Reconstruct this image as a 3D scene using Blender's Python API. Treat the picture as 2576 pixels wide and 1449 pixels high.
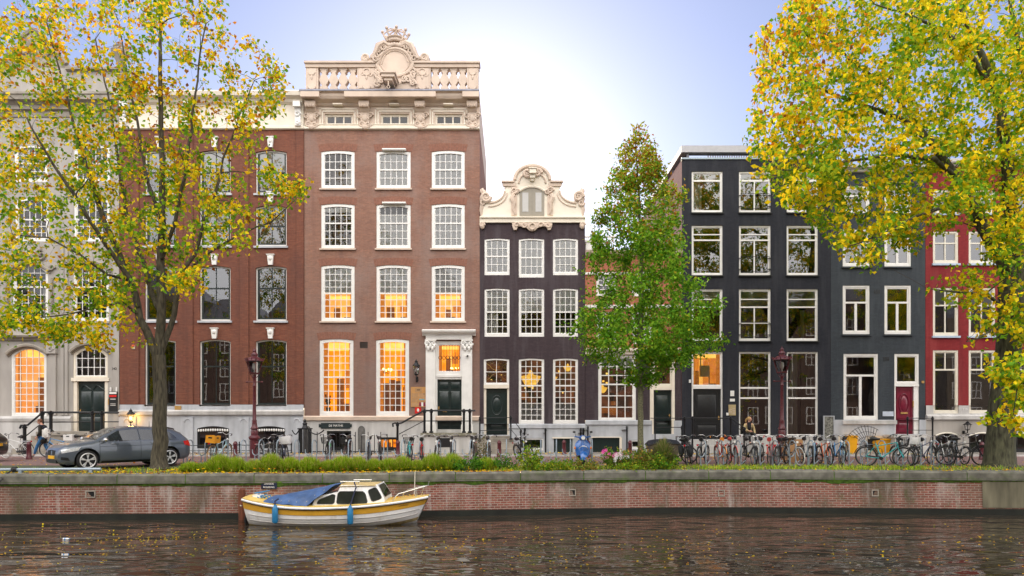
import bpy, bmesh, math, random
import numpy as np
from mathutils import Vector, Matrix, noise as mnoise
R = math.radians
random.seed(7)
RNG = np.random.default_rng(11)
for o in list(bpy.data.objects):
    bpy.data.objects.remove(o)
SC = bpy.context.scene
COL = SC.collection

# ------------------------------------------------------------------ camera
cam = bpy.data.objects.new('camera', bpy.data.cameras.new('camera'))
COL.objects.link(cam)
SC.camera = cam
cam.location = (0, 0, 1.65)
cam.rotation_euler = (R(90), 0, 0)
cam.data.lens = 24
cam.data.sensor_width = 36
cam.data.shift_y = 333.5 / 2576
cam.data.clip_end = 3000
# ------------------------------------------------------------------ sky and sun
SUN_EL, SUN_AZ = 20.5, -2.7            # the sun stands low behind the houses
world = bpy.data.worlds.new('World')
SC.world = world
world.use_nodes = True
wn, wl = world.node_tree.nodes, world.node_tree.links
wn.clear()
w_out = wn.new('ShaderNodeOutputWorld')
w_bg = wn.new('ShaderNodeBackground')
sky = wn.new('ShaderNodeTexSky')
sky.sky_type = 'NISHITA'
sky.sun_disc = False
sky.sun_elevation = R(SUN_EL)
sky.sun_rotation = R(SUN_AZ)
sky.air_density = 1.0
sky.dust_density = 0.7
sky.ozone_density = 4.0
w_bg.inputs['Strength'].default_value = 0.082
# bright cloud added behind the camera, out of view, to light the house fronts
w_tc = wn.new('ShaderNodeTexCoord')
w_sep = wn.new('ShaderNodeSeparateXYZ')
w_map = wn.new('ShaderNodeMapRange')
w_map.interpolation_type = 'SMOOTHSTEP'
w_map.inputs['From Min'].default_value = 0.25
w_map.inputs['From Max'].default_value = -0.55
w_map.inputs['To Min'].default_value = 0.0
w_map.inputs['To Max'].default_value = 1.0
w_noise = wn.new('ShaderNodeTexNoise')
w_noise.inputs['Scale'].default_value = 3.0
w_noise.inputs['Detail'].default_value = 4.0
w_ramp = wn.new('ShaderNodeMapRange')
w_ramp.inputs['From Min'].default_value = 0.35
w_ramp.inputs['From Max'].default_value = 0.65
w_ramp.inputs['To Min'].default_value = 0.75
w_ramp.inputs['To Max'].default_value = 1.2
w_mul = wn.new('ShaderNodeMath'); w_mul.operation = 'MULTIPLY'
w_mix = wn.new('ShaderNodeMix'); w_mix.data_type = 'RGBA'; w_mix.clamp_factor = False
w_mix.inputs['B'].default_value = (35.0, 33.4, 31.8, 1)
wl.new(w_tc.outputs['Generated'], w_sep.inputs[0])
wl.new(w_sep.outputs['Y'], w_map.inputs['Value'])
wl.new(w_tc.outputs['Generated'], w_noise.inputs['Vector'])
wl.new(w_noise.outputs['Fac'], w_ramp.inputs['Value'])
wl.new(w_map.outputs[0], w_mul.inputs[0])
wl.new(w_ramp.outputs[0], w_mul.inputs[1])
w_top = wn.new('ShaderNodeMapRange'); w_top.inputs['To Min'].default_value = 0.42; w_top.inputs['To Max'].default_value = 1.45   # the added cloud is brightest high up, to shade under cornices
w_m2 = wn.new('ShaderNodeMath'); w_m2.operation = 'MULTIPLY'
wl.new(w_sep.outputs['Z'], w_top.inputs['Value']); wl.new(w_mul.outputs[0], w_m2.inputs[0]); wl.new(w_top.outputs[0], w_m2.inputs[1])
wl.new(w_m2.outputs[0], w_mix.inputs['Factor'])
w_veil = wn.new('ShaderNodeVectorMath'); w_veil.operation = 'ADD'; w_veil.inputs[1].default_value = (2.0, 1.95, 3.3)   # pale veil added evenly to lighten the sky
wl.new(sky.outputs[0], w_veil.inputs[0]); wl.new(w_veil.outputs[0], w_mix.inputs['A'])
wl.new(w_mix.outputs['Result'], w_bg.inputs['Color'])
wl.new(w_bg.outputs[0], w_out.inputs[0])

sun = bpy.data.objects.new('sun', bpy.data.lights.new('sun', 'SUN'))
COL.objects.link(sun)
sun.data.energy = 2.6
sun.data.angle = R(0.6)
sun.data.color = (1.0, 0.86, 0.68)
sd = Vector((math.sin(R(SUN_AZ)) * math.cos(R(SUN_EL)), math.cos(R(SUN_AZ)) * math.cos(R(SUN_EL)), math.sin(R(SUN_EL))))
sun.rotation_euler = sd.to_track_quat('Z', 'Y').to_euler()
SC.view_settings.view_transform = 'Standard'
SC.view_settings.look = 'None'
SC.view_settings.exposure = 0.3
SC.view_settings.gamma = 1.0
SC.cycles.max_bounces = 6
SC.cycles.diffuse_bounces = 3
SC.cycles.glossy_bounces = 4
SC.cycles.transmission_bounces = 4
SC.cycles.transparent_max_bounces = 12
SC.cycles.caustics_reflective = False
SC.cycles.caustics_refractive = False
SC.cycles.sample_clamp_indirect = 6.0
SC.cycles.use_denoising = True
try:
    SC.cycles.denoiser = 'OPENIMAGEDENOISE'
except Exception:
    pass

# ------------------------------------------------------------------ measuring: the lens as survey instrument
F, CX, HV, H = 2576 * 24 / 36, 1288.0, 1058.0, 1.65
YF = 34.3                                # plane of the house fronts
def W(u, v, Y):
    return Vector(((u - CX) * Y / F, Y, H - (v - HV) * Y / F))
def X(u, Y=YF): return (u - CX) * Y / F
def Z(v, Y=YF): return H - (v - HV) * Y / F
def gy(v): return F * H / (v - HV)       # distance of a ground point

# ------------------------------------------------------------------ objects
def tag(o, label=None, cat=None, group=None, kind=None):
    if label: o['label'] = label
    if cat: o['category'] = cat
    if group: o['group'] = group
    if kind: o['kind'] = kind
    return o
LOC = {}
def thing(name, label, cat, loc=(0, 0, 0), group=None, rz=0.0):
    o = bpy.data.objects.new(name, None)
    o.empty_display_size = 0.2
    COL.objects.link(o)
    o.location = loc
    o.rotation_euler = (0, 0, rz)
    LOC[o.name] = Vector(loc)
    return tag(o, label, cat, group)
def copy_tree(o, parent=None):
    c = o.copy()
    COL.objects.link(c)
    if parent is not None:
        c.parent = parent
    LOC[c.name] = LOC.get(o.name, Vector((0, 0, 0)))
    for ch in o.children:
        copy_tree(ch, c)
    return c
def setmat(o, slot_name, mat):
    """give this copy (and its parts) its own paint in place of the slot material"""
    for q in [o] + list(o.children_recursive):
        if q.type == 'MESH':
            for s in q.material_slots:
                if s.material and s.material.name == slot_name:
                    s.link = 'OBJECT'
                    s.material = mat

class MB:
    """collects solids and links them as ONE mesh object"""
    def __init__(self):
        self.v, self.f, self.m = [], [], []
        self.cur = 0
        self.marks = []
    def mark(self):
        """what follows is the next piece: build() links every piece as an object of its own"""
        self.marks.append((len(self.v), len(self.f)))
    def add(self, vs, fs):
        b = len(self.v)
        self.v.extend([tuple(p) for p in vs])
        self.f.extend([tuple(i + b for i in q) for q in fs])
        self.m.extend([self.cur] * len(fs))
        return self
    def box(self, x0, x1, y0, y1, z0, z1):
        vs = [(x, y, z) for z in (z0, z1) for y in (y0, y1) for x in (x0, x1)]
        return self.add(vs, [(0, 2, 3, 1), (4, 5, 7, 6), (0, 1, 5, 4), (2, 6, 7, 3), (0, 4, 6, 2), (1, 3, 7, 5)])
    def obox(self, c, d, s):
        """box of size s round c, its x axis along d"""
        d = Vector(d).normalized()
        up = Vector((0, 0, 1)) if abs(d.z) < 0.95 else Vector((0, 1, 0))
        w = up.cross(d).normalized(); u = d.cross(w)
        vs = []
        for k in (-.5, .5):
            for j in (-.5, .5):
                for i in (-.5, .5):
                    vs.append(Vector(c) + d * (i * s[0]) + w * (j * s[1]) + u * (k * s[2]))
        return self.add(vs, [(0, 2, 3, 1), (4, 5, 7, 6), (0, 1, 5, 4), (2, 6, 7, 3), (0, 4, 6, 2), (1, 3, 7, 5)])
    def prism(self, poly, y0, y1):
        n = len(poly)
        vs = [(x, y0, z) for x, z in poly] + [(x, y1, z) for x, z in poly]
        fs = [tuple(range(n)), tuple(range(2 * n - 1, n - 1, -1))]
        fs += [(i, i + n, (i + 1) % n + n, (i + 1) % n) for i in range(n)]
        return self.add(vs, fs)
    def prismx(self, poly, x0, x1):
        n = len(poly)
        vs = [(x0, y, z) for y, z in poly] + [(x1, y, z) for y, z in poly]
        fs = [tuple(range(n)), tuple(range(2 * n - 1, n - 1, -1))]
        fs += [(i, i + n, (i + 1) % n + n, (i + 1) % n) for i in range(n)]
        return self.add(vs, fs)
    def prismz(self, poly, z0, z1):
        n = len(poly)
        vs = [(x, y, z0) for x, y in poly] + [(x, y, z1) for x, y in poly]
        fs = [tuple(range(n)), tuple(range(2 * n - 1, n - 1, -1))]
        fs += [(i, i + n, (i + 1) % n + n, (i + 1) % n) for i in range(n)]
        return self.add(vs, fs)
    def tube(self, pts, r, n=7, closed=False):
        pts = [Vector(p) for p in pts]
        N = len(pts)
        rs = r if isinstance(r, (list, tuple)) else [r] * N
        ref = Vector((0.31, 0.17, 0.94))
        vs, prev = [], None
        for i, p in enumerate(pts):
            a = pts[(i - 1) % N] if (i > 0 or closed) else p
            b = pts[(i + 1) % N] if (i < N - 1 or closed) else p
            t = (b - a)
            t = t.normalized() if t.length > 1e-9 else Vector((0, 0, 1))
            if prev is None:
                rr = ref if abs(t.dot(ref)) < 0.9 else Vector((1, 0, 0))
                u = t.cross(rr).normalized()
            else:
                u = (prev - t * prev.dot(t))
                u = u.normalized() if u.length > 1e-6 else t.orthogonal().normalized()
            prev = u
            w = t.cross(u)
            for k in range(n):
                an = 2 * math.pi * k / n
                vs.append(p + (u * math.cos(an) + w * math.sin(an)) * rs[i])
        fs = []
        for i in range(N if closed else N - 1):
            j = (i + 1) % N
            for k in range(n):
                q = (k + 1) % n
                fs.append((i * n + k, i * n + q, j * n + q, j * n + k))
        if not closed:
            fs.append(tuple(range(n - 1, -1, -1)))
            fs.append(tuple((N - 1) * n + k for k in range(n)))
        return self.add(vs, fs)
    def lathe(self, prof, c=(0, 0, 0), n=12, ax='z', ph=0.0, caps=True):
        c = Vector(c)
        vs = []
        for r, z in prof:
            for k in range(n):
                a = 2 * math.pi * k / n + ph
                p = (r * math.cos(a), r * math.sin(a), z)
                if ax == 'y': p = (p[0], z, p[1])
                if ax == 'x': p = (z, p[0], p[1])
                vs.append(c + Vector(p))
        fs = []
        for i in range(len(prof) - 1):
            for k in range(n):
                q = (k + 1) % n
                fs.append((i * n + k, i * n + q, (i + 1) * n + q, (i + 1) * n + k))
        if caps: fs += [tuple(range(n - 1, -1, -1)), tuple((len(prof) - 1) * n + k for k in range(n))]
        return self.add(vs, fs)
    def ball(self, c, r, nu=10, nv=6):
        if not isinstance(r, (tuple, list)): r = (r, r, r)
        vs = [(c[0], c[1], c[2] - r[2])]
        for j in range(1, nv):
            t = math.pi * j / nv
            for k in range(nu):
                a = 2 * math.pi * k / nu
                vs.append((c[0] + r[0] * math.sin(t) * math.cos(a), c[1] + r[1] * math.sin(t) * math.sin(a), c[2] - r[2] * math.cos(t)))
        vs.append((c[0], c[1], c[2] + r[2]))
        fs = [(0, 1 + (k + 1) % nu, 1 + k) for k in range(nu)]
        for j in range(nv - 2):
            for k in range(nu):
                q = (k + 1) % nu
                a = 1 + j * nu
                fs.append((a + k, a + q, a + nu + q, a + nu + k))
        a = 1 + (nv - 2) * nu
        fs += [(a + k, a + (k + 1) % nu, len(vs) - 1) for k in range(nu)]
        return self.add(vs, fs)
    def torus(self, c, Rr, r, ax='y', n=28, m=6, a0=0, a1=2 * math.pi):
        full = abs(a1 - a0 - 2 * math.pi) < 1e-6
        pts = []
        for i in range(n if full else n + 1):
            a = a0 + (a1 - a0) * i / n
            p = {'y': (Rr * math.cos(a), 0, Rr * math.sin(a)), 'x': (0, Rr * math.cos(a), Rr * math.sin(a)), 'z': (Rr * math.cos(a), Rr * math.sin(a), 0)}[ax]
            pts.append(Vector(c) + Vector(p))
        return self.tube(pts, r, m, closed=full)
    def scroll(self, c, r0, turns, rad, y, s=1, a0=0.0):
        """a carved volute in the plane of the front"""
        pts, rs = [], []
        n = int(14 * turns)
        for i in range(n + 1):
            t = i / n
            a = a0 + s * t * turns * 2 * math.pi
            rr = r0 * (1 - 0.85 * t)
            pts.append((c[0] + rr * math.cos(a), y, c[1] + rr * math.sin(a)))
            rs.append(rad * (1 - 0.5 * t))
        return self.tube(pts, rs, 6)
    def build(self, name, mats, parent=None, smooth=38, norm=True, label=None):
        if self.marks:
            ms = [m for m in self.marks] + [(len(self.v), len(self.f))]
            if ms[0] != (0, 0): ms.insert(0, (0, 0))
            o = None
            for (v0, f0), (v1, f1) in zip(ms[:-1], ms[1:]):
                if f1 == f0: continue
                q = MB(); q.v = self.v[v0:v1]; q.f = [tuple(i - v0 for i in f) for f in self.f[f0:f1]]; q.m = self.m[f0:f1]
                o = q.build(name, mats, parent, smooth, norm, label)
            return o
        me = bpy.data.meshes.new(name)
        off = Vector((0, 0, 0))
        if parent is not None:
            off = LOC.get(parent.name, off)
        me.from_pydata([(p[0] - off[0], p[1] - off[1], p[2] - off[2]) for p in self.v], [], self.f)
        if not isinstance(mats, (list, tuple)): mats = [mats]
        for m in mats: me.materials.append(m)
        if len(mats) > 1: me.polygons.foreach_set('material_index', self.m)
        if norm and len(self.f) < 60000:
            bm = bmesh.new(); bm.from_mesh(me)
            bmesh.ops.recalc_face_normals(bm, faces=bm.faces)
            bm.to_mesh(me); bm.free()
        if smooth:
            me.polygons.foreach_set('use_smooth', [True] * len(me.polygons))
            me.set_sharp_from_angle(angle=R(smooth))
        me.update()
        o = bpy.data.objects.new(name, me)
        COL.objects.link(o)
        if parent is not None:
            o.parent = parent
            LOC[o.name] = off
        if label: o['label'] = label
        return o

# ------------------------------------------------------------------ materials
MAT = {}
def node_mat(name):
    m = bpy.data.materials.new(name)
    m.use_nodes = True
    nt = m.node_tree
    b = nt.nodes['Principled BSDF']
    MAT[name] = m
    return m, nt.nodes, nt.links, b
def c4(c): return (c[0], c[1], c[2], 1.0)
def objco(n, l, sx=1, sy=1, sz=1):
    tc = n.new('ShaderNodeTexCoord'); mp = n.new('ShaderNodeMapping')
    mp.inputs['Scale'].default_value = (sx, sy, sz)
    l.new(tc.outputs['Object'], mp.inputs['Vector'])
    return mp.outputs[0]
def plain(name, col, rough=0.55, metal=0.0, var=0.12, scale=6.0, bump=0.0, spec=0.5, coat=0.0, stretch=(1, 1, 1), col2=None):
    m, n, l, b = node_mat(name)
    co = objco(n, l, *stretch)
    nz = n.new('ShaderNodeTexNoise'); nz.inputs['Scale'].default_value = scale; nz.inputs['Detail'].default_value = 5
    l.new(co, nz.inputs['Vector'])
    mr = n.new('ShaderNodeMapRange'); mr.inputs['From Min'].default_value = 0.3; mr.inputs['From Max'].default_value = 0.7
    l.new(nz.outputs['Fac'], mr.inputs['Value'])
    mx = n.new('ShaderNodeMix'); mx.data_type = 'RGBA'
    mx.inputs['A'].default_value = c4([c * (1 - var) for c in col])
    mx.inputs['B'].default_value = c4(col2 if col2 else [min(1, c * (1 + var)) for c in col])
    l.new(mr.outputs[0], mx.inputs['Factor'])
    l.new(mx.outputs['Result'], b.inputs['Base Color'])
    b.inputs['Roughness'].default_value = rough
    b.inputs['Metallic'].default_value = metal
    b.inputs['Specular IOR Level'].default_value = spec
    b.inputs['Coat Weight'].default_value = coat
    if bump:
        bp = n.new('ShaderNodeBump'); bp.inputs['Strength'].default_value = bump; bp.inputs['Distance'].default_value = 0.02
        l.new(nz.outputs['Fac'], bp.inputs['Height']); l.new(bp.outputs[0], b.inputs['Normal'])
    return m
def brick(name, c1, c2, mort, bw=0.21, bh=0.062, ms=0.009, dirt=0.35, dirtcol=(0.05, 0.045, 0.04), bump=0.5, rough=0.85, flat=False):
    m, n, l, b = node_mat(name)
    tc = n.new('ShaderNodeTexCoord')
    sp = n.new('ShaderNodeSeparateXYZ'); cb = n.new('ShaderNodeCombineXYZ'); ad = n.new('ShaderNodeMath')
    l.new(tc.outputs['Object'], sp.inputs[0])
    l.new(sp.outputs['X'], ad.inputs[0]);
    if not flat: l.new(sp.outputs['Y'], ad.inputs[1])
    else: ad.inputs[1].default_value = 0
    l.new(ad.outputs[0], cb.inputs['X']); l.new(sp.outputs['Y' if flat else 'Z'], cb.inputs['Y'])
    br = n.new('ShaderNodeTexBrick')
    br.inputs['Scale'].default_value = 1.0
    br.inputs['Brick Width'].default_value = bw; br.inputs['Row Height'].default_value = bh
    br.inputs['Mortar Size'].default_value = ms; br.inputs['Mortar Smooth'].default_value = 0.3
    br.inputs['Color1'].default_value = c4(c1); br.inputs['Color2'].default_value = c4(c2); br.inputs['Mortar'].default_value = c4(mort)
    br.inputs['Bias'].default_value = -0.1
    l.new(cb.outputs[0], br.inputs['Vector'])
    n1 = n.new('ShaderNodeTexNoise'); n1.inputs['Scale'].default_value = 0.55; n1.inputs['Detail'].default_value = 6; n1.inputs['Roughness'].default_value = 0.65
    l.new(tc.outputs['Object'], n1.inputs['Vector'])
    m1 = n.new('ShaderNodeMapRange'); m1.inputs['From Min'].default_value = 0.42; m1.inputs['From Max'].default_value = 0.72
    m1.inputs['To Max'].default_value = dirt
    l.new(n1.outputs['Fac'], m1.inputs['Value'])
    # streaks of soot that run down the wall
    mp = n.new('ShaderNodeMapping'); mp.inputs['Scale'].default_value = (2.2, 2.2, 0.18)
    l.new(tc.outputs['Object'], mp.inputs['Vector'])
    n2 = n.new('ShaderNodeTexNoise'); n2.inputs['Scale'].default_value = 1.0; n2.inputs['Detail'].default_value = 5
    l.new(mp.outputs[0], n2.inputs['Vector'])
    m2 = n.new('ShaderNodeMapRange'); m2.inputs['From Min'].default_value = 0.5; m2.inputs['From Max'].default_value = 0.8; m2.inputs['To Max'].default_value = dirt
    l.new(n2.outputs['Fac'], m2.inputs['Value'])
    mx = n.new('ShaderNodeMath'); mx.operation = 'MAXIMUM'
    l.new(m1.outputs[0], mx.inputs[0]); l.new(m2.outputs[0], mx.inputs[1])
    n3 = n.new('ShaderNodeTexNoise'); n3.inputs['Scale'].default_value = 9; n3.inputs['Detail'].default_value = 3
    l.new(cb.outputs[0], n3.inputs['Vector'])
    m3 = n.new('ShaderNodeMapRange'); m3.inputs['To Min'].default_value = 0.78; m3.inputs['To Max'].default_value = 1.22
    l.new(n3.outputs['Fac'], m3.inputs['Value'])
    vm = n.new('ShaderNodeVectorMath'); vm.operation = 'SCALE'
    l.new(br.outputs['Color'], vm.inputs[0]); l.new(m3.outputs[0], vm.inputs['Scale'])
    mi = n.new('ShaderNodeMix'); mi.data_type = 'RGBA'; mi.inputs['B'].default_value = c4(dirtcol)
    l.new(vm.outputs[0], mi.inputs['A']); l.new(mx.outputs[0], mi.inputs['Factor'])
    l.new(mi.outputs['Result'], b.inputs['Base Color'])
    b.inputs['Roughness'].default_value = rough
    b.inputs['Specular IOR Level'].default_value = 0.3
    bp = n.new('ShaderNodeBump'); bp.inputs['Strength'].default_value = bump; bp.inputs['Distance'].default_value = 0.008; bp.invert = True
    l.new(br.outputs['Fac'], bp.inputs['Height']); l.new(bp.outputs[0], b.inputs['Normal'])
    m['out'] = 0
    return m
def weather_or_light(m, col, sc, st, lo, hi, amt, zlo=None, zhi=None):
    """lays a stain or painted light of its own colour and shape over a wall; zlo to zhi: heights between which it thins out"""
    n, l = m.node_tree.nodes, m.node_tree.links
    b = n['Principled BSDF']; src = b.inputs['Base Color'].links[0].from_socket
    co = objco(n, l, *st)
    nz = n.new('ShaderNodeTexNoise'); nz.inputs['Scale'].default_value = sc; nz.inputs['Detail'].default_value = 7; nz.inputs['Roughness'].default_value = .65
    l.new(co, nz.inputs['Vector'])
    mr = n.new('ShaderNodeMapRange'); mr.inputs['From Min'].default_value = lo; mr.inputs['From Max'].default_value = hi; mr.inputs['To Max'].default_value = amt
    l.new(nz.outputs['Fac'], mr.inputs['Value']); fac = mr.outputs[0]
    if zlo is not None:
        tc = n.new('ShaderNodeTexCoord'); sp = n.new('ShaderNodeSeparateXYZ'); l.new(tc.outputs['Object'], sp.inputs[0])
        m2 = n.new('ShaderNodeMapRange'); m2.inputs['From Min'].default_value = zlo; m2.inputs['From Max'].default_value = zhi; l.new(sp.outputs['Z'], m2.inputs['Value'])
        mu = n.new('ShaderNodeMath'); mu.operation = 'MULTIPLY'; l.new(fac, mu.inputs[0]); l.new(m2.outputs[0], mu.inputs[1]); fac = mu.outputs[0]
    mx = n.new('ShaderNodeMix'); mx.data_type = 'RGBA'; mx.inputs['B'].default_value = c4(col)
    l.new(fac, mx.inputs['Factor']); l.new(src, mx.inputs['A']); l.new(mx.outputs['Result'], b.inputs['Base Color'])
    return m
def glow(name, c1, c2, s=1.0, scale=1.2):
    m, n, l, b = node_mat(name)
    co = objco(n, l, 1, 1, 1.6)
    nz = n.new('ShaderNodeTexNoise'); nz.inputs['Scale'].default_value = scale; nz.inputs['Detail'].default_value = 3
    l.new(co, nz.inputs['Vector'])
    mr = n.new('ShaderNodeMapRange'); mr.inputs['From Min'].default_value = 0.35; mr.inputs['From Max'].default_value = 0.65
    l.new(nz.outputs['Fac'], mr.inputs['Value'])
    mx = n.new('ShaderNodeMix'); mx.data_type = 'RGBA'; mx.inputs['A'].default_value = c4(c1); mx.inputs['B'].default_value = c4(c2)
    l.new(mr.outputs[0], mx.inputs['Factor'])
    b.inputs['Base Color'].default_value = c4([c * 0.5 for c in c1])
    l.new(mx.outputs['Result'], b.inputs['Emission Color'])
    b.inputs['Emission Strength'].default_value = s
    return m
def glass(name, tint=(1, 1, 1), ior=1.75, rough=0.0, wave=0.0):
    m, n, l, b = node_mat(name)
    n.remove(b)
    out = [x for x in n if x.type == 'OUTPUT_MATERIAL'][0]
    tr = n.new('ShaderNodeBsdfTransparent'); tr.inputs[0].default_value = c4(tint)
    gl = n.new('ShaderNodeBsdfGlossy'); gl.inputs['Roughness'].default_value = rough
    fr = n.new('ShaderNodeFresnel'); fr.inputs['IOR'].default_value = ior
    mx = n.new('ShaderNodeMixShader')
    if wave:                              # old panes are never quite flat
        co = objco(n, l)
        nz = n.new('ShaderNodeTexNoise'); nz.inputs['Scale'].default_value = 1.6; nz.inputs['Detail'].default_value = 1
        l.new(co, nz.inputs['Vector'])
        bp = n.new('ShaderNodeBump'); bp.inputs['Strength'].default_value = wave; bp.inputs['Distance'].default_value = 0.03
        l.new(nz.outputs['Fac'], bp.inputs['Height']); l.new(bp.outputs[0], gl.inputs['Normal'])
    l.new(fr.outputs[0], mx.inputs[0]); l.new(tr.outputs[0], mx.inputs[1]); l.new(gl.outputs[0], mx.inputs[2])
    l.new(mx.outputs[0], out.inputs['Surface'])
    return m
def leafmat(name, trans=0.45):
    m, n, l, b = node_mat(name)
    out = [x for x in n if x.type == 'OUTPUT_MATERIAL'][0]
    at = n.new('ShaderNodeAttribute'); at.attribute_name = 'leaf'
    l.new(at.outputs['Color'], b.inputs['Base Color'])
    b.inputs['Roughness'].default_value = 0.6
    b.inputs['Specular IOR Level'].default_value = 0.15
    tr = n.new('ShaderNodeBsdfTranslucent')
    l.new(at.outputs['Color'], tr.inputs['Color'])
    mx = n.new('ShaderNodeMixShader'); mx.inputs[0].default_value = trans
    l.new(b.outputs[0], mx.inputs[1]); l.new(tr.outputs[0], mx.inputs[2])
    l.new(mx.outputs[0], out.inputs['Surface'])
    return m

white = plain('white_paint', (0.80, 0.79, 0.77), 0.45, var=0.05, scale=3)
cream = plain('cream_paint', (0.78, 0.71, 0.60), 0.5, var=0.07, scale=2)
creamst = plain('cream_stone', (0.62, 0.50, 0.41), 0.7, var=0.10, scale=1.5, bump=0.1)
offwhite = plain('off_white_paint', (0.74, 0.70, 0.60), 0.45, var=0.06)
stone = plain('grey_sandstone', (0.38, 0.355, 0.33), 0.85, var=0.16, scale=1.2, bump=0.15, stretch=(1, 1, 0.35))
stoned = plain('weathered_grey_stone', (0.30, 0.27, 0.23), 0.9, var=0.3, scale=2.0, bump=0.2)
bluest = plain('blue_grey_stone', (0.46, 0.48, 0.52), 0.75, var=0.17, scale=1.6, bump=0.1, stretch=(1.5, 1, 0.5))
greyst = plain('pale_grey_stone', (0.50, 0.49, 0.48), 0.75, var=0.16, scale=1.8, bump=0.1, stretch=(1.6, 1, 0.4))
slate = plain('slate_flashing', (0.20, 0.20, 0.24), 0.6, var=0.25, scale=5)
dgreen = plain('dark_green_door_paint', (0.010, 0.022, 0.022), 0.3, var=0.2, coat=0.3)
crimson = plain('crimson_door_paint', (0.17, 0.008, 0.03), 0.3, var=0.15, coat=0.3)
black = plain('black_paint', (0.012, 0.013, 0.015), 0.4, var=0.2)
iron = plain('black_iron', (0.012, 0.013, 0.016), 0.4, 0.2, var=0.3, scale=20)
darksash = plain('dark_green_sash', (0.014, 0.022, 0.022), 0.35)
taupe = plain('taupe_shutter_paint', (0.30, 0.27, 0.22), 0.5, var=0.06)
greyblind = plain('pale_grey_panel', (0.50, 0.49, 0.48), 0.5, var=0.05)
maroon = plain('maroon_enamel', (0.105, 0.018, 0.026), 0.4, var=0.35, scale=14, bump=0.15, coat=0.2)
galv = plain('galvanised_steel', (0.31, 0.38, 0.44), 0.42, 0.25, var=0.2, scale=30)
brass = plain('brass_plate', (0.50, 0.30, 0.10), 0.4, 0.4, var=0.12)
br_red = brick('red_brown_brick', (0.185, 0.058, 0.036), (0.26, 0.088, 0.050), (0.16, 0.082, 0.060), dirt=0.25)
br_tall = brick('brown_violet_brick', (0.25, 0.120, 0.083), (0.33, 0.162, 0.110), (0.25, 0.165, 0.135), dirt=0.3, dirtcol=(0.13, 0.085, 0.08))
br_plum = brick('plum_black_painted_brick', (0.048, 0.034, 0.041), (0.062, 0.044, 0.050), (0.042, 0.030, 0.036), dirt=0.25, dirtcol=(0.085, 0.06, 0.065), ms=.006)
br_org = brick('orange_brick', (0.42, 0.12, 0.062), (0.50, 0.16, 0.08), (0.36, 0.2, 0.15), dirt=0.2)
br_navy = brick('blue_black_painted_brick', (0.018, 0.020, 0.028), (0.023, 0.025, 0.034), (0.014, 0.016, 0.023), dirt=0.2, dirtcol=(0.05, 0.05, 0.06), ms=.006)
br_side = brick('mauve_side_brick', (0.28, 0.14, 0.13), (0.34, 0.18, 0.16), (0.3, 0.22, 0.2), dirt=0.2)
br_slate = brick('slate_grey_painted_brick', (0.036, 0.044, 0.054), (0.044, 0.054, 0.065), (0.030, 0.037, 0.046), dirt=0.2, dirtcol=(0.09, 0.10, 0.11), ms=.006)
br_crim = brick('crimson_painted_brick', (0.215, 0.018, 0.022), (0.25, 0.026, 0.028), (0.19, 0.016, 0.02), dirt=0.2, dirtcol=(0.12, 0.02, 0.025), ms=.006)
for m_, c_ in ((br_plum, (.10, .085, .095)), (br_navy, (.045, .047, .056)), (br_slate, (.07, .082, .094)), (br_crim, (.30, .05, .05))): weather_or_light(m_, c_, 1.3, (1.6, 1.6, .22), .47, .66, .6)
for m_, c_ in ((br_plum, (.018, .015, .02)), (br_navy, (.010, .011, .016)), (br_slate, (.030, .037, .045)), (br_crim, (.11, .01, .014)), (br_red, (.10, .038, .028)), (br_tall, (.15, .075, .065)), (stone, (.22, .20, .17)), (bluest, (.26, .27, .29)), (greyst, (.27, .26, .24))): weather_or_light(m_, c_, .9, (2.4, 2.4, .16), .54, .78, .55)
weather_or_light(br_tall, (.30, .24, .22), .35, (1, 1, .7), .47, .66, .5)
weather_or_light(br_tall, (.20, .15, .135), .8, (1, 1, 1), .25, .5, .6, 10.0, 1.0); weather_or_light(br_red, (.12, .055, .045), .5, (1, 1, .6), .48, .64, .6)  # tall brick greys towards the street, warm light above painted into its colour
weather_or_light(creamst, (.36, .29, .24), 1.2, (2.5, 2.5, .35), .55, .8, .5); weather_or_light(white, (.52, .50, .46), 2.2, (2, 2, .3), .58, .8, .4)
gl_old = glass('old_window_glass', (0.96, 0.97, 0.96), 1.8, wave=0.25)
gl_new = glass('window_glass', (0.88, 0.92, 0.90), 2.6, wave=0.02)
gl_lamp = glass('lamp_glass', (0.95, 0.95, 0.95), 1.5)
rm_dark = plain('dim_room', (0.035, 0.034, 0.03), 0.9, var=0.7, scale=1.3)
rm_grey = plain('grey_room', (0.20, 0.18, 0.165), 0.9, var=0.4, scale=0.9)
rm_rose = plain('rose_grey_room', (0.40, 0.33, 0.31), 0.9, var=0.2, scale=0.9)
rm_gold = glow('lamplit_gold_room', (0.95, 0.36, 0.012), (0.68, 0.20, 0.008), 0.95)
rm_peach = glow('lamplit_peach_room', (0.85, 0.40, 0.12), (0.68, 0.27, 0.06), 0.85)
rm_pale = glow('lamplit_cream_room', (0.90, 0.50, 0.13), (0.55, 0.24, 0.05), 0.9, 1.3)
rm_brown = glow('lamplit_brown_room', (0.13, 0.045, 0.02), (0.03, 0.02, 0.014), 0.8, 1.5)
rm_amber = glow('lamplit_amber_room', (0.62, 0.21, 0.03), (0.45, 0.15, 0.025), 0.9)
bulb = glow('lit_bulb', (1.0, 0.72, 0.25), (1.0, 0.6, 0.15), 6.0)
curt = plain('white_curtain', (0.74, 0.72, 0.68), 0.9, var=0.08, scale=8, stretch=(4, 1, 0.3))
blindm = plain('white_blind', (0.90, 0.89, 0.88), 0.85, var=0.03)
blindg = plain('sage_white_blind', (0.74, 0.80, 0.70), 0.85, var=0.06)
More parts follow.
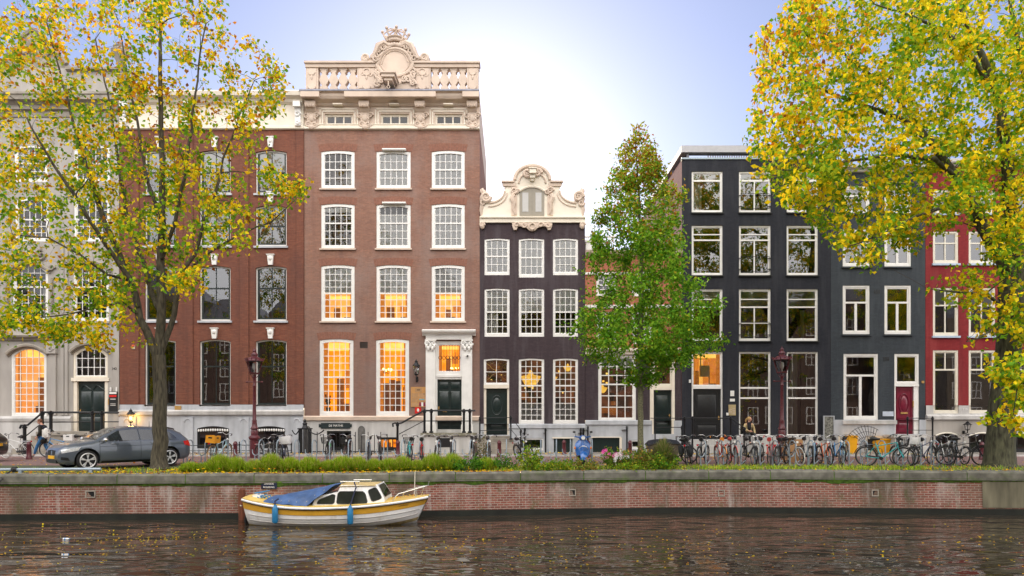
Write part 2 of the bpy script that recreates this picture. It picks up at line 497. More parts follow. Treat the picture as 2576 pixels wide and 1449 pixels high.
# ------------------------------------------------------------------ house fronts
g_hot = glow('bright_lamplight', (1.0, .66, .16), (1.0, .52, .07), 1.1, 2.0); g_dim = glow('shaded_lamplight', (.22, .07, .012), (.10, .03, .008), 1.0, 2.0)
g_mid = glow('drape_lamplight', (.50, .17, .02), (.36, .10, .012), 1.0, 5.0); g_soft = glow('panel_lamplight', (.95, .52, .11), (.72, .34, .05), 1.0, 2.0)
LIT = (rm_gold, rm_peach, rm_pale, rm_brown, rm_amber)
def arcz(x, x0, x1, z1, r):
    a = (x1 - x0) / 2; xm = (x0 + x1) / 2
    Rr = (a * a + r * r) / (2 * r)
    return z1 - Rr + math.sqrt(max(0, Rr * Rr - (x - xm) ** 2))
def facade(P, mat, x0, x1, z0, z1, holes, y=YF, d=0.24, depth=9.0, name='wall', side=None, body=True):
    mb = MB()
    xs = sorted(set([x0, x1] + [h[0] for h in holes] + [h[1] for h in holes]))
    zs = sorted(set([z0, z1] + [h[2] for h in holes] + [h[3] for h in holes]))
    idx, vs, fs = {}, [], []
    def vi(i, j):
        if (i, j) not in idx:
            idx[(i, j)] = len(vs); vs.append((xs[i], y, zs[j]))
        return idx[(i, j)]
    for i in range(len(xs) - 1):
        for j in range(len(zs) - 1):
            cx, cz = (xs[i] + xs[i + 1]) / 2, (zs[j] + zs[j + 1]) / 2
            if any(h[0] < cx < h[1] and h[2] < cz < h[3] for h in holes): continue
            fs.append((vi(i, j), vi(i + 1, j), vi(i + 1, j + 1), vi(i, j + 1)))
    mb.add(vs, fs)
    for h in holes:
        a, b, c, e = h[:4]
        mb.add([(a, y, c), (a, y + d, c), (a, y + d, e), (a, y, e)], [(0, 1, 2, 3)])
        mb.add([(b, y, c), (b, y + d, c), (b, y + d, e), (b, y, e)], [(3, 2, 1, 0)])
        mb.add([(a, y, e), (a, y + d, e), (b, y + d, e), (b, y, e)], [(0, 1, 2, 3)])
        mb.add([(a, y, c), (a, y + d, c), (b, y + d, c), (b, y, c)], [(3, 2, 1, 0)])
        r = h[4] if len(h) > 4 else 0
        if r:
            xm = (a + b) / 2
            for s0, s1 in ((a, xm), (xm, b)):
                pts = [(s0 + (s1 - s0) * k / 8, arcz(s0 + (s1 - s0) * k / 8, a, b, e, r)) for k in range(9)]
                poly = [p for p in pts if p[1] < e - 1e-5] + [(pts[-1][0], e), (pts[0][0], e)] if s0 == a else pts[:1] + [p for p in pts[1:]] + [(b, e)]
                q = []
                for p in poly:
                    if not q or (abs(p[0] - q[-1][0]) + abs(p[1] - q[-1][1])) > 1e-6: q.append(p)
                if abs(q[0][0] - q[-1][0]) + abs(q[0][1] - q[-1][1]) < 1e-6: q.pop()
                mb.prism(q, y, y + d)
    if body:
        yb = y + depth
        if side is None:
            mb.add([(x0, y, z0), (x0, yb, z0), (x0, yb, z1), (x0, y, z1)], [(0, 1, 2, 3)])
            mb.add([(x1, y, z0), (x1, yb, z0), (x1, yb, z1), (x1, y, z1)], [(0, 1, 2, 3)])
        mb.add([(x0, yb, z0), (x1, yb, z0), (x1, yb, z1), (x0, yb, z1)], [(0, 1, 2, 3)])
        mb.add([(x0, y, z1), (x1, y, z1), (x1, yb, z1), (x0, yb, z1)], [(0, 1, 2, 3)])
        if side is not None:
            sb = MB()
            for x in (x0, x1):
                sb.add([(x, y, z0), (x, yb, z0), (x, yb, z1), (x, y, z1)], [(0, 1, 2, 3)])
            sb.build('side_wall', side, P, smooth=0, norm=False)
    return mb.build(name, mat, P, smooth=0, norm=False)

def window(P, u0, u1, v0, v1, grid=(1, 1, 1), split=0.5, fm=None, sm=None, fw=.11, sw=.05, bar=.032, bot=.13, room=None, deep=1.3,
           blinds=(), curtains=(), arch=0.0, y=YF, rec=.025, hb=(), vb=(), gl=None, sill=None, rail=True, name='window', things=None):
    fm = fm or white; sm = sm or fm; gl = gl or gl_old; room = room or rm_dark
    x0, x1, z0, z1 = X(u0, YF), X(u1, YF), Z(v1, YF), Z(v0, YF)
    mb = MB()
    yf = y + rec
    top = fw
    mb.box(x0, x0 + fw, yf, yf + .1, z0, z1)
    mb.box(x1 - fw, x1, yf, yf + .1, z0, z1)
    mb.box(x0 + fw, x1 - fw, yf - .012, yf + .1, z0, z0 + bot)
    if arch:
        n = 12
        po = [(x0 + (x1 - x0) * k / n, arcz(x0 + (x1 - x0) * k / n, x0, x1, z1, arch) + .01) for k in range(n + 1)]
        pi_ = [(x0 + fw + (x1 - x0 - 2 * fw) * k / n, arcz(x0 + fw + (x1 - x0 - 2 * fw) * k / n, x0 + fw, x1 - fw, z1 - top, arch)) for k in range(n + 1)]
        vs, fs = [], []
        for k in range(n + 1):
            for yy in (yf - .004, yf + .1):
                vs += [(po[k][0], yy, po[k][1]), (pi_[k][0], yy, pi_[k][1])]
        for k in range(n):
            a = 4 * k; b = a + 4
            fs += [(a, b, b + 1, a + 1), (a + 1, b + 1, b + 3, a + 3), (a + 2, a + 3, b + 3, b + 2)]
        mb.add(vs, fs)
    else:
        mb.box(x0 + fw, x1 - fw, yf, yf + .1, z1 - top, z1)
    gx0, gx1, gz0, gz1 = x0 + fw, x1 - fw, z0 + bot, z1 - top
    def ztop(x):
        return arcz(min(max(x, gx0), gx1), gx0, gx1, gz1, arch) if arch else gz1
    mb.cur = 1
    ys = yf + .03
    if sw:
        mb.box(gx0, gx0 + sw, ys, ys + .05, gz0, gz1 - (arch or 0))
        mb.box(gx1 - sw, gx1, ys, ys + .05, gz0, gz1 - (arch or 0))
        mb.box(gx0 + sw, gx1 - sw, ys + .002, ys + .05, gz0, gz0 + sw)
        if not arch: mb.box(gx0 + sw, gx1 - sw, ys + .002, ys + .05, gz1 - sw, gz1)
    cols, ru, rl = grid
    zm = gz0 + (gz1 - gz0) * split
    if rail and (ru and rl):
        mb.box(gx0 - .0, gx1, ys - .012, ys + .05, zm - .035, zm + .035)
    elif not rl:
        zm = gz0
    for k in range(1, cols):
        x = gx0 + (gx1 - gx0) * k / cols
        mb.box(x - bar / 2, x + bar / 2, ys + .006, ys + .04, gz0, ztop(x) + (.01 if arch else 0))
    hs = [zm + (gz1 - zm) * k / ru for k in range(1, ru)] + ([gz0 + (zm - gz0) * k / rl for k in range(1, rl)] if rl else [])
    for z in hs:
        xa, xb = gx0, gx1
        mb.box(xa, xb, ys + .009, ys + .038, z - bar / 2, z + bar / 2)
    for fz, th in hb:
        z = gz0 + (gz1 - gz0) * fz
        mb.box(gx0, gx1, ys - .014, ys + .045, z - th / 2, z + th / 2)
    for fx, f0, f1, th in vb:
        x = gx0 + (gx1 - gx0) * fx
        mb.box(x - th / 2, x + th / 2, ys - .008, ys + .043, gz0 + (gz1 - gz0) * f0, gz0 + (gz1 - gz0) * f1)
    w = mb.build(name, [fm, sm], P, smooth=0)
    yg = yf + .058
    g = MB()
    if arch:
        n = 12
        pts = [(gx0 - .02 + (gx1 - gx0 + .04) * k / n, ztop(gx0 + (gx1 - gx0) * k / n) + .02) for k in range(n + 1)]
        g.add([(a, yg, b) for a, b in pts] + [(gx1 + .02, yg, gz0 - .02), (gx0 - .02, yg, gz0 - .02)], [tuple(range(n + 2, -1, -1))])
    else:
        g.add([(gx0 - .02, yg, gz0 - .02), (gx1 + .02, yg, gz0 - .02), (gx1 + .02, yg, gz1 + .02), (gx0 - .02, yg, gz1 + .02)], [(0, 1, 2, 3)])
    g.build('pane', gl, w, smooth=0, norm=False)
    r = MB()
    a, b, c, e = x0 - .12, x1 + .12, z0 - .15, z1 + .1
    ya, yb = y + .245, y + .245 + deep
    r.add([(a, ya, c), (b, ya, c), (b, ya, e), (a, ya, e), (a, yb, c), (b, yb, c), (b, yb, e), (a, yb, e)],
          [(4, 5, 6, 7), (0, 4, 7, 3), (1, 2, 6, 5), (0, 1, 5, 4), (3, 7, 6, 2)])
    r.build('room', room, w, smooth=0, norm=False)
    for f0, f1, m in blinds:
        bb = MB(); zb0, zb1 = gz0 + (gz1 - gz0) * f0, gz0 + (gz1 - gz0) * f1
        bb.box(gx0 + .01, gx1 - .01, yg + .025, yg + .04, zb0, zb1)
        bb.build('blind', m, w, smooth=0)
    for f0, f1, fa, fb in curtains:
        vs, fs = [], []
        n = 26
        for k in range(n + 1):
            t = k / n
            x = gx0 + (gx1 - gx0) * (f0 + (f1 - f0) * t)
            yy = yg + .13 + .035 * math.sin(t * (f1 - f0) * 46 + u0)
            vs += [(x, yy, gz0 + (gz1 - gz0) * fa), (x + .02 * math.sin(k), yy, gz0 + (gz1 - gz0) * fb)]
        fs = [(2 * k, 2 * k + 2, 2 * k + 3, 2 * k + 1) for k in range(n)]
        cb = MB(); cb.add(vs, fs); cb.build('curtain', curt, w, smooth=180, norm=False)
    if sill:
        m, ov, h = sill
        s = MB(); s.box(x0 - ov, x1 + ov, y - .09, y + .12, z0 - h, z0 - .003)
        s.build('sill', m, w, smooth=0)
    if things: things(w, gx0, gx1, gz0, gz1, yg)
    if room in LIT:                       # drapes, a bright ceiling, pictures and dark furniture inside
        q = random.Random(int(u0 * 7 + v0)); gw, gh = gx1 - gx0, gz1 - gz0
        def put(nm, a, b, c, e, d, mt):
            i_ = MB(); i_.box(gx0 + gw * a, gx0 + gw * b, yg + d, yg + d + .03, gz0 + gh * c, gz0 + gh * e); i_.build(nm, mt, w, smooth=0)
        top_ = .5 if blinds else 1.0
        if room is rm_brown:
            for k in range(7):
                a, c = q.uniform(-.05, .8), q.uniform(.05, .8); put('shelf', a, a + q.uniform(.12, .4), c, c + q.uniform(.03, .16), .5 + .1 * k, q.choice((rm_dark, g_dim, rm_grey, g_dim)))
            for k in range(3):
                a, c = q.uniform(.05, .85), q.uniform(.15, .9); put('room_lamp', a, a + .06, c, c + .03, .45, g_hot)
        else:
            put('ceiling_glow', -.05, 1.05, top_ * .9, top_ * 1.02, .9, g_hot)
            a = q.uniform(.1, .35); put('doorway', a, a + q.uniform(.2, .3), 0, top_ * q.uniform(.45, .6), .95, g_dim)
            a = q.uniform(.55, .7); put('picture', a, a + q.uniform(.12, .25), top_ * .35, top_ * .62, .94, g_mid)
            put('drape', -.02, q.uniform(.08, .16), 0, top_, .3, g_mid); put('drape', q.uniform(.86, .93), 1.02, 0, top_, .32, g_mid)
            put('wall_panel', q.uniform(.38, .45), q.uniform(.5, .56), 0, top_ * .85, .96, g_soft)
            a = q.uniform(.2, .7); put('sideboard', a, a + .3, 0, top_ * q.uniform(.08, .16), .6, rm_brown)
    return w
def hole(u0, u1, v0, v1, r=0.0):
    return (X(u0), X(u1), Z(v1), Z(v0), r)
def moulding(P, name, mat, x0, x1, prof, y=YF):
    """prof: (outward, height) pairs from the bottom up; runs along the front"""
    mb = MB()
    poly = [(y + .02, prof[0][1])] + [(y - o, z) for o, z in prof] + [(y + .02, prof[-1][1])]
    mb.prismx(poly, x0, x1)
    return mb.build(name, mat, P, smooth=0)
def cornice_prof(z0, z1, out):
    h = z1 - z0
    return [(.05, z0), (.05, z0 + .28 * h), (.05 + .25 * out, z0 + .32 * h), (.05 + .25 * out, z0 + .5 * h), (.6 * out, z0 + .62 * h), (.9 * out, z0 + .66 * h), (.9 * out, z0 + .86 * h), (out, z0 + .9 * h), (out, z1)]
def panel_door(P, u0, u1, v0, v1, mat, style='six', y=YF, rec=.16, knob=None, name='door'):
    x0, x1, z0, z1 = X(u0), X(u1), Z(v1), Z(v0)
    yd = y + rec
    mb = MB()
    mb.box(x0, x1, yd, yd + .06, z0, z1)
    w, h = x1 - x0, z1 - z0
    def pan(a, b, c, e, lift=.03):
        xa, xb, za, zb = x0 + w * a, x0 + w * b, z0 + h * c, z0 + h * e
        i = min(.05, (xb - xa) * .25, (zb - za) * .25)
        mb.add([(xa, yd - .003, za), (xb, yd - .003, za), (xb, yd - .003, zb), (xa, yd - .003, zb),
                (xa + i, yd - lift, za + i), (xb - i, yd - lift, za + i), (xb - i, yd - lift, zb - i), (xa + i, yd - lift, zb - i)],
               [(0, 1, 5, 4), (1, 2, 6, 5), (2, 3, 7, 6), (3, 0, 4, 7), (4, 5, 6, 7)])
    def ridge(a, b, c, e, t=.03):
        xa, xb, za, zb = x0 + w * a, x0 + w * b, z0 + h * c, z0 + h * e
        mb.box(xa, xb, yd - .03, yd + .01, za, za + t); mb.box(xa, xb, yd - .03, yd + .01, zb - t, zb)
        mb.box(xa, xa + t, yd - .027, yd + .01, za + t, zb - t); mb.box(xb - t, xb, yd - .027, yd + .01, za + t, zb - t)
    if style == 'double':
        for a, b in ((.06, .46), (.54, .94)):
            pan(a, b, .80, .95); pan(a, b, .30, .76); pan(a, b, .05, .25)
        mb.box(x0 + w * .488, x0 + w * .512, yd - .025, yd + .01, z0, z1)
    elif style == 'oval':
        ridge(.1, .9, .34, .94); ridge(.14, .86, .04, .28)
        xm, zm = x0 + w * .5, z0 + h * .64
        n = 24
        ring = [(xm + w * .26 * math.cos(2 * math.pi * k / n), yd - .02, zm + h * .21 * math.sin(2 * math.pi * k / n)) for k in range(n)]
        mb.tube(ring, .02, 6, closed=True)
        mb.ball((xm, yd, zm), (w * .2, .05, h * .16), 14, 8)
        pan(.2, .8, .09, .23)
        mb.box(x0 + w * .18, x0 + w * .82, yd - .05, yd + .01, z0 + h * .305, z0 + h * .325)
    elif style == 'arched':
        for a, b in ((.07, .47), (.53, .93)):
            pan(a, b, .36, .80); pan(a, b, .05, .30)
            pts = [(x0 + w * (a + (b - a) * k / 10), yd - .02, z0 + h * (.84 + .07 * math.sin(math.pi * k / 10) + .02 * math.sin(2 * math.pi * k / 10))) for k in range(11)]
            mb.tube(pts, .025, 6)
    else:
        ridge(.1, .9, .36, .94); pan(.16, .84, .40, .88); ridge(.1, .9, .05, .30); pan(.16, .84, .08, .27)
    d = mb.build(name, mat, P, smooth=30)
    if knob is not None:
        k = MB(); kx = x0 + w * knob
        k.ball((kx, yd - .06, z0 + h * .42), .04, 10, 6); k.lathe([(.02, -.06), (.02, 0)], (kx, yd, z0 + h * .42), 8, 'y')
        k.box(kx - .03, kx + .03, yd - .012, yd, z0 + h * .38, z0 + h * .46)
        k.build('door_knob', brass, d)
    return d
def lettering(text, size, loc, mat, parent, name='lettering', depth=.004, align='CENTER'):
    cu = bpy.data.curves.new('t', 'FONT'); cu.body = text; cu.size = size; cu.extrude = depth; cu.align_x = align; cu.align_y = 'CENTER'
    o = bpy.data.objects.new('t', cu); COL.objects.link(o)
    bpy.context.view_layer.update()
    me = bpy.data.meshes.new_from_object(o.evaluated_get(bpy.context.evaluated_depsgraph_get()))
    bpy.data.objects.remove(o); bpy.data.curves.remove(cu)
    me.transform(Matrix.Rotation(R(90), 4, 'X'))
    off = LOC.get(parent.name, Vector((0, 0, 0))) if parent else Vector((0, 0, 0))
    me.transform(Matrix.Translation(Vector(loc) - off))
    me.materials.clear(); me.materials.append(mat)
    q = bpy.data.objects.new(name, me); COL.objects.link(q)
    if parent: q.parent = parent; LOC[q.name] = off
    return q
def plate(name, label, cat, u0, u1, v0, v1, mat, y=YF, t=.03, text=None, tm=None, size=.1, group=None, gap=.004):
    x0, x1, z0, z1 = X(u0, y), X(u1, y), Z(v1, y), Z(v0, y)
    P = thing(name, label, cat, ((x0 + x1) / 2, y, z0), group)
    mb = MB(); mb.box(x0, x1, y - t - gap, y - gap, z0, z1)
    mb.build('panel', mat, P, smooth=0)
    if text:
        lines = text.split('\n')
        for i, s in enumerate(lines):
            lettering(s, size, ((x0 + x1) / 2, y - t - gap - .006, z1 - (z1 - z0) * (i + .5) / len(lines)), tm, P)
    return P
def rail_set(P, posts, bars, mat=None, r=.035, y=YF, pr=None, zb=None, zt=None, name='railing'):
    mb = MB()
    for u, va, vb in posts:
        x = X(u, y); a, b = Z(va, y), Z(vb, y)
        q = pr or r * 1.5
        mb.lathe([(q * 1.8, b), (q * 1.8, b + .06), (q, b + .1), (q, a - .12), (q * 1.5, a - .08), (q * 1.5, a - .02), (q * .8, a), (q * 1.2, a + .05), (0.005, a + .1)], (x, y, 0), 10)
    for pts, rr in bars:
        mb.tube([(X(u, y), y, Z(v, y)) for u, v in pts], rr, 8)
    return mb.build(name, mat or iron, P)

# ================================================================== 1 grey sandstone house (no. 342)
P = thing('stone_house', 'grey sandstone townhouse with arched windows and number 342 beside its door', 'house', (X(120), YF, 0))
hs = []
rowA = [(36, 120, 365, 457), (186, 276, 365, 457)]
rowB = [(38, 122, 498, 607), (186, 276, 498, 607)]
rowC = [(32, 121, 663, 808), (184, 274, 663, 808)]
for a in rowA + rowB: hs.append(hole(*a, .12))
for a in rowC: hs.append(hole(*a, .36))
hs.append(hole(28, 117, 873, 1047, .36)); hs.append(hole(184, 271, 873, 1088, .36))
for du in (-165, -325):                  # the bays that run on out of the picture
    for a in (rowA[0], rowB[0]): hs.append(hole(a[0] + du, a[1] + du, a[2], a[3], .12))
    hs.append(hole(32 + du, 121 + du, 663, 808, .36)); hs.append(hole(28 + du, 117 + du, 873, 1047, .36))
facade(P, stone, X(-340), X(302) - .006, -.2, Z(172), hs, depth=9)
g = (5, 2, 3)
for du in (0, -165, -325):
    window(P, 36 + du, 120 + du, 365, 457, (5, 2, 2), room=rm_grey, arch=.12, curtains=[(0, .3, 0, 1), (.7, 1, 0, 1)])
    window(P, 38 + du, 122 + du, 498, 607, g, arch=.12, room=rm_dark)
    window(P, 32 + du, 121 + du, 663, 808, (5, 3, 4), .6, arch=.36, room=rm_dark, curtains=[(.36, .52, 0, .6), (.8, .97, 0, .6)], sill=(stone, .05, .12))
    window(P, 28 + du, 117 + du, 873, 1047, (5, 5, 4) if 0 else (5, 4, 5), .5, arch=.36, room=rm_peach, deep=1.0)
window(P, 186, 276, 365, 457, (5, 2, 2), room=rm_grey, arch=.12)
window(P, 186, 276, 498, 607, g, arch=.12, room=rm_dark)
window(P, 184, 274, 663, 808, (5, 3, 4), .6, arch=.36, room=rm_dark, sill=(stone, .05, .12))
window(P, 184, 271, 873, 950, (5, 3, 0), arch=.36, fm=cream, sm=white, room=rm_rose, bot=.07, rail=False, name='fanlight')
mb = MB()
for a, b in ((184, 193), (263, 271)): mb.box(X(a), X(b), YF + .02, YF + .2, 0.5, Z(958))
mb.box(X(180), X(275), YF - .05, YF + .14, Z(959), Z(950.5))
mb.build('door_surround', cream, P, smooth=0)
panel_door(P, 193, 263, 959, 1088, dgreen, 'arched', knob=.08)
# carved work
mb = MB()
def drip(u0, u1, v, rise, vend):
    n = 14
    for off, rr in ((.16, .09), (.05, .05)):
        pts = []
        for k in range(n + 1):
            t = k / n
            u = u0 + (u1 - u0) * t
            pts.append((X(u), YF - off + .03, Z(v) + rise * (math.sin(math.pi * t)) ** .8 + (off - .05)))
        mb.tube(pts, rr, 6)
for du in (0, -165, -325):
    mb.mark(); drip(20 + du, 124 + du, 897, .45, 0); mb.mark(); drip(26 + du, 127 + du, 688, .45, 0)
    for s in (-1, 1):
        uc = 76 + du
        mb.scroll((X(uc + s * 30), Z(643)), .28, 1.4, .07, YF - .06, s, R(90)); mb.scroll((X(uc + s * 14), Z(645)), .2, 1.3, .06, YF - .06, -s, R(90))
        mb.scroll((X(uc + s * 56), Z(675)), .16, 1.3, .06, YF - .06, s)
        mb.tube([(X(uc + s * 56), YF - .04, Z(700)), (X(uc + s * 54), YF - .06, Z(730)), (X(uc + s * 57), YF - .05, Z(760)), (X(uc + s * 54), YF - .04, Z(790))], [.05, .07, .06, .03], 6)
    mb.ball((X(76 + du), YF - .05, Z(648)), (.2, .12, .25))
mb.mark(); drip(180, 276, 891, .42, 0); mb.mark(); drip(180, 278, 685, .4, 0)
mb.build('carved_drip_mould', stoned, P)
moulding(P, 'bay_cornice', stoned, X(-340), X(147), [(.05, Z(858)), (.1, Z(856)), (.12, Z(852)), (.3, Z(849)), (.34, Z(845)), (.28, Z(842))])
mb = MB()
for u in (-16, 134):
    mb.mark(); mb.box(X(u - 9), X(u + 9), YF - .1, YF + .01, Z(1045), Z(890)); mb.box(X(u - 12), X(u + 12), YF - .2, YF + .01, Z(890), Z(859))
    mb.scroll((X(u), Z(880)), .14, 1.5, .05, YF - .2)
for u in (158, 168): mb.mark(); mb.box(X(u - 4), X(u + 4), YF - .06, YF + .01, Z(1045), Z(620))
mb.mark(); mb.box(X(286), X(301), YF - .07, YF + .01, Z(1090), Z(260))
mb.build('pilaster', stone, P, smooth=0)
moulding(P, 'main_cornice', stoned, X(-340), X(302) - .01, cornice_prof(Z(295), Z(243), .55))
moulding(P, 'plinth', greyst, X(-340), X(183), [(.12, -.1), (.12, Z(1062)), (.16, Z(1060)), (.2, Z(1053)), (.14, Z(1047))])
# attic with its shaped pediment
prof = [(-30, 172), (-30, 160), (10, 150), (14, 138), (22, 134), (40, 118), (48, 116), (50, 92), (64, 82), (80, 72), (96, 80), (112, 96), (116, 118), (130, 128), (150, 140), (165, 160), (168, 172)]
mb = MB(); mb.prism([(X(u), Z(v)) for u, v in prof][::-1], YF + .1, YF + .6)
mb.scroll((X(60), Z(120)), .4, 1.5, .1, YF + .08); mb.scroll((X(105), Z(120)), .4, 1.5, .1, YF + .08, -1); mb.ball((X(82), YF + .1, Z(105)), (.4, .2, .5))
mb.tube([(X(u), YF + .08, Z(v) + .02) for u, v in prof[1:-1]], .12, 6)
mb.build('pediment', stoned, P)
moulding(P, 'attic_coping', stoned, X(169), X(302) - .01, [(.05, Z(180)), (.18, Z(178)), (.18, Z(172)), (.1, Z(170))])
mb = MB(); mb.lathe([(.3, 0), (.3, .1), (.12, .2), (.22, .5), (.42, .85), (.44, 1.0), (.3, 1.1), (.34, 1.2), (.1, 1.3), (.1, 1.45), (.01, 1.5)], (X(293), YF + .35, Z(170)), 14)
mb.build('urn', stoned, P)
lettering('342', .17, (X(289.5), YF - .075, Z(928)), black, P, 'house_number')
# steps before the door
S = thing('stone_stoop', 'weathered grey stone stoop before the arched dark green door of number 342', 'stoop', (X(190), YF - 1.2, 0))
mb = MB()
ys = 32.5
mb.box(X(95, ys), X(292, ys), ys, YF - .13, -.1, Z(1095, ys)); mb.box(X(92, ys), X(294, ys), ys - .06, YF - .14, Z(1095, ys), Z(1086, ys))
for k in range(4):
    mb.box(X(92, ys) - .3 * (k + 1), X(92, ys) - .3 * k - .002, ys + .05, YF - .15, -.1, Z(1086, ys) - .2 * (k + 1))
mb.build('steps', stoned, S, smooth=0)
rail_set(S, [(62, 1072, 1143), (106, 1038, 1090), (128, 1038, 1087), (233, 1038, 1087), (257, 1038, 1087)],
         [([(50, 1078), (53, 1070), (60, 1070), (70, 1069), (108, 1037), (298, 1038)], .05), ([(66, 1096), (108, 1062), (298, 1061)], .025)], y=ys + .03, r=.05)

# ================================================================== 2 red-brown brick house on a pale stone base
P = thing('brick_house', 'red-brown brick townhouse with dark green sashes, white keystones and pale stone base', 'house', (X(534), YF, 0))
cols = [(364, 442), (502, 580), (643, 721)]
rows = [(378, 487), (517, 619), (669, 807), (854, 1022)]
hs = []
for a, b in cols:
    for i, (c, e) in enumerate(rows): hs.append(hole(a, b, c, e, .1))
    hs.append(hole(a - 5, b - 3, 1072, 1128, .12))
facade(P, br_red, X(302) + .006, X(765) - .006, Z(1018), Z(240), hs[:0] + [h for h in hs if h[3] > Z(1060)], name='wall')
facade(P, bluest, X(302) + .006, X(765) - .006, -.2, Z(1018), [h for h in hs if h[3] <= Z(1060)] + [(h[0], h[1], h[2], Z(1018)) for h in hs if h[2] < Z(1018) < h[3]], y=YF - .06, name='base', body=False, d=.3)
for j, (a, b) in enumerate(cols):
    for i, (c, e) in enumerate(rows):
        bl = [(0, .95, blindm)] if (i == 1 and j == 1) else ([(.5, 1, blindm)] if i == 0 else [])
        window(P, a, b, c, e, (2, 1, 1), .5 if i < 2 else .6, fm=white if i != 9 else white, sm=darksash, fw=.06, sw=.09, bar=.035, bot=.08, arch=.1, rec=.1,
               room=rm_dark if i > 1 else rm_grey, sill=(bluest, .08, .1) if i < 3 else None, blinds=bl, gl=gl_new, deep=1.6)
    w = window(P, a - 5, b - 3, 1072, 1128, (3, 1, 0), fm=black, fw=.06, arch=.12, y=YF - .06, rail=False, gl=gl_new, name='cellar_window', room=rm_dark, deep=.9)
    mb = MB()
    n = 13
    for k in range(n):
        u = a - 3 + (b - a) * (k + .5) / n
        mb.ball((X(u), YF - .1, Z(1083) + .03 * math.sin(math.pi * k / n)), (.05, .02, .07), 6, 4)
    mb.build('scalloped_valance', white, w)
    k2 = MB()
    for i, v in enumerate((640, 825, 483, 345)):
        uc = (a + b) / 2 - .5
        k2.mark(); k2.prism([(X(uc - 5), Z(v + 27)), (X(uc + 5), Z(v + 27)), (X(uc + 8), Z(v + 2)), (X(uc - 8), Z(v + 2))], YF - .12, YF + .01)
        k2.box(X(uc - 10), X(uc + 10), YF - .15, YF + .01, Z(v + 2), Z(v)); k2.ball((X(uc), YF - .12, Z(v + 10)), (.11, .05, .13), 8, 5)
    k2.build('keystone', white, P)
mb = MB()
for u0, u1 in ((302, 350), (464, 486), (604, 626), (746, 765)):
    mb.mark(); mb.box(X(u0) + (.007 if u0 == 302 else 0), X(u1) - (.007 if u1 == 765 else 0), YF - .05, YF + .01, Z(1017), Z(330))
mb.build('brick_pier', br_red, P, smooth=0)
mb = MB()
for u0, u1 in ((302, 345), (462, 488), (602, 628), (733, 765)):
    mb.mark(); mb.box(X(u0) + (.007 if u0 == 302 else 0), X(u1) - (.007 if u1 == 765 else 0), YF - .13, YF - .05, -.15, Z(1050))
    mb.torus((X((u0 + u1) / 2), YF - .135, Z(1062)), .16, .025, a0=0, a1=math.pi, n=12)
mb.build('base_pier', bluest, P)
moulding(P, 'string_course', greyst, X(302) + .008, X(765) - .008, [(.07, Z(1046)), (.18, Z(1043)), (.2, Z(1035)), (.1, Z(1031))])
moulding(P, 'entablature', cream, X(302) + .008, X(765) - .008, [(.06, Z(327)), (.12, Z(325)), (.12, Z(320)), (.08, Z(318)), (.08, Z(266)), (.25, Z(262)), (.3, Z(256)), (.55, Z(252)), (.6, Z(243)), (.55, Z(240))])
mb = MB()
for u in (320, 480, 612, 752):
    mb.mark(); mb.box(X(u - 9), X(u + 9), YF - .42, YF - .07, Z(276), Z(263)); mb.box(X(u - 7), X(u + 7), YF - .22, YF - .07, Z(320), Z(276))
    mb.scroll((X(u), Z(292)), .16, 1.4, .05, YF - .24); mb.scroll((X(u), Z(312)), .1, 1.4, .04, YF - .24, -1)
mb.build('console', white, P)
plate('brass_plaque', 'small brass plaque on the pale stone base beside a dark window', 'plaque', 440, 456, 1021, 1032, brass, y=YF - .07)

# ================================================================== 3 tall house with the balustrade
P = thing('tall_house', 'tall brown brick townhouse with cream carved parapet and lamplit windows', 'house', (X(986), YF, 0))
cols = [(808, 892), (947, 1033), (1086, 1169)]
rows = [(379, 474), (513, 625), (667, 808)]
low = [(804, 889, 853, 1048), (946, 1029, 853, 1048)]
hs = []
for a, b in cols:
    for c, e in rows: hs.append(hole(a, b, c, e, .07))
for a in low: hs.append(hole(*a, .07))
hs.append(hole(1088, 1168, 858, 1080))
hs.append(hole(905, 925, 860, 876))
top = [hole(817, 888, 286, 313), hole(957, 1029, 286, 313), hole(1094, 1163, 286, 313)]
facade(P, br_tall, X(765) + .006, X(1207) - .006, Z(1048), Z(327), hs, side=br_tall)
facade(P, creamst, X(765) + .006, X(1207) - .006, Z(327), Z(240), top, name='frieze', side=creamst)
ch = [hole(823, 884, 1084, 1134), hole(952, 1002, 1100, 1134), hole(1103, 1132, 1102, 1124)]
facade(P, greyst, X(765) + .006, X(1207) - .006, -.2, Z(1048), ch + [(h[0], h[1], h[2], Z(1048)) for h in hs if h[2] < Z(1048) - .05], y=YF - .05, name='base', body=False, d=.3)
spec = {(0, 0): dict(room=rm_rose, curtains=[(.82, 1, 0, 1)]), (0, 1): dict(room=rm_rose, curtains=[(.6, 1, 0, 1)], blinds=[(0, 1, blindm)]), (0, 2): dict(room=rm_rose, blinds=[(0, 1, blindm)]),  # full blinds of these two rows added to brighten the panes like glare
        (1, 0): dict(room=rm_grey, blinds=[(.86, 1, blindm)]), (1, 1): dict(room=rm_rose, blinds=[(0, .8, blindm)]), (1, 2): dict(room=rm_rose, blinds=[(.66, 1, blindm), (0, .655, blindm)]),
        (2, 0): dict(room=rm_pale, blinds=[(.52, 1, blindm)]), (2, 1): dict(room=rm_pale, blinds=[(.52, 1, blindm)]), (2, 2): dict(room=rm_pale, blinds=[(.52, 1, blindm)])}
gr = [(5, 2, 2), (5, 2, 3), (5, 4, 4)]
for i, (c, e) in enumerate(rows):
    for j, (a, b) in enumerate(cols):
        window(P, a, b, c, e, gr[i], (.5, .58, .5)[i], fw=.13, bot=.13, arch=.07, sill=(creamst, .07, .08), **spec[(i, j)])
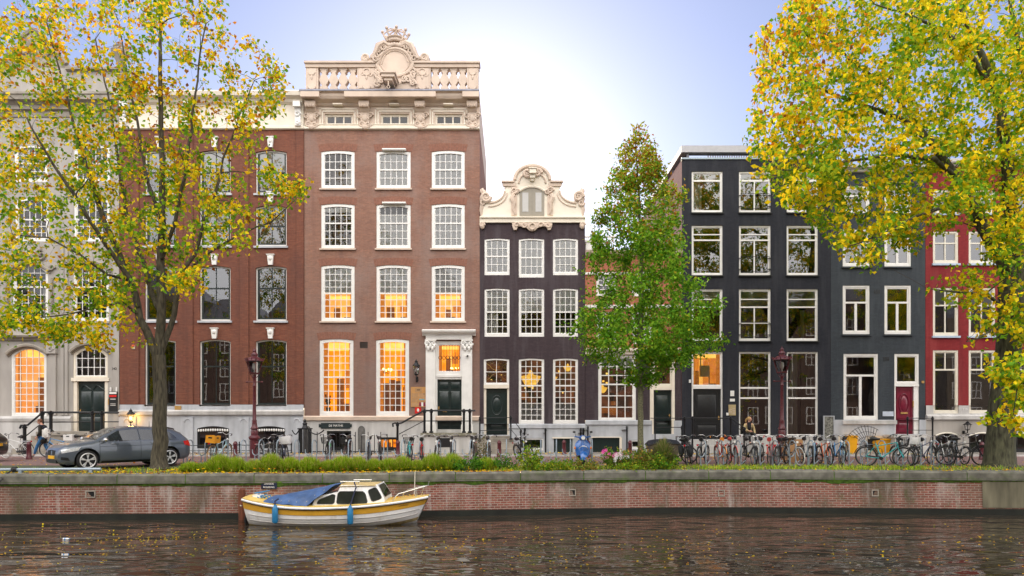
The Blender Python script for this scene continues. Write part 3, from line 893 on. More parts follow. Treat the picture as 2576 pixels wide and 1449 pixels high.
for j, a in enumerate(low):
    def furn(w, x0, x1, z0, z1, yg, j=j):
        q = MB()
        if j == 1:
            q.box(x0 + .1, x0 + .35, yg + .5, yg + .8, z0, z0 + 1.5); q.box(x0 + .7, x0 + 1.0, yg + .5, yg + .75, z0 - .1, z0 + 1.6); q.box(x0 + 1.1, x1 - .2, yg + .7, yg + .9, z0, z0 + 1.3)
        else:
            q.lathe([(.09, 0), (.13, .25), (.02, .26)], (x0 + .22, yg + .2, z0), 8)
            for k in range(9):
                q.tube([(x0 + .22, yg + .2, z0 + .25), (x0 + .2 + .13 * math.sin(k * 2.1), yg + .2 + .06 * math.cos(k), z0 + .5 + .05 * k)], [.012, .035], 4)
        q.build('furnishing' if j else 'pot_plant', rm_brown if j else dgreen, w)
    window(P, *a, (5, 5, 5), .5, fw=.14, bot=.22, arch=.07, room=rm_gold, deep=1.1, things=furn)
for a in (( 817, 888), (957, 1029), (1094, 1163)):
    window(P, a[0], a[1], 286, 313, (3, 1, 0), fm=cream, fw=.06, bot=.06, bar=.07, rail=False, room=rm_rose, name='attic_window', rec=.1)
mb = MB()
for a, b, v in ((963, 1022, 376), (963, 1022, 510)): mb.mark(); mb.box(X(a), X(b), YF - .16, YF + .02, Z(v + 4), Z(v)); mb.lathe([(.05, X(a)), (.05, X(b))], (0, YF - .17, Z(v + 3)), 8, 'x')
mb.build('awning_box', white, P)
mb = MB()                                # brick arches over the openings
for a, b, v in [(c[0], c[1], r[0]) for c in cols for r in rows] + [(804, 889, 853), (946, 1029, 853)]:
    n = 16; mb.mark()
    for k in range(n):
        t0, t1 = k / n + .004, (k + 1) / n - .004
        x0, x1 = X(a - 4) + (X(b + 4) - X(a - 4)) * t0, X(a - 4) + (X(b + 4) - X(a - 4)) * t1
        f0, f1 = (t0 - .5) * .16, (t1 - .5) * .16
        zb = Z(v) + .01 - .07 * (2 * (t0 + t1) / 2 - 1) ** 2
        mb.prism([(x0, zb), (x1, zb), (x1 + f1, zb + .36), (x0 + f0, zb + .36)], YF - .012, YF + .01)
mb.build('brick_arch', plain('arch_brick', (0.25, 0.11, 0.075), .85, var=.2, scale=9), P, smooth=0)
moulding(P, 'base_course', creamst, X(765) + .008, X(1207) - .008, [(.06, Z(1059)), (.14, Z(1057)), (.16, Z(1049)), (.06, Z(1046))])
v = MB(); v.box(X(905), X(925), YF + .04, YF + .1, Z(876), Z(860))
for k in range(5): v.box(X(905), X(925), YF + .02, YF + .05, Z(876) + .02 + k * .065, Z(876) + .045 + k * .065)
v.build('air_grille', plain('brown_grille', (.05, .035, .03), .6), P, smooth=0)
# cellar lights, their boards and the arched niches
window(P, 823, 884, 1084, 1134, (2, 1, 0), fm=black, fw=.05, y=YF - .05, rail=False, name='cellar_window', room=rm_dark, deep=.8)
window(P, 952, 1002, 1100, 1134, (4, 1, 0), fm=black, fw=.07, bar=.05, y=YF - .05, rail=False, name='cellar_window', room=rm_gold, deep=.8)
window(P, 1103, 1132, 1102, 1124, (1, 1, 0), fm=black, fw=.05, y=YF - .05, rail=False, name='cellar_window', room=rm_dark, deep=.6)
mb = MB()
for u in (774, 910):
    mb.mark()
    pts = [(X(u - 9), .0), (X(u + 9), .0), (X(u + 9), Z(1082))] + [(X(u) + .18 * math.cos(a), Z(1082) + .22 * math.sin(a)) for a in [math.pi * k / 8 for k in range(1, 8)]] + [(X(u - 9), Z(1082))]
    mb.prism(pts, YF - .075, YF - .045)
mb.build('cellar_hatch', plain('weathered_hatch', (.13, .125, .12), .8, var=.3), P, smooth=0)
# cornice
Zc = [(.05, Z(268)), (.1, Z(266)), (.14, Z(262)), (.42, Z(258)), (.5, Z(252)), (.5, Z(246)), (.62, Z(244))]
moulding(P, 'main_cornice', creamst, X(765) + .008, X(1207) - .008, Zc)
moulding(P, 'cornice_flashing', slate, X(762), X(1207) - .004, [(.5, Z(244)), (.66, Z(243.5)), (.6, Z(238)), (.2, Z(236))])
mb = MB()
for a, b in ((765, 812), (873, 1100), (1165, 1207)):   # the parts that break forward over the consoles
    mb.mark(); mb.box(X(a) + .009, X(b) - .009, YF - .66, YF - .44, Z(258), Z(245))
mb.build('cornice_break', creamst, P, smooth=0)
moulding(P, 'frieze_course', cream, X(765) + .008, X(1207) - .008, [(.04, Z(328)), (.14, Z(326)), (.14, Z(321)), (.06, Z(319)), (.06, Z(316)), (.1, Z(315)), (.1, Z(313.5))])
con = MB()
for u in (785, 919, 1058, 1188):
    con.mark(); con.box(X(u - 13), X(u + 13), YF - .4, YF + .01, Z(271), Z(262.5)); con.prismx([(YF, Z(285)), (YF - .14, Z(285)), (YF - .34, Z(276)), (YF - .36, Z(271)), (YF, Z(271))], X(u - 12), X(u + 12))
    con.box(X(u - 11), X(u + 11), YF - .12, YF + .01, Z(318), Z(285))
    for k in range(6): con.ball((X(u - 12 + 24 * (k + .5) / 6), YF - .37, Z(273.5)), (.055, .08, .1), 7, 5)
    for s in (-1, 1):
        con.scroll((X(u + s * 13), Z(292)), .15, 1.4, .05, YF - .1, s); con.scroll((X(u + s * 8), Z(316)), .16, 1.4, .06, YF - .12, -s); con.scroll((X(u + s * 5), Z(304)), .1, 1.2, .04, YF - .13, s)
    con.ball((X(u), YF - .12, Z(300)), (.14, .08, .2)); con.ball((X(u), YF - .12, Z(322)), (.16, .08, .14))
con.build('console', creamst, P)
mb = MB()
for a, b in ((817, 888), (957, 1029), (1094, 1163)):
    mb.mark()
    for i, o in ((4, .05), (10, .035)):
        mb.box(X(a - i - 3), X(a - i), YF - o, YF + .01, Z(313), Z(286 - i)); mb.box(X(b + i), X(b + i + 3), YF - o, YF + .01, Z(313), Z(286 - i)); mb.box(X(a - i), X(b + i), YF - o, YF + .01, Z(286 - i), Z(283 - i))
    mb.box(X((a + b) / 2 - 12), X((a + b) / 2 + 12), YF - .3, YF, Z(269), Z(266))
mb.build('frieze_panel', cream, P, smooth=0)
# parapet: pedestals, balusters, coping
yb0, yb1 = YF - .12, YF + .32
mb = MB()
mb.box(X(771), X(1204), yb0 - .04, yb1, Z(236), Z(229.5))
mb.build('parapet_plinth', creamst, P, smooth=0)
mb = MB()
for a, b in ((771, 802), (900, 948), (1042, 1084), (1175, 1204)):
    mb.mark(); mb.box(X(a), X(b), yb0, yb1 - .02, Z(229.5), Z(171)); mb.box(X(a) + .09, X(b) - .09, yb0 - .03, yb0, Z(225), Z(176))
    c = (a + b) / 2
    mb.torus((X(c), yb0 - .035, Z(184)), .16, .035, a0=math.pi * 1.05, a1=math.pi * 1.95, n=10); mb.torus((X(c), yb0 - .035, Z(218)), .2, .035, a0=math.pi * 1.1, a1=math.pi * 1.9, n=10); mb.ball((X(c), yb0 - .03, Z(198)), (.06, .04, .13))
    if b - a > 35:
        mb.torus((X(c), yb0 - .035, Z(185)), .17, .04, n=14); mb.scroll((X(c - 9), Z(190)), .12, 1.2, .035, yb0 - .03); mb.scroll((X(c + 9), Z(190)), .12, 1.2, .035, yb0 - .03, -1)
mb.build('parapet_pedestal', creamst, P)
mb = MB()
for a, b in ((803, 900), (1084, 1175)):
    for k in range(4):
        u = a + (b - a) * (k + .5) / 4 + .5
        h0 = Z(229.5)
        f = (Z(173) - h0)
        pr = [(-.19, 0), (-.19, .17), (-.13, .2), (-.1, .26), (-.2, .38), (-.24, .48), (-.19, .6), (-.1, .74), (-.09, .8), (-.17, .84), (-.11, .88), (-.19, .92), (-.19, 1)]
        mb.mark(); mb.prism([(X(u) + x, h0 + z * f) for x, z in pr] + [(X(u) - x, h0 + z * f) for x, z in reversed(pr)], yb0 + .05, yb1 - .1)
mb.build('baluster', creamst, P, smooth=0)
mb = MB()
mb.box(X(770), X(948), yb0 - .06, yb1 + .02, Z(173), Z(164)); mb.box(X(768), X(948), yb0 - .14, yb1 + .06, Z(164), Z(159))
mb.mark(); mb.box(X(1042), X(1206), yb0 - .06, yb1 + .02, Z(173), Z(164)); mb.box(X(1042), X(1208), yb0 - .14, yb1 + .06, Z(164), Z(159))
mb.build('parapet_coping', creamst, P, smooth=0)
# the coat of arms under its crown
cx = 995
def loopx(pts, s): return [(X(cx + s * (u - cx)), Z(v)) for u, v in pts]
edge = [(946, 236), (946, 157), (912, 157), (908, 150), (915, 147), (922, 152), (932, 150), (938, 138), (944, 122), (952, 116), (968, 113), (980, 110)]
poly = loopx(edge, 1) + loopx(edge, -1)[::-1]
mb = MB(); mb.prism(poly, YF - .16, YF + .3)
mb.build('gable_slab', creamst, P, smooth=0)
mb = MB()
yc = YF - .18
n = 36
ring = [(X(cx) + (X(1040) - X(cx)) * math.cos(t) * (.9 if math.sin(t) > 0 else 1), yc, Z(163) + (Z(128) - Z(163)) * math.sin(t) * (1 if math.sin(t) > 0 else .95)) for t in [2 * math.pi * k / n for k in range(n)]]
mb.tube(ring, .1, 7, closed=True)
ring2 = [(X(cx) + (p[0] - X(cx)) * .78, yc - .02, Z(163) + (p[2] - Z(163)) * .86) for p in ring]
mb.tube(ring2, .03, 5, closed=True)
for s in (-1, 1):
    U = lambda u: X(cx + s * (u - cx))
    mb.scroll((U(1068), Z(150)), .2, 1.7, .1, yc, s, R(-60)); mb.scroll((U(1050), Z(148)), .14, 1.2, .08, yc, -s)
    mb.tube([(U(1006), yc, Z(122)), (U(1022), yc - .04, Z(114)), (U(1036), yc - .05, Z(121)), (U(1043), yc - .05, Z(138)), (U(1052), yc, Z(152))], [.08, .15, .17, .13, .1], 7)
    for k, (u, v) in enumerate([(1024, 126), (1034, 134), (1040, 145), (1030, 122), (1043, 154)]): mb.scroll((U(u), Z(v)), .16, 1.2, .06, yc - .08, s * (-1) ** k)
    for k, (u, v) in enumerate([(1038, 185), (1036, 198), (1040, 208), (1028, 206), (1018, 203), (1042, 192), (1040, 215)]): mb.scroll((U(u), Z(v)), .17, 1.3, .06, yc - .04, s * (-1) ** k, k)
    mb.scroll((U(1013), Z(120)), .18, 1.2, .07, yc - .06, s)
    mb.tube([(U(1012), yc, Z(108)), (U(1016), yc - .03, Z(103)), (U(1013), yc, Z(97))], [.09, .1, .04], 6)
for k in range(5): mb.ball((X(cx - 12 + 6 * k), yc - .05, Z(118 + abs(k - 2) * 1.2)), (.12, .1, .12), 8, 5)
mb.build('carved_cartouche', creamst, P)
mb = MB()
mb.prism([(X(cx) + .9 * math.cos(t), Z(163) + 1.1 * math.sin(t)) for t in [2 * math.pi * k / 24 for k in range(24)]], YF - .185, YF - .15)
mb.build('shield', creamst, P, smooth=0)
mb = MB()
zc0 = Z(111)
mb.lathe([(.40, 0), (.44, .05), (.43, .14), (.50, .2), (.5, .24)], (X(cx), YF + .05, zc0), 20)
for k in range(8):
    a = 2 * math.pi * k / 8 + .2
    p = Vector((math.cos(a), math.sin(a) * .9, 0))
    c0 = Vector((X(cx), YF + .05, zc0 + .24))
    mb.tube([c0 + p * .48, c0 + p * .58 + Vector((0, 0, .14)), c0 + p * .66 + Vector((0, 0, .3))], [.05, .045, .04], 6)
    mb.ball(c0 + p * .66 + Vector((0, 0, .33)), .085, 8, 5)
    mb.tube([c0 + p * .6 + Vector((0, 0, .22)), c0 + p * .42 + Vector((0, 0, .4)), c0 + Vector((0, 0, .5))], .035, 5)
mb.ball((X(cx), YF + .05, zc0 + .74), .13, 10, 6); mb.lathe([(.11, .5), (.06, .66)], (X(cx), YF + .05, zc0), 8)
mb.build('crown', creamst, P)
mb = MB()
yh = YF - .2
mb.box(X(986) - .32, X(986) + .32, yh - .95, yh, Z(221), Z(213)); mb.box(X(986) - .38, X(986) + .38, yh - 1.02, yh + .02, Z(213), Z(209.5))
mb.box(X(986) - .2, X(986) + .2, yh - .85, yh, Z(228), Z(221)); mb.tube([(X(986), yh - .8, Z(228)), (X(986), yh - .8, Z(240))], .03, 6); mb.torus((X(986), yh - .8, Z(243)), .07, .02, n=12, m=5)
mb.build('hoist_beam', creamst, P, smooth=25)
# the portal
portal = MB()
yp = YF - .16
for a, b in ((1072, 1096), (1163, 1188)):
    portal.mark(); portal.box(X(a), X(b), yp, YF + .02, Z(1090), Z(882)); portal.box(X(a) - .05, X(b) + .05, yp - .06, YF + .02, Z(1090), Z(1068))
    portal.box(X(a) + .09, X(b) - .09, yp - .02, yp, Z(1058), Z(893)); portal.box(X(a) - .04, X(b) + .04, yp - .05, YF + .02, Z(859), Z(855))
    for k in range(5):
        portal.ball((X(a + (b - a) * (k + .5) / 5), yp - .05, Z(872 + 6 * (k % 2))), (.07, .07, .13), 7, 5)
    portal.scroll((X(a + 3), Z(865)), .12, 1.5, .045, yp - .06); portal.scroll((X(b - 3), Z(865)), .12, 1.5, .045, yp - .06, -1)
    portal.box(X(a), X(b), yp + .02, YF + .02, Z(882), Z(859))
portal.build('portal_pilaster', white, P)
portal = MB(); portal.box(X(1072), X(1188), yp - .02, YF + .02, Z(855), Z(845))
portal.build('portal_architrave', white, P, smooth=0)
moulding(P, 'portal_cornice', white, X(1064), X(1197), [(.18, Z(845)), (.2, Z(842)), (.42, Z(838)), (.46, Z(834)), (.4, Z(832)), (.1, Z(829))])
mb = MB()
for a, b in ((1088, 1100), (1161, 1168)): mb.box(X(a), X(b), YF + .01, YF + .2, Z(1080), Z(858))
mb.box(X(1100), X(1161), YF + .012, YF + .2, Z(954), Z(937)); mb.box(X(1100), X(1161), YF + .012, YF + .2, Z(865), Z(858)); mb.box(X(1098), X(1163), YF - .04, YF + .013, Z(949), Z(943))
mb.build('door_frame', white, P, smooth=0)
def ironwork(w, x0, x1, z0, z1, yg):
    q = MB()
    for k in range(1, 8): q.box(x0 + (x1 - x0) * k / 8 - .008, x0 + (x1 - x0) * k / 8 + .008, yg - .03, yg - .015, z0, z1)
    for k in range(6): q.torus((x0 + (x1 - x0) * (k + .5) / 6, yg - .035, (z0 + z1) / 2 + .03), .085, .012, n=14, m=4)
    q.build('iron_tracery', iron, w)
window(P, 1100, 1161, 865, 937, (1, 1, 0), fw=.05, sw=.03, bot=.05, rail=False, room=rm_gold, name='fanlight', things=ironwork, deep=1.0)
d = panel_door(P, 1100, 1161, 954, 1080, dgreen, 'double', knob=.05)
mb = MB(); mb.box(X(1113), X(1124), YF + .115, YF + .14, Z(1036), Z(1031)); mb.build('letter_box', brass, d, smooth=0)

S = thing('door_stoop', 'mossy stone stoop with black iron railing before the white portal', 'stoop', (X(1130), YF - 1.2, 0))
ys = 33.0
mb = MB()
mb.box(X(1068, ys), X(1183, ys), ys, YF - .06, -.1, Z(1096, ys))
for k in range(4): mb.box(X(1068, ys) - .32 * (k + 1), X(1068, ys) - .32 * k - .002, ys + .04, YF - .07, -.1, Z(1096, ys) - .2 * (k + 1) + .02)
mb.build('steps', greyst, S, smooth=0)
mb = MB(); mb.box(X(1058, ys), X(1197, ys), ys - .09, YF - .06, Z(1096, ys) + .003, Z(1089.5, ys)); mb.build('landing_slab', plain('mossy_slab', (.20, .19, .10), .9, var=.4, scale=9, col2=(.34, .32, .27)), S, smooth=0)
mb = MB(); mb.box(X(1103, ys), X(1134, ys), ys - .012, ys + .01, Z(1125, ys), Z(1102, ys)); mb.build('cellar_panel', black, S, smooth=0)
rail_set(S, [(1000, 1066, 1140), (1068, 1033, 1089), (1085, 1033, 1089), (1167, 1033, 1089), (1182, 1033, 1089)],
         [([(989, 1074), (988, 1066), (994, 1064), (1000, 1066), (1010, 1064), (1066, 1033), (1196, 1033)], .045), ([(1004, 1092), (1066, 1059), (1184, 1059)], .022)], y=ys + .02, r=.038)

# ================================================================== 4 small plum house with the cream gable
P = thing('gable_house', 'narrow plum black house under a cream neck gable with scrolled shoulders', 'house', (X(1338), YF, 0))
c4_ = [(1219, 1282), (1305, 1369), (1391, 1454)]
hs = []
for i, (a, b) in enumerate(c4_):
    hs += [hole(a, b, 600, 692 + (6 if i == 1 else 0), .05), hole(a, b, 726, 847, .05)]
    if i: hs.append(hole(a, b, 902, 1066, .05))
hs.append(hole(1217, 1281, 902, 1094, .05))
facade(P, br_plum, X(1207) + .006, X(1472) - .006, Z(1066), Z(562), [h for h in hs])
ch = [hole(1307, 1367, 1103, 1133), hole(1393, 1440, 1103, 1142)]
facade(P, bluest, X(1207) + .006, X(1472) - .006, -.2, Z(1066), ch + [(h[0], h[1], h[2], Z(1066)) for h in hs if h[2] < Z(1066) - .1], y=YF - .05, name='base', body=False, d=.3)
sp = [dict(room=rm_rose), dict(room=rm_rose), dict(room=rm_rose)]
for i, (a, b) in enumerate(c4_):
    window(P, a, b, 600, 692 + (6 if i == 1 else 0), (4, 2, 2), .5, fw=.075, bot=.13, arch=.05, room=rm_rose, blinds=[(0, .98, blindm)])  # closed blinds put in to whiten the panes, in place of glare
    window(P, a, b, 726, 847, (4, 3, 3), .5, fw=.075, bot=.15, arch=.05, room=rm_grey, blinds=[(.52, 1, blindm)], curtains=[(.1, .55, 0, .5)] if i == 0 else [])
    if i:
        window(P, a, b, 902, 1066, (4, 4, 6), .6 if 0 else .58, fw=.075, bot=.14, arch=.05, room=rm_brown, blinds=[(0, .28, greyblind)], deep=1.6)
def stars(w, x0, x1, z0, z1, yg):
    q = MB(); xm, zm = (x0 + x1) / 2, (z0 + z1) / 2
    for sx in (-1, 1):
        for sz in (-1, 1):
            q.tube([(xm + sx * .1, yg + .03, zm + sz * .1), (xm + sx * .25, yg + .03, zm + sz * .18), (xm + sx * .32, yg + .03, zm + sz * .3), (xm + sx * .5, yg + .03, zm + sz * .42)], .014, 5)
            q.ball((xm + sx * .22, yg + .03, zm + sz * .42), .03, 6, 4); q.ball((xm + sx * .42, yg + .03, zm + sz * .18), .03, 6, 4)
    q.build('gilt_stars', plain('gilt', (.72, .5, .16), .35, .6), w)
window(P, 1217, 1281, 902, 968, (2, 2, 0), fw=.07, bot=.06, rail=False, arch=.05, room=rm_brown, name='fanlight', things=stars)
mb = MB()
for a, b in ((1217, 1223), (1276, 1281)): mb.box(X(a), X(b), YF + .03, YF + .2, Z(1094), Z(968))
mb.box(X(1217), X(1281), YF - .03, YF + .15, Z(977), Z(968.5))
mb.build('door_frame', cream, P, smooth=0)
panel_door(P, 1223, 1276, 977, 1094, dgreen, 'oval')
window(P, 1307, 1367, 1103, 1133, (2, 1, 0), fm=white, sm=black, fw=.06, y=YF - .05, rail=False, gl=gl_new, name='cellar_window', deep=.7)
mb = MB(); mb.box(X(1393), X(1440), YF, YF + .05, Z(1142), Z(1103)); mb.build('cellar_door', dgreen, P, smooth=0)
mb = MB(); mb.box(X(1389), X(1444), YF - .1, YF - .04, Z(1103), Z(1100)); mb.build('cellar_lintel', cream, P, smooth=0)
moulding(P, 'base_course', bluest, X(1280), X(1472) - .008, [(.05, Z(1079)), (.1, Z(1077)), (.1, Z(1068)), (.05, Z(1066.5))])
mb = MB()
for u in (1320, 1372, 1460, 1467):
    mb.mark(); mb.lathe([(.04, 0.05), (.04, Z(1085)), (.055, Z(1084)), (.05, Z(1078)), (.01, Z(1076))], (X(u), YF - .14, 0), 8); mb.box(X(u) - .12, X(u), YF - .15, YF - .05, Z(1090), Z(1089))
mb.build('drain_post', iron, P)
# gable outline, mirrored about its axis
ca = 1338.8
half = [(1271, 562), (1204.6 + 4, 562)]
right = [(1471, 562), (1471, 546), (1466, 542), (1464, 525), (1450, 508)]
for k in range(9):                         # hollow curve up to the shoulder
    t = k / 8 * math.pi / 2
    right.append((1448 - 41 * math.sin(t), 507 - 31 * (1 - math.cos(t))))
right += [(1406, 474), (1409, 472), (1409, 466), (1414, 463), (1414, 456), (1386, 454)]
for k in range(1, 10):
    t = k / 9 * math.pi / 2
    right.append((ca + 47.5 * math.cos(t), 454 - 39 * math.sin(t)))
poly = [(X(u), Z(v)) for u, v in right] + [(X(2 * ca - u), Z(v)) for u, v in reversed(right[:-1])]
mb = MB(); mb.prism(poly, YF - .06, YF + .28); mb.build('gable', cream, P, smooth=0)
mb = MB()
arc = [(X(ca + 44 * math.cos(t)), YF - .09, Z(454 - 36 * math.sin(t))) for t in [math.pi * k / 20 for k in range(21)]]
mb.tube(arc, .09, 7)
arc = [(X(ca + 34 * math.cos(t)), YF - .08, Z(462 - 28 * math.sin(t))) for t in [math.pi * k / 20 for k in range(21)]]
mb.tube(arc, .05, 6)
for s in (-1, 1):
    U = lambda u: X(ca + s * (u - ca))
    for rr, off, th in ((0, 0, .05), (9, 6, .035)):
        mb.tube([(U(1449 + 0 - (41 + off) * math.sin(t) * 1.0), YF - .075, Z(512 + rr - (31 + off * .5) * (1 - math.cos(t)))) for t in [math.pi / 2 * k / 10 for k in range(11)]], th, 6)
    mb.box(min(U(1384), U(1416)), max(U(1384), U(1416)), YF - .2, YF + .02, Z(461), Z(457)); mb.box(min(U(1380), U(1412)), max(U(1380), U(1412)), YF - .13, YF + .02, Z(470), Z(461))
    mb.box(min(U(1377), U(1391)), max(U(1377), U(1391)), YF - .1, YF, Z(543), Z(470)); mb.scroll((U(1384), Z(481)), .17, 1.5, .06, YF - .13, s); mb.scroll((U(1376), Z(484)), .13, 1.4, .05, YF - .12, -s)
    mb.tube([(U(1386), YF - .11, Z(490)), (U(1390), YF - .14, Z(500)), (U(1384), YF - .14, Z(512)), (U(1387), YF - .13, Z(525)), (U(1382), YF - .1, Z(540))], [.1, .12, .1, .08, .05], 6)
    # flame-like vases on the outer corners
    mb.ball((U(1458), YF + .05, Z(500)), (.28, .2, .32)); mb.scroll((U(1455), Z(497)), .26, 1.7, .09, YF - .12, s); mb.scroll((U(1462), Z(512)), .16, 1.4, .07, YF - .1, -s)
    mb.tube([(U(1457), YF + .05, Z(492)), (U(1461), YF + .05, Z(483)), (U(1465), YF + .05, Z(475)), (U(1462), YF + .05, Z(472))], [.16, .14, .08, .02], 7)
    for k in range(5): mb.ball((U(1452 + 4 * k), YF + .05, Z(488 - 2 * k + (4 if k % 2 else 0))), (.07, .08, .12), 6, 4)
    mb.tube([(U(1464), YF, Z(515)), (U(1467), YF - .02, Z(530)), (U(1465), YF, Z(544))], [.13, .1, .07], 6)
    mb.ball((U(1464), YF - .08, Z(568)), (.13, .1, .2)); mb.scroll((U(1465), Z(568)), .14, 1.3, .05, YF - .14)
mb.scroll((X(1326), Z(437)), .22, 1.6, .08, YF - .12, -1); mb.scroll((X(1352), Z(437)), .22, 1.6, .08, YF - .12, 1)
mb.build('gable_carving', creamst, P)
moulding(P, 'gable_course', cream, X(1207) + .01, X(1472) - .01, [(.07, Z(562)), (.12, Z(561)), (.12, Z(552)), (.2, Z(550)), (.2, Z(547.5)), (.07, Z(546))])
mb = MB()
pts = [(1288, 563), (1389, 563), (1388, 572), (1384, 580), (1378, 580), (1374, 571), (1362, 571), (1352, 575), (1346, 581), (1338.8, 583), (1331, 581), (1325, 575), (1315, 571), (1303, 571), (1299, 580), (1293, 580), (1289, 572)]
mb.prism([(X(u), Z(v)) for u, v in pts][::-1], YF - .15, YF - .01)
for u, s in ((1300, 1), (1318, -1), (1360, 1), (1378, -1)): mb.scroll((X(u), Z(568)), .14, 1.3, .05, YF - .16, s)
mb.torus((X(1338.8), YF - .17, Z(572)), .15, .04, n=14)
mb.build('carved_apron', creamst, P, smooth=25)
hx0, hx1 = X(1307), X(1369)
mb = MB()
arcp = [(hx0 + (hx1 - hx0) * k / 12, arcz(hx0 + (hx1 - hx0) * k / 12, hx0, hx1, Z(473), .22)) for k in range(13)]
mb.prism([(hx0, Z(544))] + [(hx1, Z(544))] + arcp[::-1], YF - .085, YF - .05)
mb.box(X(1338) - .015, X(1338) + .015, YF - .1, YF - .08, Z(543), Z(475))
h = mb.build('hoist_shutter', taupe, P, smooth=0)
mb = MB()
for a, b in ((1314, 1329), (1347, 1362)): mb.mark(); mb.box(X(a), X(b), YF - .1, YF - .084, Z(534), Z(486))
mb.build('shutter_panel', greyblind, h, smooth=0)
mb = MB(); mb.tube([(a, YF - .1, b + .03) for a, b in arcp], .06, 6); mb.box(X(1331), X(1347), YF - .75, YF - .05, Z(448), Z(437)); mb.box(X(1333), X(1345), YF - .6, YF - .05, Z(457), Z(448)); mb.box(X(1329), X(1349), YF - .8, YF - .05, Z(437), Z(434.5)); mb.box(X(1336), X(1342), YF - .5, YF - .4, Z(463), Z(457))
mb.build('hoist_beam', cream, P, smooth=20)
S = thing('door_stoop', 'low stone stoop under the dark green oval-panelled door', 'stoop', (X(1250), YF - .8, 0))
ys = 33.3
mb = MB(); mb.box(X(1196, ys), X(1292, ys), ys, YF - .07, -.1, Z(1103, ys)); mb.box(X(1190, ys), X(1300, ys), ys - .3, ys - .002, -.1, Z(1113, ys)); mb.box(X(1186, ys), X(1306, ys), ys - .6, ys - .302, -.1, Z(1128, ys)); mb.box(X(1216), X(1283), ys + .3, YF + .1, Z(1103, ys), Z(1096)); mb.build('steps', stoned, S, smooth=0)
rail_set(S, [(1207, 1052, 1110), (1285, 1050, 1106), (1310, 1084, 1142)], [([(1205, 1052), (1287, 1050), (1312, 1084)], .02), ([(1205, 1083), (1287, 1082), (1310, 1110)], .016)], y=ys - .1, r=.025)

# ================================================================== 5 low orange brick house behind the young tree
P = thing('orange_house', 'low orange brick house behind the young green tree, with a large shop window', 'house', (X(1590), YF, 0))
hs = [hole(1505, 1600, 893, 1060), hole(1640, 1695, 893, 1092)]
up = [hole(1500, 1550, 690, 745), hole(1590, 1640, 690, 745), hole(1500, 1550, 785, 865), hole(1590, 1640, 785, 865)]
facade(P, br_org, X(1472) + .006, X(1715) - .006, Z(880), Z(638), up)
facade(P, br_plum, X(1472) + .006, X(1715) - .006, Z(1058), Z(880), [(h[0], h[1], max(h[2], Z(1058)), h[3]) for h in hs], name='shopfront_wall', y=YF + .02)
ch = [hole(1490, 1558, 1101, 1142), hole(1588, 1610, 1108, 1130)]
facade(P, bluest, X(1472) + .006, X(1715) - .006, -.2, Z(1058), ch + [(h[0], h[1], h[2], Z(1058)) for h in hs if h[2] < Z(1058) - .1], y=YF - .05, name='base', body=False, d=.3)
for a in ((1500, 1550, 690, 745), (1590, 1640, 690, 745), (1500, 1550, 785, 865), (1590, 1640, 785, 865)):
    window(P, *a, (3, 2, 2), .5, fw=.09, room=rm_grey)
window(P, 1505, 1600, 893, 1060, (4, 3, 3), .56, fw=.12, bot=.14, bar=.045, room=rm_brown, y=YF + .02, deep=2.0, blinds=[(.82, 1, blindg)], gl=gl_old)
window(P, 1640, 1695, 893, 972, (1, 1, 0), fm=offwhite, fw=.12, bot=.09, rail=False, room=rm_brown, name='fanlight', y=YF + .02)
mb = MB()
for a, b in ((1635, 1644), (1690, 1697)): mb.box(X(a), X(b), YF - .04, YF + .2, Z(1092), Z(890))
mb.box(X(1644), X(1690), YF - .02, YF + .15, Z(981), Z(972))
mb.build('door_frame', cream, P, smooth=0)
panel_door(P, 1644, 1690, 981, 1092, dgreen, 'single', knob=.9)
moulding(P, 'shop_fascia', cream, X(1472) + .008, X(1715) - .008, [(.05, Z(893)), (.1, Z(891)), (.1, Z(885)), (.22, Z(883)), (.22, Z(878)), (.06, Z(876))])
moulding(P, 'string_course', white, X(1472) + .008, X(1715) - .008, [(.02, Z(692)), (.08, Z(691)), (.08, Z(686)), (.02, Z(685))])
moulding(P, 'string_course', white, X(1472) + .008, X(1715) - .008, [(.02, Z(776)), (.08, Z(775)), (.08, Z(768)), (.02, Z(767))])
moulding(P, 'cornice', creamst, X(1472) + .008, X(1715) - .008, [(.04, Z(645)), (.12, Z(643)), (.25, Z(638)), (.3, Z(632)), (.1, Z(630))])
moulding(P, 'base_course', bluest, X(1472) + .008, X(1637), [(.05, Z(1070)), (.12, Z(1068)), (.12, Z(1059)), (.05, Z(1057))])
mb = MB(); mb.box(X(1490), X(1558), YF, YF + .05, Z(1142), Z(1101)); mb.build('cellar_door', dgreen, P, smooth=0)
mb = MB(); mb.box(X(1487), X(1562), YF - .1, YF - .04, Z(1101), Z(1098.5)); mb.box(X(1558), X(1564), YF - .1, YF - .04, Z(1142), Z(1101)); mb.build('cellar_frame', cream, P, smooth=0)
window(P, 1588, 1610, 1108, 1130, (2, 1, 0), fm=white, sm=black, fw=.05, rail=False, y=YF - .05, name='cellar_window', deep=.6)
mb = MB()
mb.box(X(1475), X(1500), YF + .3, YF + 1.2, Z(630), Z(605)); mb.box(X(1473), X(1503), YF + .25, YF + 1.25, Z(605), Z(600))
mb.build('dormer_corner', white, P, smooth=0)
mb = MB()
for k in range(14): mb.box(X(1476 + 6 * k), X(1478 + 6 * k), YF + 1.5, YF + 1.55, Z(630), Z(576))
mb.box(X(1474), X(1562), YF + 1.48, YF + 1.57, Z(577), Z(573))
mb.build('roof_terrace_railing', white, P, smooth=0)
mb = MB()
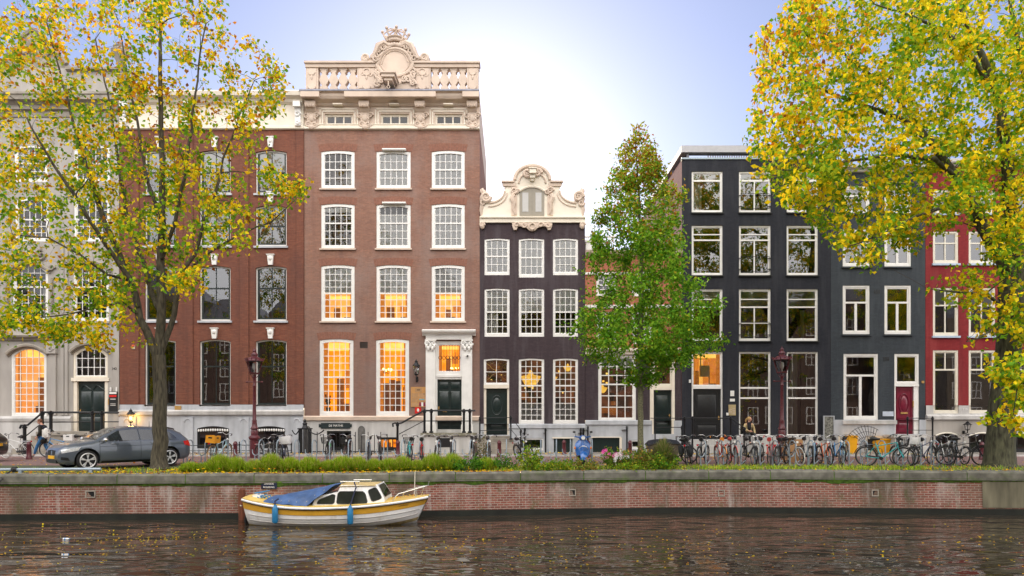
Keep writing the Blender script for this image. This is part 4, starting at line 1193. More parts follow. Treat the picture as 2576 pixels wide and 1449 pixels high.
for u in (1576, 1478):
    mb.mark(); mb.lathe([(.04, .05), (.04, Z(1078)), (.06, Z(1077)), (.05, Z(1073)), (.01, Z(1071))], (X(u), YF - .14, 0), 8); mb.box(X(u) - .25, X(u), YF - .15, YF - .05, Z(1082), Z(1081))
mb.build('drain_post', iron, P)
S = thing('iron_railing', 'thin black iron railing before the door beside the young tree trunk', 'railing', (X(1660), 33.4, 0))
rail_set(S, [(1648, 1053, 1140), (1715, 1075, 1140)], [([(1636, 1052), (1725, 1052)], .018), ([(1648, 1062), (1672, 1062)], .018), ([(1648, 1075), (1716, 1075)], .02)], y=33.4, r=.022)

# ================================================================== 6 blue-black house with the roof canopy
P = thing('black_house', 'blue-black painted brick house with large white windows and grey roof canopy', 'house', (X(1900), YF, 0))
cb_ = [(1740, 1818), (1859, 1939), (1979, 2058)]
rw = [(431, 535), (567, 693), (727, 858)]
hs = [hole(a, b, c, e) for a, b in cb_ for c, e in rw]
hs += [hole(1740, 1818, 885, 1104), hole(1859, 1939, 885, 1100), hole(1979, 2058, 885, 1100)]
facade(P, br_navy, X(1715) + .006, X(2090) - .006, -.2, Z(400), hs, side=br_side, depth=11)
for i, (c, e) in enumerate(rw):
    for j, (a, b) in enumerate(cb_):
        kw = dict(fw=.07, sw=.045, bot=.1, gl=gl_new, room=rm_dark, rec=.05, sill=(black, .03, .06))
        if i == 0: kw.update(hb=[(.80, .09)], blinds=[(.84, 1, blindg)])
        if i == 1: kw.update(hb=[(.72, .07), (.84, .05)])
        if i == 2: kw.update(hb=[(.66, .07), (.82, .05)], blinds=[(.68, 1, blindg)])
        if j == 1: kw.update(vb=[(.5, 0, .80 if i == 0 else (.72 if i == 1 else .66), .06)])
        if j == 1 and i == 2: kw['hb'] = kw['hb'] + [(.33, .04)]
        if i == 0 and j == 0: kw.update(curtains=[(.0, .34, 0, .8)])
        if i == 2 and j == 2: kw.update(curtains=[(.5, .62, 0, .6)])
        w = window(P, a, b, c, e, (1, 1, 0), rail=False, **kw)
        if j == 1:
            q = MB(); x0, x1 = X(a) + .08, X(b) - .08; yy = YF - .02; z0, z1 = Z(e) + .2, Z(e) + .95
            q.tube([(x0, yy, z0), (x1, yy, z0), (x1, yy, z1), (x0, yy, z1)], .016, 5, closed=True)
            for z in (z0 + .1, z1 - .1): q.box(x0 - .07, x0 + .06, yy, yy + .06, z, z + .03); q.box(x1 - .06, x1 + .07, yy, yy + .06, z, z + .03)
            q.build('window_guard', iron, w)
def pendant(w, x0, x1, z0, z1, yg):
    q = MB(); q.box(X(1767), X(1791), yg + .3, yg + .5, Z(946), Z(918)); q.box(X(1767), X(1769.5), yg + .32, yg + .34, Z(918), z1); q.box(X(1789), X(1791.5), yg + .32, yg + .34, z0, Z(946)); q.build('square_pendant', blindm, w, smooth=0)
window(P, 1740, 1818, 885, 978, (1, 1, 0), fw=.06, bot=.16, rail=False, gl=gl_new, room=rm_amber, name='fanlight', rec=.05, things=pendant)
mb = MB()
for a, b in ((1740, 1744), (1815, 1818)): mb.box(X(a), X(b), YF + .04, YF + .2, Z(1104), Z(978))
mb.build('door_frame', white, P, smooth=0)
panel_door(P, 1744, 1815, 978, 1104, black, 'single', rec=.14, knob=.93)
for a, b in cb_[1:]:
    window(P, a, b, 885, 1100, (1, 1, 0), fw=.06, bot=.12, sw=.03, rail=False, gl=gl_new, room=rm_dark, hb=[(.45, .08), (.575, .08)], rec=.05, deep=2,
           curtains=[(0, .38, 0, 1)] if a > 1900 else [])
moulding(P, 'plinth', greyst, X(1852), X(2090) - .01, [(.1, -.15), (.1, Z(1098)), (.06, Z(1097)), (.06, Z(1095))])
moulding(P, 'roof_edge', galv, X(1714), X(2090) - .01, [(.02, Z(401.5)), (.05, Z(401)), (.05, Z(397)), (.0, Z(396.5))])
ctop = plain('canopy_grey', (.42, .42, .45), .55, var=.06)
mb = MB()
mb.box(X(1713), X(2062), YF - .12, YF + .35, Z(385), Z(368)); mb.box(X(1713), X(1713) + .45, YF + .352, YF + 10.5, Z(385), Z(368) - .01)
mb.build('roof_canopy', ctop, P, smooth=0)
mb = MB()
for u in (1731, 1889, 2050): mb.mark(); mb.box(X(u) - .06, X(u) + .06, YF + .02, YF + .14, Z(396), Z(385))
for k in range(5): mb.mark(); mb.box(X(1714) + .1, X(1714) + .22, YF + 2.2 * (k + 1), YF + 2.2 * (k + 1) + .12, Z(396), Z(385))
mb.build('canopy_post', slate, P, smooth=0)
mb = MB()
yr = YF + 2.0
for k in range(52): u = 1780 + 6.0 * k; mb.box(X(u, yr), X(u, yr) + .07, yr, yr + .03, Z(401), Z(388, yr))
mb.box(X(1776, yr), X(2098, yr), yr - .02, yr + .06, Z(389.5, yr), Z(387, yr))
mb.build('terrace_railing', slate, P, smooth=0)
moulding(P, 'side_coping', cream, X(1713), X(1715) + .1, [(-.1, Z(401) - .1), (0, Z(401) - .1), (0, Z(400)), (-.1, Z(400))])
S = thing('iron_railing', 'black iron handrail sloping down beside the wide dark door of the black house', 'railing', (X(1780), 33.2, 0))
rail_set(S, [(1722, 1052, 1142), (1742, 1052, 1142), (1838, 1052, 1142), (1872, 1078, 1142)], [([(1708, 1052), (1840, 1052), (1876, 1080)], .03), ([(1840, 1060), (1874, 1092)], .018)], y=33.2, r=.03)
S = thing('door_stoop', 'long grey stone doorstep under the wide dark door of the black house', 'stoop', (X(1780), 33.6, 0))
mb = MB(); mb.box(X(1700), X(1858), 33.2, YF - .03, -.1, Z(1120)); mb.box(X(1735), X(1840), 33.6, YF + .1, Z(1120), Z(1105)); mb.build('steps', greyst, S, smooth=0)

# ================================================================== 7 slate grey house with the crimson door
P = thing('slate_house', 'slate grey painted brick house with white windows and crimson door', 'house', (X(2209), YF, 0))
c7 = [(2120, 2188), (2225, 2292)]
rw = [(468, 537), (577, 671), (718, 841)]
hs = [hole(a, b, c, e) for a, b in c7 for c, e in rw] + [hole(2122, 2209, 890, 1057), hole(2250, 2312, 890, 1092)]
facade(P, br_slate, X(2090) + .006, X(2328) - .006, Z(1056), Z(425), hs)
ch = [hole(2108, 2160, 1097, 1142), hole(2176, 2222, 1097, 1142)]
facade(P, bluest, X(2090) + .006, X(2328) - .006, -.2, Z(1056), ch + [(h[0], h[1], h[2], Z(1056)) for h in hs if h[2] < Z(1056) - .1], y=YF - .05, name='base', body=False, d=.3)
for i, (c, e) in enumerate(rw):
    for a, b in c7:
        window(P, a, b, c, e, (1, 1, 0), fw=.1, sw=.07, bot=.13, rail=False, room=rm_rose if i < 2 else rm_dark, gl=gl_new, hb=[(.66, .09)], vb=[(.5, 0, .66, .12)], sill=(br_slate, .05, .08))
window(P, 2122, 2209, 890, 1057, (1, 1, 0), fw=.1, sw=.07, bot=.15, rail=False, room=rm_grey, gl=gl_new, hb=[(.68, .1)], vb=[(.5, 0, .68, .13)], deep=1.8, curtains=[(.02, .1, 0, .66)])
window(P, 2250, 2312, 890, 967, (1, 1, 0), fw=.1, sw=.06, bot=.1, rail=False, room=rm_rose, gl=gl_new, name='fanlight')
mb = MB()
for a, b in ((2250, 2254), (2300, 2312)): mb.box(X(a), X(b), YF + .03, YF + .2, Z(1092), Z(967))
mb.box(X(2250), X(2312), YF + .0, YF + .16, Z(972), Z(967.3))
mb.build('door_frame', white, P, smooth=0)
d = panel_door(P, 2254, 2300, 972, 1092, crimson, 'oval', rec=.12)
mb = MB(); mb.box(X(2268), X(2286), YF + .07, YF + .1, Z(1041), Z(1037)); mb.box(X(2298), X(2301), YF + .04, YF + .1, Z(1024), Z(1008)); mb.build('letter_box', brass, d, smooth=0)
mb = MB()
for u0, v0 in ((2199, 729), (2222, 898)):
    mb.mark()
    for k in range(4): mb.box(X(u0 + 4 * k), X(u0 + 2.2 + 4 * k), YF - .012, YF + .01, Z(v0 + 10), Z(v0))
mb.build('vent_slits', black, P, smooth=0)
moulding(P, 'cornice', white, X(2090) + .01, X(2328) - .01, [(.04, Z(434)), (.1, Z(433)), (.1, Z(429)), (.35, Z(426)), (.4, Z(420)), (.3, Z(418))])
moulding(P, 'base_course', greyst, X(2118), X(2253), [(.05, Z(1068)), (.14, Z(1067)), (.14, Z(1058)), (.05, Z(1057.3))])
for a, b in ((2108, 2160), (2176, 2222)):
    window(P, a, b, 1097, 1142, (1, 1, 0), fm=cream, fw=.09, rail=False, y=YF - .05, name='cellar_window', deep=.9, room=rm_dark)
plate('blue_grey_plaque', 'pale blue-grey name plaque between the tall window and the crimson door', 'plaque', 2220, 2247, 1035, 1047, plain('pale_blue_enamel', (.5, .56, .66), .4))
S = thing('door_stoop', 'stone stoop with thin railing below the crimson door', 'stoop', (X(2280), 33.6, 0))
ys = 33.3
mb = MB(); mb.box(X(2252, ys), X(2325, ys), ys, YF - .06, -.1, Z(1101, ys)); mb.box(X(2248, ys), X(2330, ys), ys - .05, YF - .07, Z(1101, ys) + .002, Z(1094, ys)); mb.box(X(2255), X(2310), YF - .06, YF + .1, Z(1101), Z(1093)); mb.box(X(2246, ys), X(2330, ys), ys - .4, ys - .052, -.1, Z(1122, ys)); mb.build('steps', greyst, S, smooth=0)
rail_set(S, [(2283, 1052, 1112), (2346, 1052, 1140)], [([(2280, 1052), (2350, 1052)], .02), ([(2283, 1082), (2346, 1082)], .015)], y=ys, r=.026)

# ================================================================== 8 red house at the big trunk
P = thing('red_house', 'crimson painted brick house with cream windows and number 329 on its stone base', 'house', (X(2480), YF, 0))
c8 = [(2347, 2411), (2437, 2504), (2526, 2592), (2640, 2704)]
rw = [(478, 537), (582, 663), (724, 845)]
hs = [hole(a, b, c, e) for a, b in c8 for c, e in rw] + [hole(a, b, 881, 1040) for a, b in c8]
facade(P, br_crim, X(2328) + .006, X(2760), Z(1020), Z(410), [(h[0], h[1], max(h[2], Z(1020)), h[3]) for h in hs])
ch = [hole(a, b, 1088, 1138, .14) for a, b in ((2352, 2408), (2436, 2506), (2526, 2592))]
facade(P, greyst, X(2328) + .006, X(2760), Z(1056), Z(1020), [(h[0], h[1], h[2], Z(1020)) for h in hs if h[2] < Z(1020)], y=YF - .04, name='stone_band', body=False)
facade(P, stone, X(2328) + .006, X(2760), -.2, Z(1056), ch, y=YF - .05, name='base', body=False, d=.3)
for i, (c, e) in enumerate(rw):
    for a, b in c8:
        window(P, a, b, c, e, (1, 1, 0), fm=offwhite, fw=.09, sw=.05, bot=.13, rail=False, room=rm_rose if i < 2 else rm_dark, gl=gl_new, hb=[(.64, .07)], vb=[(.5, 0, 1, .06)],
               sill=(plain('blue_sill', (.42, .52, .66), .5) if (i, a) == (0, 2347) else MAT['blue_sill'], .06, .1), blinds=[(.66, 1, blindm)] if i == 2 else [])
for a, b in c8:
    window(P, a, b, 881, 1040, (1, 1, 0), fm=offwhite, fw=.09, sw=.05, bot=.12, rail=False, room=rm_dark, gl=gl_new, hb=[(.7, .08)], vb=[(.5, .7, 1, .06)], deep=1.8, blinds=[(.9, 1, greyblind)])
for a in ((2352, 2408), (2436, 2506), (2526, 2592)):
    window(P, a[0], a[1], 1088, 1138, (2, 1, 0), fm=black, sm=black, fw=.05, rail=False, arch=.14, y=YF - .05, name='cellar_window', deep=.9)
    mb = MB(); x0, x1 = X(a[0]), X(a[1]); mb.tube([(x0 + (x1 - x0) * k / 10, YF - .06, arcz(x0 + (x1 - x0) * k / 10, x0, x1, Z(1088), .14) - .02) for k in range(11)], .04, 6); mb.build('cellar_arch', offwhite, P)
moulding(P, 'base_course', greyst, X(2328) + .01, X(2760), [(.06, Z(1057)), (.17, Z(1055)), (.18, Z(1047)), (.05, Z(1043))])
moulding(P, 'cornice', white, X(2328) + .01, X(2760), [(.04, Z(420)), (.1, Z(419)), (.3, Z(412)), (.35, Z(405)), (.2, Z(403))])
lettering('329', .17, (X(2426), YF - .05, Z(1030)), white, P, 'house_number')
# ================================================================== ground, street, quay, water
WZ = -1.39
QP = [(-60, 19.6), (-26, 20.4), (-15.6, 20.8), (-7.2, 21.15), (0.15, 22.0), (5.4, 22.5), (9.3, 22.5), (16.5, 22.0), (26, 21.4), (60, 19.8)]
def qy(x):
    for (a, b), (c, d) in zip(QP[:-1], QP[1:]):
        if a <= x <= c: return b + (d - b) * (x - a) / (c - a)
    return QP[0][1] if x < QP[0][0] else QP[-1][1]
def strip(name, mat, xs, ya, yb, z, kind='structure'):
    mb = MB()
    vs = []
    for x in xs: vs += [(x, ya(x), z), (x, yb(x), z)]
    mb.add(vs, [(2 * i, 2 * i + 2, 2 * i + 3, 2 * i + 1) for i in range(len(xs) - 1)])
    o = mb.build(name, mat, smooth=0)
    return tag(o, kind=kind)
xs = [-60 + 1.5 * i for i in range(81)]
soil = plain('verge_soil', (.10, .085, .06), .95, var=.4, scale=5, bump=.3, col2=(.09, .13, .05))
paver = brick('street_pavers', (.22, .135, .125), (.28, .17, .155), (.16, .12, .11), .2, .1, .008, dirt=.3, dirtcol=(.15, .12, .11), flat=True)
slabs = brick('pavement_slabs', (.25, .23, .21), (.30, .27, .24), (.17, .15, .13), .3, .3, .01, dirt=.4, dirtcol=(.15, .13, .1), flat=True)
mb = MB()
g0 = [(-900, qy(-60)), (-60, qy(-60))] + [(x, y) for x, y in QP[1:-1]] + [(60, qy(60)), (900, qy(60)), (900, 1600), (-900, 1600)]
mb.add([(x, y + .3, -.02) for x, y in g0], [tuple(range(len(g0)))])
tag(mb.build('ground', soil, smooth=0), kind='structure')
strip('quay_verge', soil, xs, lambda x: qy(x) + .45, lambda x: 25.2, -.012)
strip('street', paver, xs, lambda x: 25.2, lambda x: 31.6, -.008)
strip('pavement', slabs, xs, lambda x: 31.75, lambda x: YF + .3, .06)
mb = MB(); mb.box(-60, 60, 31.58, 31.76, -.05, .065); tag(mb.build('kerb', greyst, smooth=0), kind='structure')
mb = MB(); mb.add([(-900, -400, 0), (900, -400, 0), (900, 2.0, 0), (-900, 2.0, 0), (-900, 2.0, -3), (900, 2.0, -3)], [(0, 1, 2, 3), (3, 2, 5, 4)])
tag(mb.build('near_quay_street', paver, smooth=0, norm=False), kind='structure')

# water: long low wind ripples, larger towards the near bank
m, n, l, b = node_mat('canal_water')
b.inputs['Base Color'].default_value = (.032, .023, .014, 1)
b.inputs['Roughness'].default_value = .012
b.inputs['IOR'].default_value = 1.75
tc = n.new('ShaderNodeTexCoord')
hsum = None
for (sx, sy, det, amp) in ((.9, 2.3, 1, 1.0), (3.0, 7.0, 1, .10), (.3, .8, 1, 2.0)):
    mp = n.new('ShaderNodeMapping'); mp.inputs['Scale'].default_value = (sx, sy, 1); mp.inputs['Rotation'].default_value = (0, 0, R(6 * sx))
    nz = n.new('ShaderNodeTexNoise'); nz.inputs['Scale'].default_value = 1.0; nz.inputs['Detail'].default_value = det; nz.inputs['Distortion'].default_value = .6
    l.new(tc.outputs['Object'], mp.inputs['Vector']); l.new(mp.outputs[0], nz.inputs['Vector'])
    mu = n.new('ShaderNodeMath'); mu.operation = 'MULTIPLY'; mu.inputs[1].default_value = amp
    l.new(nz.outputs['Fac'], mu.inputs[0])
    if hsum is None: hsum = mu.outputs[0]
    else:
        ad = n.new('ShaderNodeMath'); l.new(hsum, ad.inputs[0]); l.new(mu.outputs[0], ad.inputs[1]); hsum = ad.outputs[0]
bp = n.new('ShaderNodeBump'); bp.inputs['Strength'].default_value = 1.0; bp.inputs['Distance'].default_value = .06
l.new(hsum, bp.inputs['Height']); l.new(bp.outputs[0], b.inputs['Normal'])
mb = MB(); mb.add([(-900, 1.9, WZ), (900, 1.9, WZ), (900, 24.0, WZ), (-900, 24.0, WZ)], [(0, 1, 2, 3)])
tag(mb.build('canal_water', m, smooth=0, norm=False), kind='structure')

# quay wall with its coping stones
qb = brick('quay_brick', (.18, .052, .040), (.32, .105, .078), (.37, .30, .25), .225, .075, .012, dirt=.55, dirtcol=(.17, .14, .10), bump=.6)
weather_or_light(qb, (.60, .56, .52), 1.1, (1.2, 1.2, .8), .50, .66, .5, .3, 1.05); weather_or_light(qb, (.10, .085, .06), .55, (1.3, 1.3, .35), .49, .60, .72); weather_or_light(qb, (.07, .09, .025), 1.7, (1.5, 1.5, .9), .56, .7, .7)
weather_or_light(qb, (.50, .46, .43), 2.2, (1.5, 1.5, .12), .57, .7, .55)
wet = plain('wet_mossy_foot', (.009, .011, .008), .5, var=.5, scale=3)
moss = plain('moss', (.08, .16, .015), .95, var=.5, scale=10, bump=.4)
cop = weather_or_light(weather_or_light(plain('coping_stone', (.15, .145, .12), .9, var=.4, scale=3.5, bump=.4), (.09, .14, .02), 1.3, (1, 1, 1.5), .56, .72, .6), (.10, .095, .08), 2.6, (1, 1, .6), .52, .7, .7)
Q = thing('quay_wall', 'old red brick quay wall with grey coping stones and dark wet foot', 'quay wall', (0, 22, WZ))
def along(x0, x1, step):
    k = max(1, int(abs(x1 - x0) / step)); return [x0 + (x1 - x0) * i / k for i in range(k + 1)]
def band(mat, name, z0, z1, off0, off1):
    mb = MB(); vs = []
    X_ = along(-60, 60, .6)
    for x in X_: vs += [(x, qy(x) - off0, z0), (x, qy(x) - off1, z1)]
    mb.add(vs, [(2 * i, 2 * i + 2, 2 * i + 3, 2 * i + 1) for i in range(len(X_) - 1)])
    return mb.build(name, mat, Q, smooth=0, norm=False)
band(qb, 'brick_face', WZ + .19, -.28, .03, 0)
band(wet, 'wet_foot', -3.0, WZ + .185, .16, .10)
mb = MB(); vs = []
X_ = along(-60, 60, .6)
for x in X_: vs += [(x, qy(x) - .10, WZ + .185), (x, qy(x) + .02, WZ + .195)]
mb.add(vs, [(2 * i, 2 * i + 2, 2 * i + 3, 2 * i + 1) for i in range(len(X_) - 1)]); mb.build('wet_ledge', wet, Q, smooth=0, norm=False)
# green line of moss under the coping, ragged below
mb = MB(); vs = []
X_ = along(-20, 22, .1)
for x in X_:
    d = .05 + .10 * max(0, mnoise.noise((x * 1.3, 3.1, 0))) + .14 * max(0, mnoise.noise((x * .5, 9.1, 0)) - .2) + .02 * random.random()
    vs += [(x, qy(x) - .075, -.23), (x, qy(x) - .016, -.29 - d)]
mb.add(vs, [(2 * i, 2 * i + 2, 2 * i + 3, 2 * i + 1) for i in range(len(X_) - 1)]); mb.build('moss_line', moss, Q, smooth=0, norm=False)
mb = MB()
x = -60.0
k = 0
while x < 60:
    ln = 2.02 + .12 * random.random()
    x1 = x + ln - .03
    n_ = 4
    for i in range(n_):
        a, c = x + (x1 - x) * i / n_, x + (x1 - x) * (i + 1) / n_
        zt = .002 * random.random() + (.012 if k % 3 == 0 else 0)
        pr = [(-.07, -.28), (-.07, -.05), (-.035, zt - .004), (.0, zt), (.48, zt), (.48, -.28)]
        vs = [(a, qy(a) + p, z) for p, z in pr] + [(c, qy(c) + p, z) for p, z in pr]
        mb.add(vs, [(j, j + 1, j + 7, j + 6) for j in range(5)] + ([(0, 1, 2, 3, 4, 5)] if i == 0 else []) + ([(6, 7, 8, 9, 10, 11)] if i == n_ - 1 else []))
    x += ln; k += 1
mb.build('coping', cop, Q, smooth=0, norm=False)
mj = MB(); vs = []
for x in along(-60, 60, .3): vs += [(x, qy(x) - .064, -.28), (x, qy(x) - .05, -.03)]
mj.add(vs, [(2 * i, 2 * i + 2, 2 * i + 3, 2 * i + 1) for i in range(len(vs) // 2 - 1)]); mj.build('joint_moss', moss, Q, smooth=0, norm=False)
for u, v, w_ in ((281, 1243, 12), (1441, 1239, 9), (1826, 1240, 9), (2214, 1240, 9)):
    x = X(u, 22); y = qy(x); z = Z(v, y)
    mb = MB(); h = .11; ww = w_ / 80 * 1.0
    mb.box(x - ww, x + ww, y - .035, y + .1, z - h, z - h + .03); mb.box(x - ww, x + ww, y - .035, y + .1, z + h - .03, z + h)
    mb.box(x - ww, x - ww + .03, y - .033, y + .1, z - h + .03, z + h - .03); mb.box(x + ww - .03, x + ww, y - .033, y + .1, z - h + .03, z + h - .03)
    o = mb.build('mooring_niche', stoned, Q, smooth=0)
    mb = MB(); mb.box(x - ww + .03, x + ww - .03, y - .012, y + .05, z - h + .03, z + h - .03); mb.build('niche_dark', black, o, smooth=0)  # solid black block stands for the dark inside the hole
x = X(677, 21.2); y = qy(x)
P = plate('quay_sign', 'dark blue sign reading ZINKBUIS RIOLERING on the quay wall above the boat', 'sign', 658, 697, 1213, 1229.5, plain('sign_navy', (.012, .02, .05), .4), y=y - .02, text='ZINKBUIS\nRIOLERING', tm=white, size=.07)
tag(P)
# rendered stretch at the right-hand end
mb = MB(); vs = []
X_ = along(15.2, 24, .4)
for i, x in enumerate(X_): vs += [(x, qy(x) - .045, WZ + .23), (x, qy(x) - .03, -.3)]
mb.add(vs, [(2 * i, 2 * i + 2, 2 * i + 3, 2 * i + 1) for i in range(len(X_) - 1)]); mb.build('render_patch', plain('cement_render', (.17, .155, .105), .95, var=.5, scale=1.3, stretch=(2, 1, .4)), Q, smooth=0, norm=False)

# mooring pile and mooring rail
T = thing('mooring_pile', 'rusty brown wooden mooring pile at the stern of the yellow and white boat', 'pile', (X(609, 20.9), 20.9, WZ))
mb = MB(); px, py = X(609, 20.9), 20.9
mb.tube([(px + .03, py, WZ - 1), (px + .02, py, WZ + .1), (px - .01, py, Z(1262, py)), (px, py, Z(1232, py))], [.13, .12, .11, .095], 9)
mb.build('timber', plain('rusty_timber', (.16, .05, .025), .9, var=.4, scale=6, stretch=(3, 3, .5), bump=.4), T)
mb = MB(); mb.tube([(px, py - .12, WZ + .45), (px + .12, py, WZ + .45), (px, py + .12, WZ + .45), (px - .12, py, WZ + .45)], .025, 6, closed=True); mb.build('rope_loop', plain('pale_rope', (.5, .46, .36), .9), T)
T = thing('mooring_rail', 'low galvanised mooring rail on short posts at the quay edge before the grey car', 'rail', (X(125, 21.4), 21.4, 0))
mb = MB(); yr = 21.3
mb.tube([(X(-120, yr), yr, Z(1182, yr)), (X(254, yr), yr, Z(1180, yr))], .045, 8); mb.build('pipe', galv, T)
for u in (-60, 52, 229): mb = MB(); mb.box(X(u, yr) - .05, X(u, yr) + .05, yr - .04, yr + .04, -.05, Z(1182, yr)); mb.build('post', galv, T, smooth=0)
T = thing('mooring_rope', 'black mooring rope knotted round the low galvanised rail', 'rope', (X(34, 21.3), 21.3, 0))
mb = MB(); cx_, cz_ = X(34, 21.25), Z(1181, 21.3)
for k in range(4): mb.torus((cx_ - .06 + .04 * k, 21.3, cz_), .065, .02, 'x', 14, 5)
mb.tube([(cx_, 21.24, cz_), (cx_ - .1, 20.9, cz_ - .2), (X(12, 20.7), 20.6, Z(1205, 20.6)), (X(0, 20.6), 20.5, Z(1216, 20.5)), (X(-40, 20.4), 20.3, WZ + .3)], .02, 6)
mb.build('rope', black, T)

# ================================================================== lamps
def street_lamp(u, Y, label):
    x = X(u, Y)
    T = thing('street_lamp', label, 'street lamp', (x, Y, 0), 'old maroon street lamps')
    mb = MB()
    c = (x, Y, 0)
    mb.lathe([(.20, 0), (.20, .75), (.17, .78), (.23, .82), (.25, .9), (.22, .94), (.15, 1.0), (.16, 1.18), (.13, 1.24), (.18, 1.3), (.13, 1.36), (.10, 1.6), (.11, 1.64), (.085, 1.7), (.06, 3.15), (.085, 3.2), (.06, 3.24), (.055, 3.5), (.09, 3.56), (.05, 3.6), (.045, 3.7)], c, 12)
    mb.build('post', maroon, T)
    mb = MB(); mb.tube([(x - .33, Y, 3.37), (x + .33, Y, 3.37)], .022, 7)
    for s in (-1, 1): mb.ball((x + s * .34, Y, 3.37), .045, 8, 5)
    mb.build('ladder_bar', maroon, T)
    mb = MB()
    for k in range(4):
        a = R(45 + 90 * k)
        mb.tube([(x, Y, 3.5), (x + .13 * math.cos(a), Y + .13 * math.sin(a), 3.6), (x + .2 * math.cos(a), Y + .2 * math.sin(a), 3.74)], .016, 5)
    mb.lathe([(.21, 3.72), (.23, 3.74), (.23, 3.77), (.2, 3.78)], c, 6, ph=R(0))
    zt, zb, rb, rt = 4.28, 3.77, .21, .36
    for k in range(6):
        a = R(60 * k)
        mb.tube([(x + rb * math.cos(a), Y + rb * math.sin(a), zb), (x + rt * math.cos(a), Y + rt * math.sin(a), zt)], .017, 5)
    mb.build('lantern_frame', maroon, T)
    mb = MB(); mb.lathe([(.195, zb), (.345, zt)], c, 6); g = mb.build('lantern_glass', gl_lamp, T, smooth=0)
    mb = MB(); mb.lathe([(.03, 3.78), (.03, 3.9), (.06, 3.92), (.085, 4.0), (.085, 4.15), (.05, 4.2)], c, 10); mb.build('lamp_bulb', plain('milky_globe', (.75, .73, .7), .3) if 'milky_globe' not in MAT else MAT['milky_globe'], T)
    mb = MB()
    mb.lathe([(.37, zt), (.40, zt + .02), (.38, zt + .06), (.27, zt + .14), (.2, zt + .19), (.13, zt + .22), (.13, zt + .28), (.16, zt + .3), (.12, zt + .36), (.07, zt + .42), (.09, zt + .47), (.05, zt + .53), (.02, zt + .56), (.015, zt + .62)], c, 12)
    for k in range(6):
        a = R(60 * k); mb.tube([(x + .37 * math.cos(a), Y + .37 * math.sin(a), zt + .02), (x + .43 * math.cos(a), Y + .43 * math.sin(a), zt + .1), (x + .44 * math.cos(a), Y + .44 * math.sin(a), zt + .17)], [.03, .022, .006], 5)
    for k in range(12):
        a = R(30 * k); mb.ball((x + .36 * math.cos(a), Y + .36 * math.sin(a), zt + .09), (.035, .035, .05), 6, 4)
    mb.build('lantern_roof', maroon, T)
    return T
street_lamp(640, 30.4, 'maroon iron street lamp with glass lantern before the red-brown brick house')
street_lamp(1967, 29.8, 'maroon iron street lamp with glass lantern before the black house')
mb = MB()
def wall_lantern(u, v0, v1, y, label, lit=False, foot=True):
    x, z0, z1 = X(u, y), Z(v1, y), Z(v0, y)
    T = thing('wall_lantern', label, 'lantern', (x, y, z0)); h = z1 - z0
    m = MB()
    m.tube([(x, YF - .03, z0 + .12 * h), (x, y + .12, z0 + .05 * h), (x, y, z0 + .1 * h), (x, y, z0 + .3 * h)], .025, 6); m.box(x - .06, x + .06, YF - .07, YF - .055, z0, z0 + .24 * h)
    m.build('bracket', iron, T)
    m = MB()
    zb, zt = z0 + .35 * h, z0 + .68 * h
    m.lathe([(.06, z0 + .28 * h), (.11, z0 + .33 * h), (.11, zb)], (x, y, 0), 8)
    for k in range(6):
        a = R(60 * k); m.tube([(x + .1 * math.cos(a), y + .1 * math.sin(a), zb), (x + .155 * math.cos(a), y + .155 * math.sin(a), zt)], .011, 4)
    m.lathe([(.19, zt), (.2, zt + .02), (.1, zt + .14 * h), (.07, zt + .17 * h), (.08, zt + .21 * h), (.02, zt + .27 * h), (.012, z1)], (x, y, 0), 10)
    m.build('cage', iron, T)
    m = MB(); m.lathe([(.09, zb), (.145, zt)], (x, y, 0), 6); m.build('lantern_glass', gl_lamp, T, smooth=0)
    m = MB(); m.ball((x, y, (zb + zt) / 2), (.05, .05, .1), 8, 6); m.build('lamp_bulb', bulb if lit else MAT['milky_globe'], T)
    if lit:
        L = bpy.data.objects.new('lamp_light', bpy.data.lights.new('lamp_light', 'POINT')); COL.objects.link(L)
        L.data.energy = 45; L.data.color = (1, .5, .12); L.data.shadow_soft_size = .12; L.parent = T; L.location = (0, -.02, (zb + zt) / 2 - z0)
    return T
wall_lantern(329, 1027, 1078, YF - .4, 'lit amber wall lantern low on the pale stone base of the brick house', True)
wall_lantern(1047, 903, 960, YF - .35, 'black iron wall lantern between the lamplit window and the white portal')
wall_lantern(2434, 1058, 1092, YF - .35, 'small black wall lantern above the cellar windows of the red house')

# ================================================================== signs and boxes on the fronts
T = thing('company_sign', 'tall black company sign column with white and red stripes beside number 342', 'sign', (X(288), YF - .1, Z(1036)))
mb = MB(); mb.box(X(278), X(298.5), YF - .14, YF - .075, Z(1036), Z(985)); mb.build('panel', black, T, smooth=0)
for i, (a, b, m) in enumerate(((986.5, 991.5, white), (994, 999, plain('signal_red', (.62, .01, .01), .4)), (1003, 1005.5, greyblind), (1015, 1016.5, greyblind), (1018.5, 1020.5, greyblind))):
    mb = MB(); w_ = 1.2 if i < 2 else 3.5; mb.box(X(278 + w_), X(298.5 - w_), YF - .147, YF - .14, Z(b), Z(a)); mb.build('stripe', m, T, smooth=0)
for u in (281, 296): mb = MB(); mb.box(X(u) - .03, X(u) + .03, YF - .12, YF - .072, Z(985), Z(974)); mb.build('hanger', white, T, smooth=0)
plate('brass_plaque', 'narrow brass plaque between the black sign column and the arched door', 'plaque', 272, 277.5, 1003, 1018, brass, y=YF - .002)
T = plate('name_board', 'big bronze board of company plates beside the white portal', 'sign', 1034, 1071, 973.5, 1024, plain('bronze_board', (.55, .29, .10), .45, .2, var=.08))
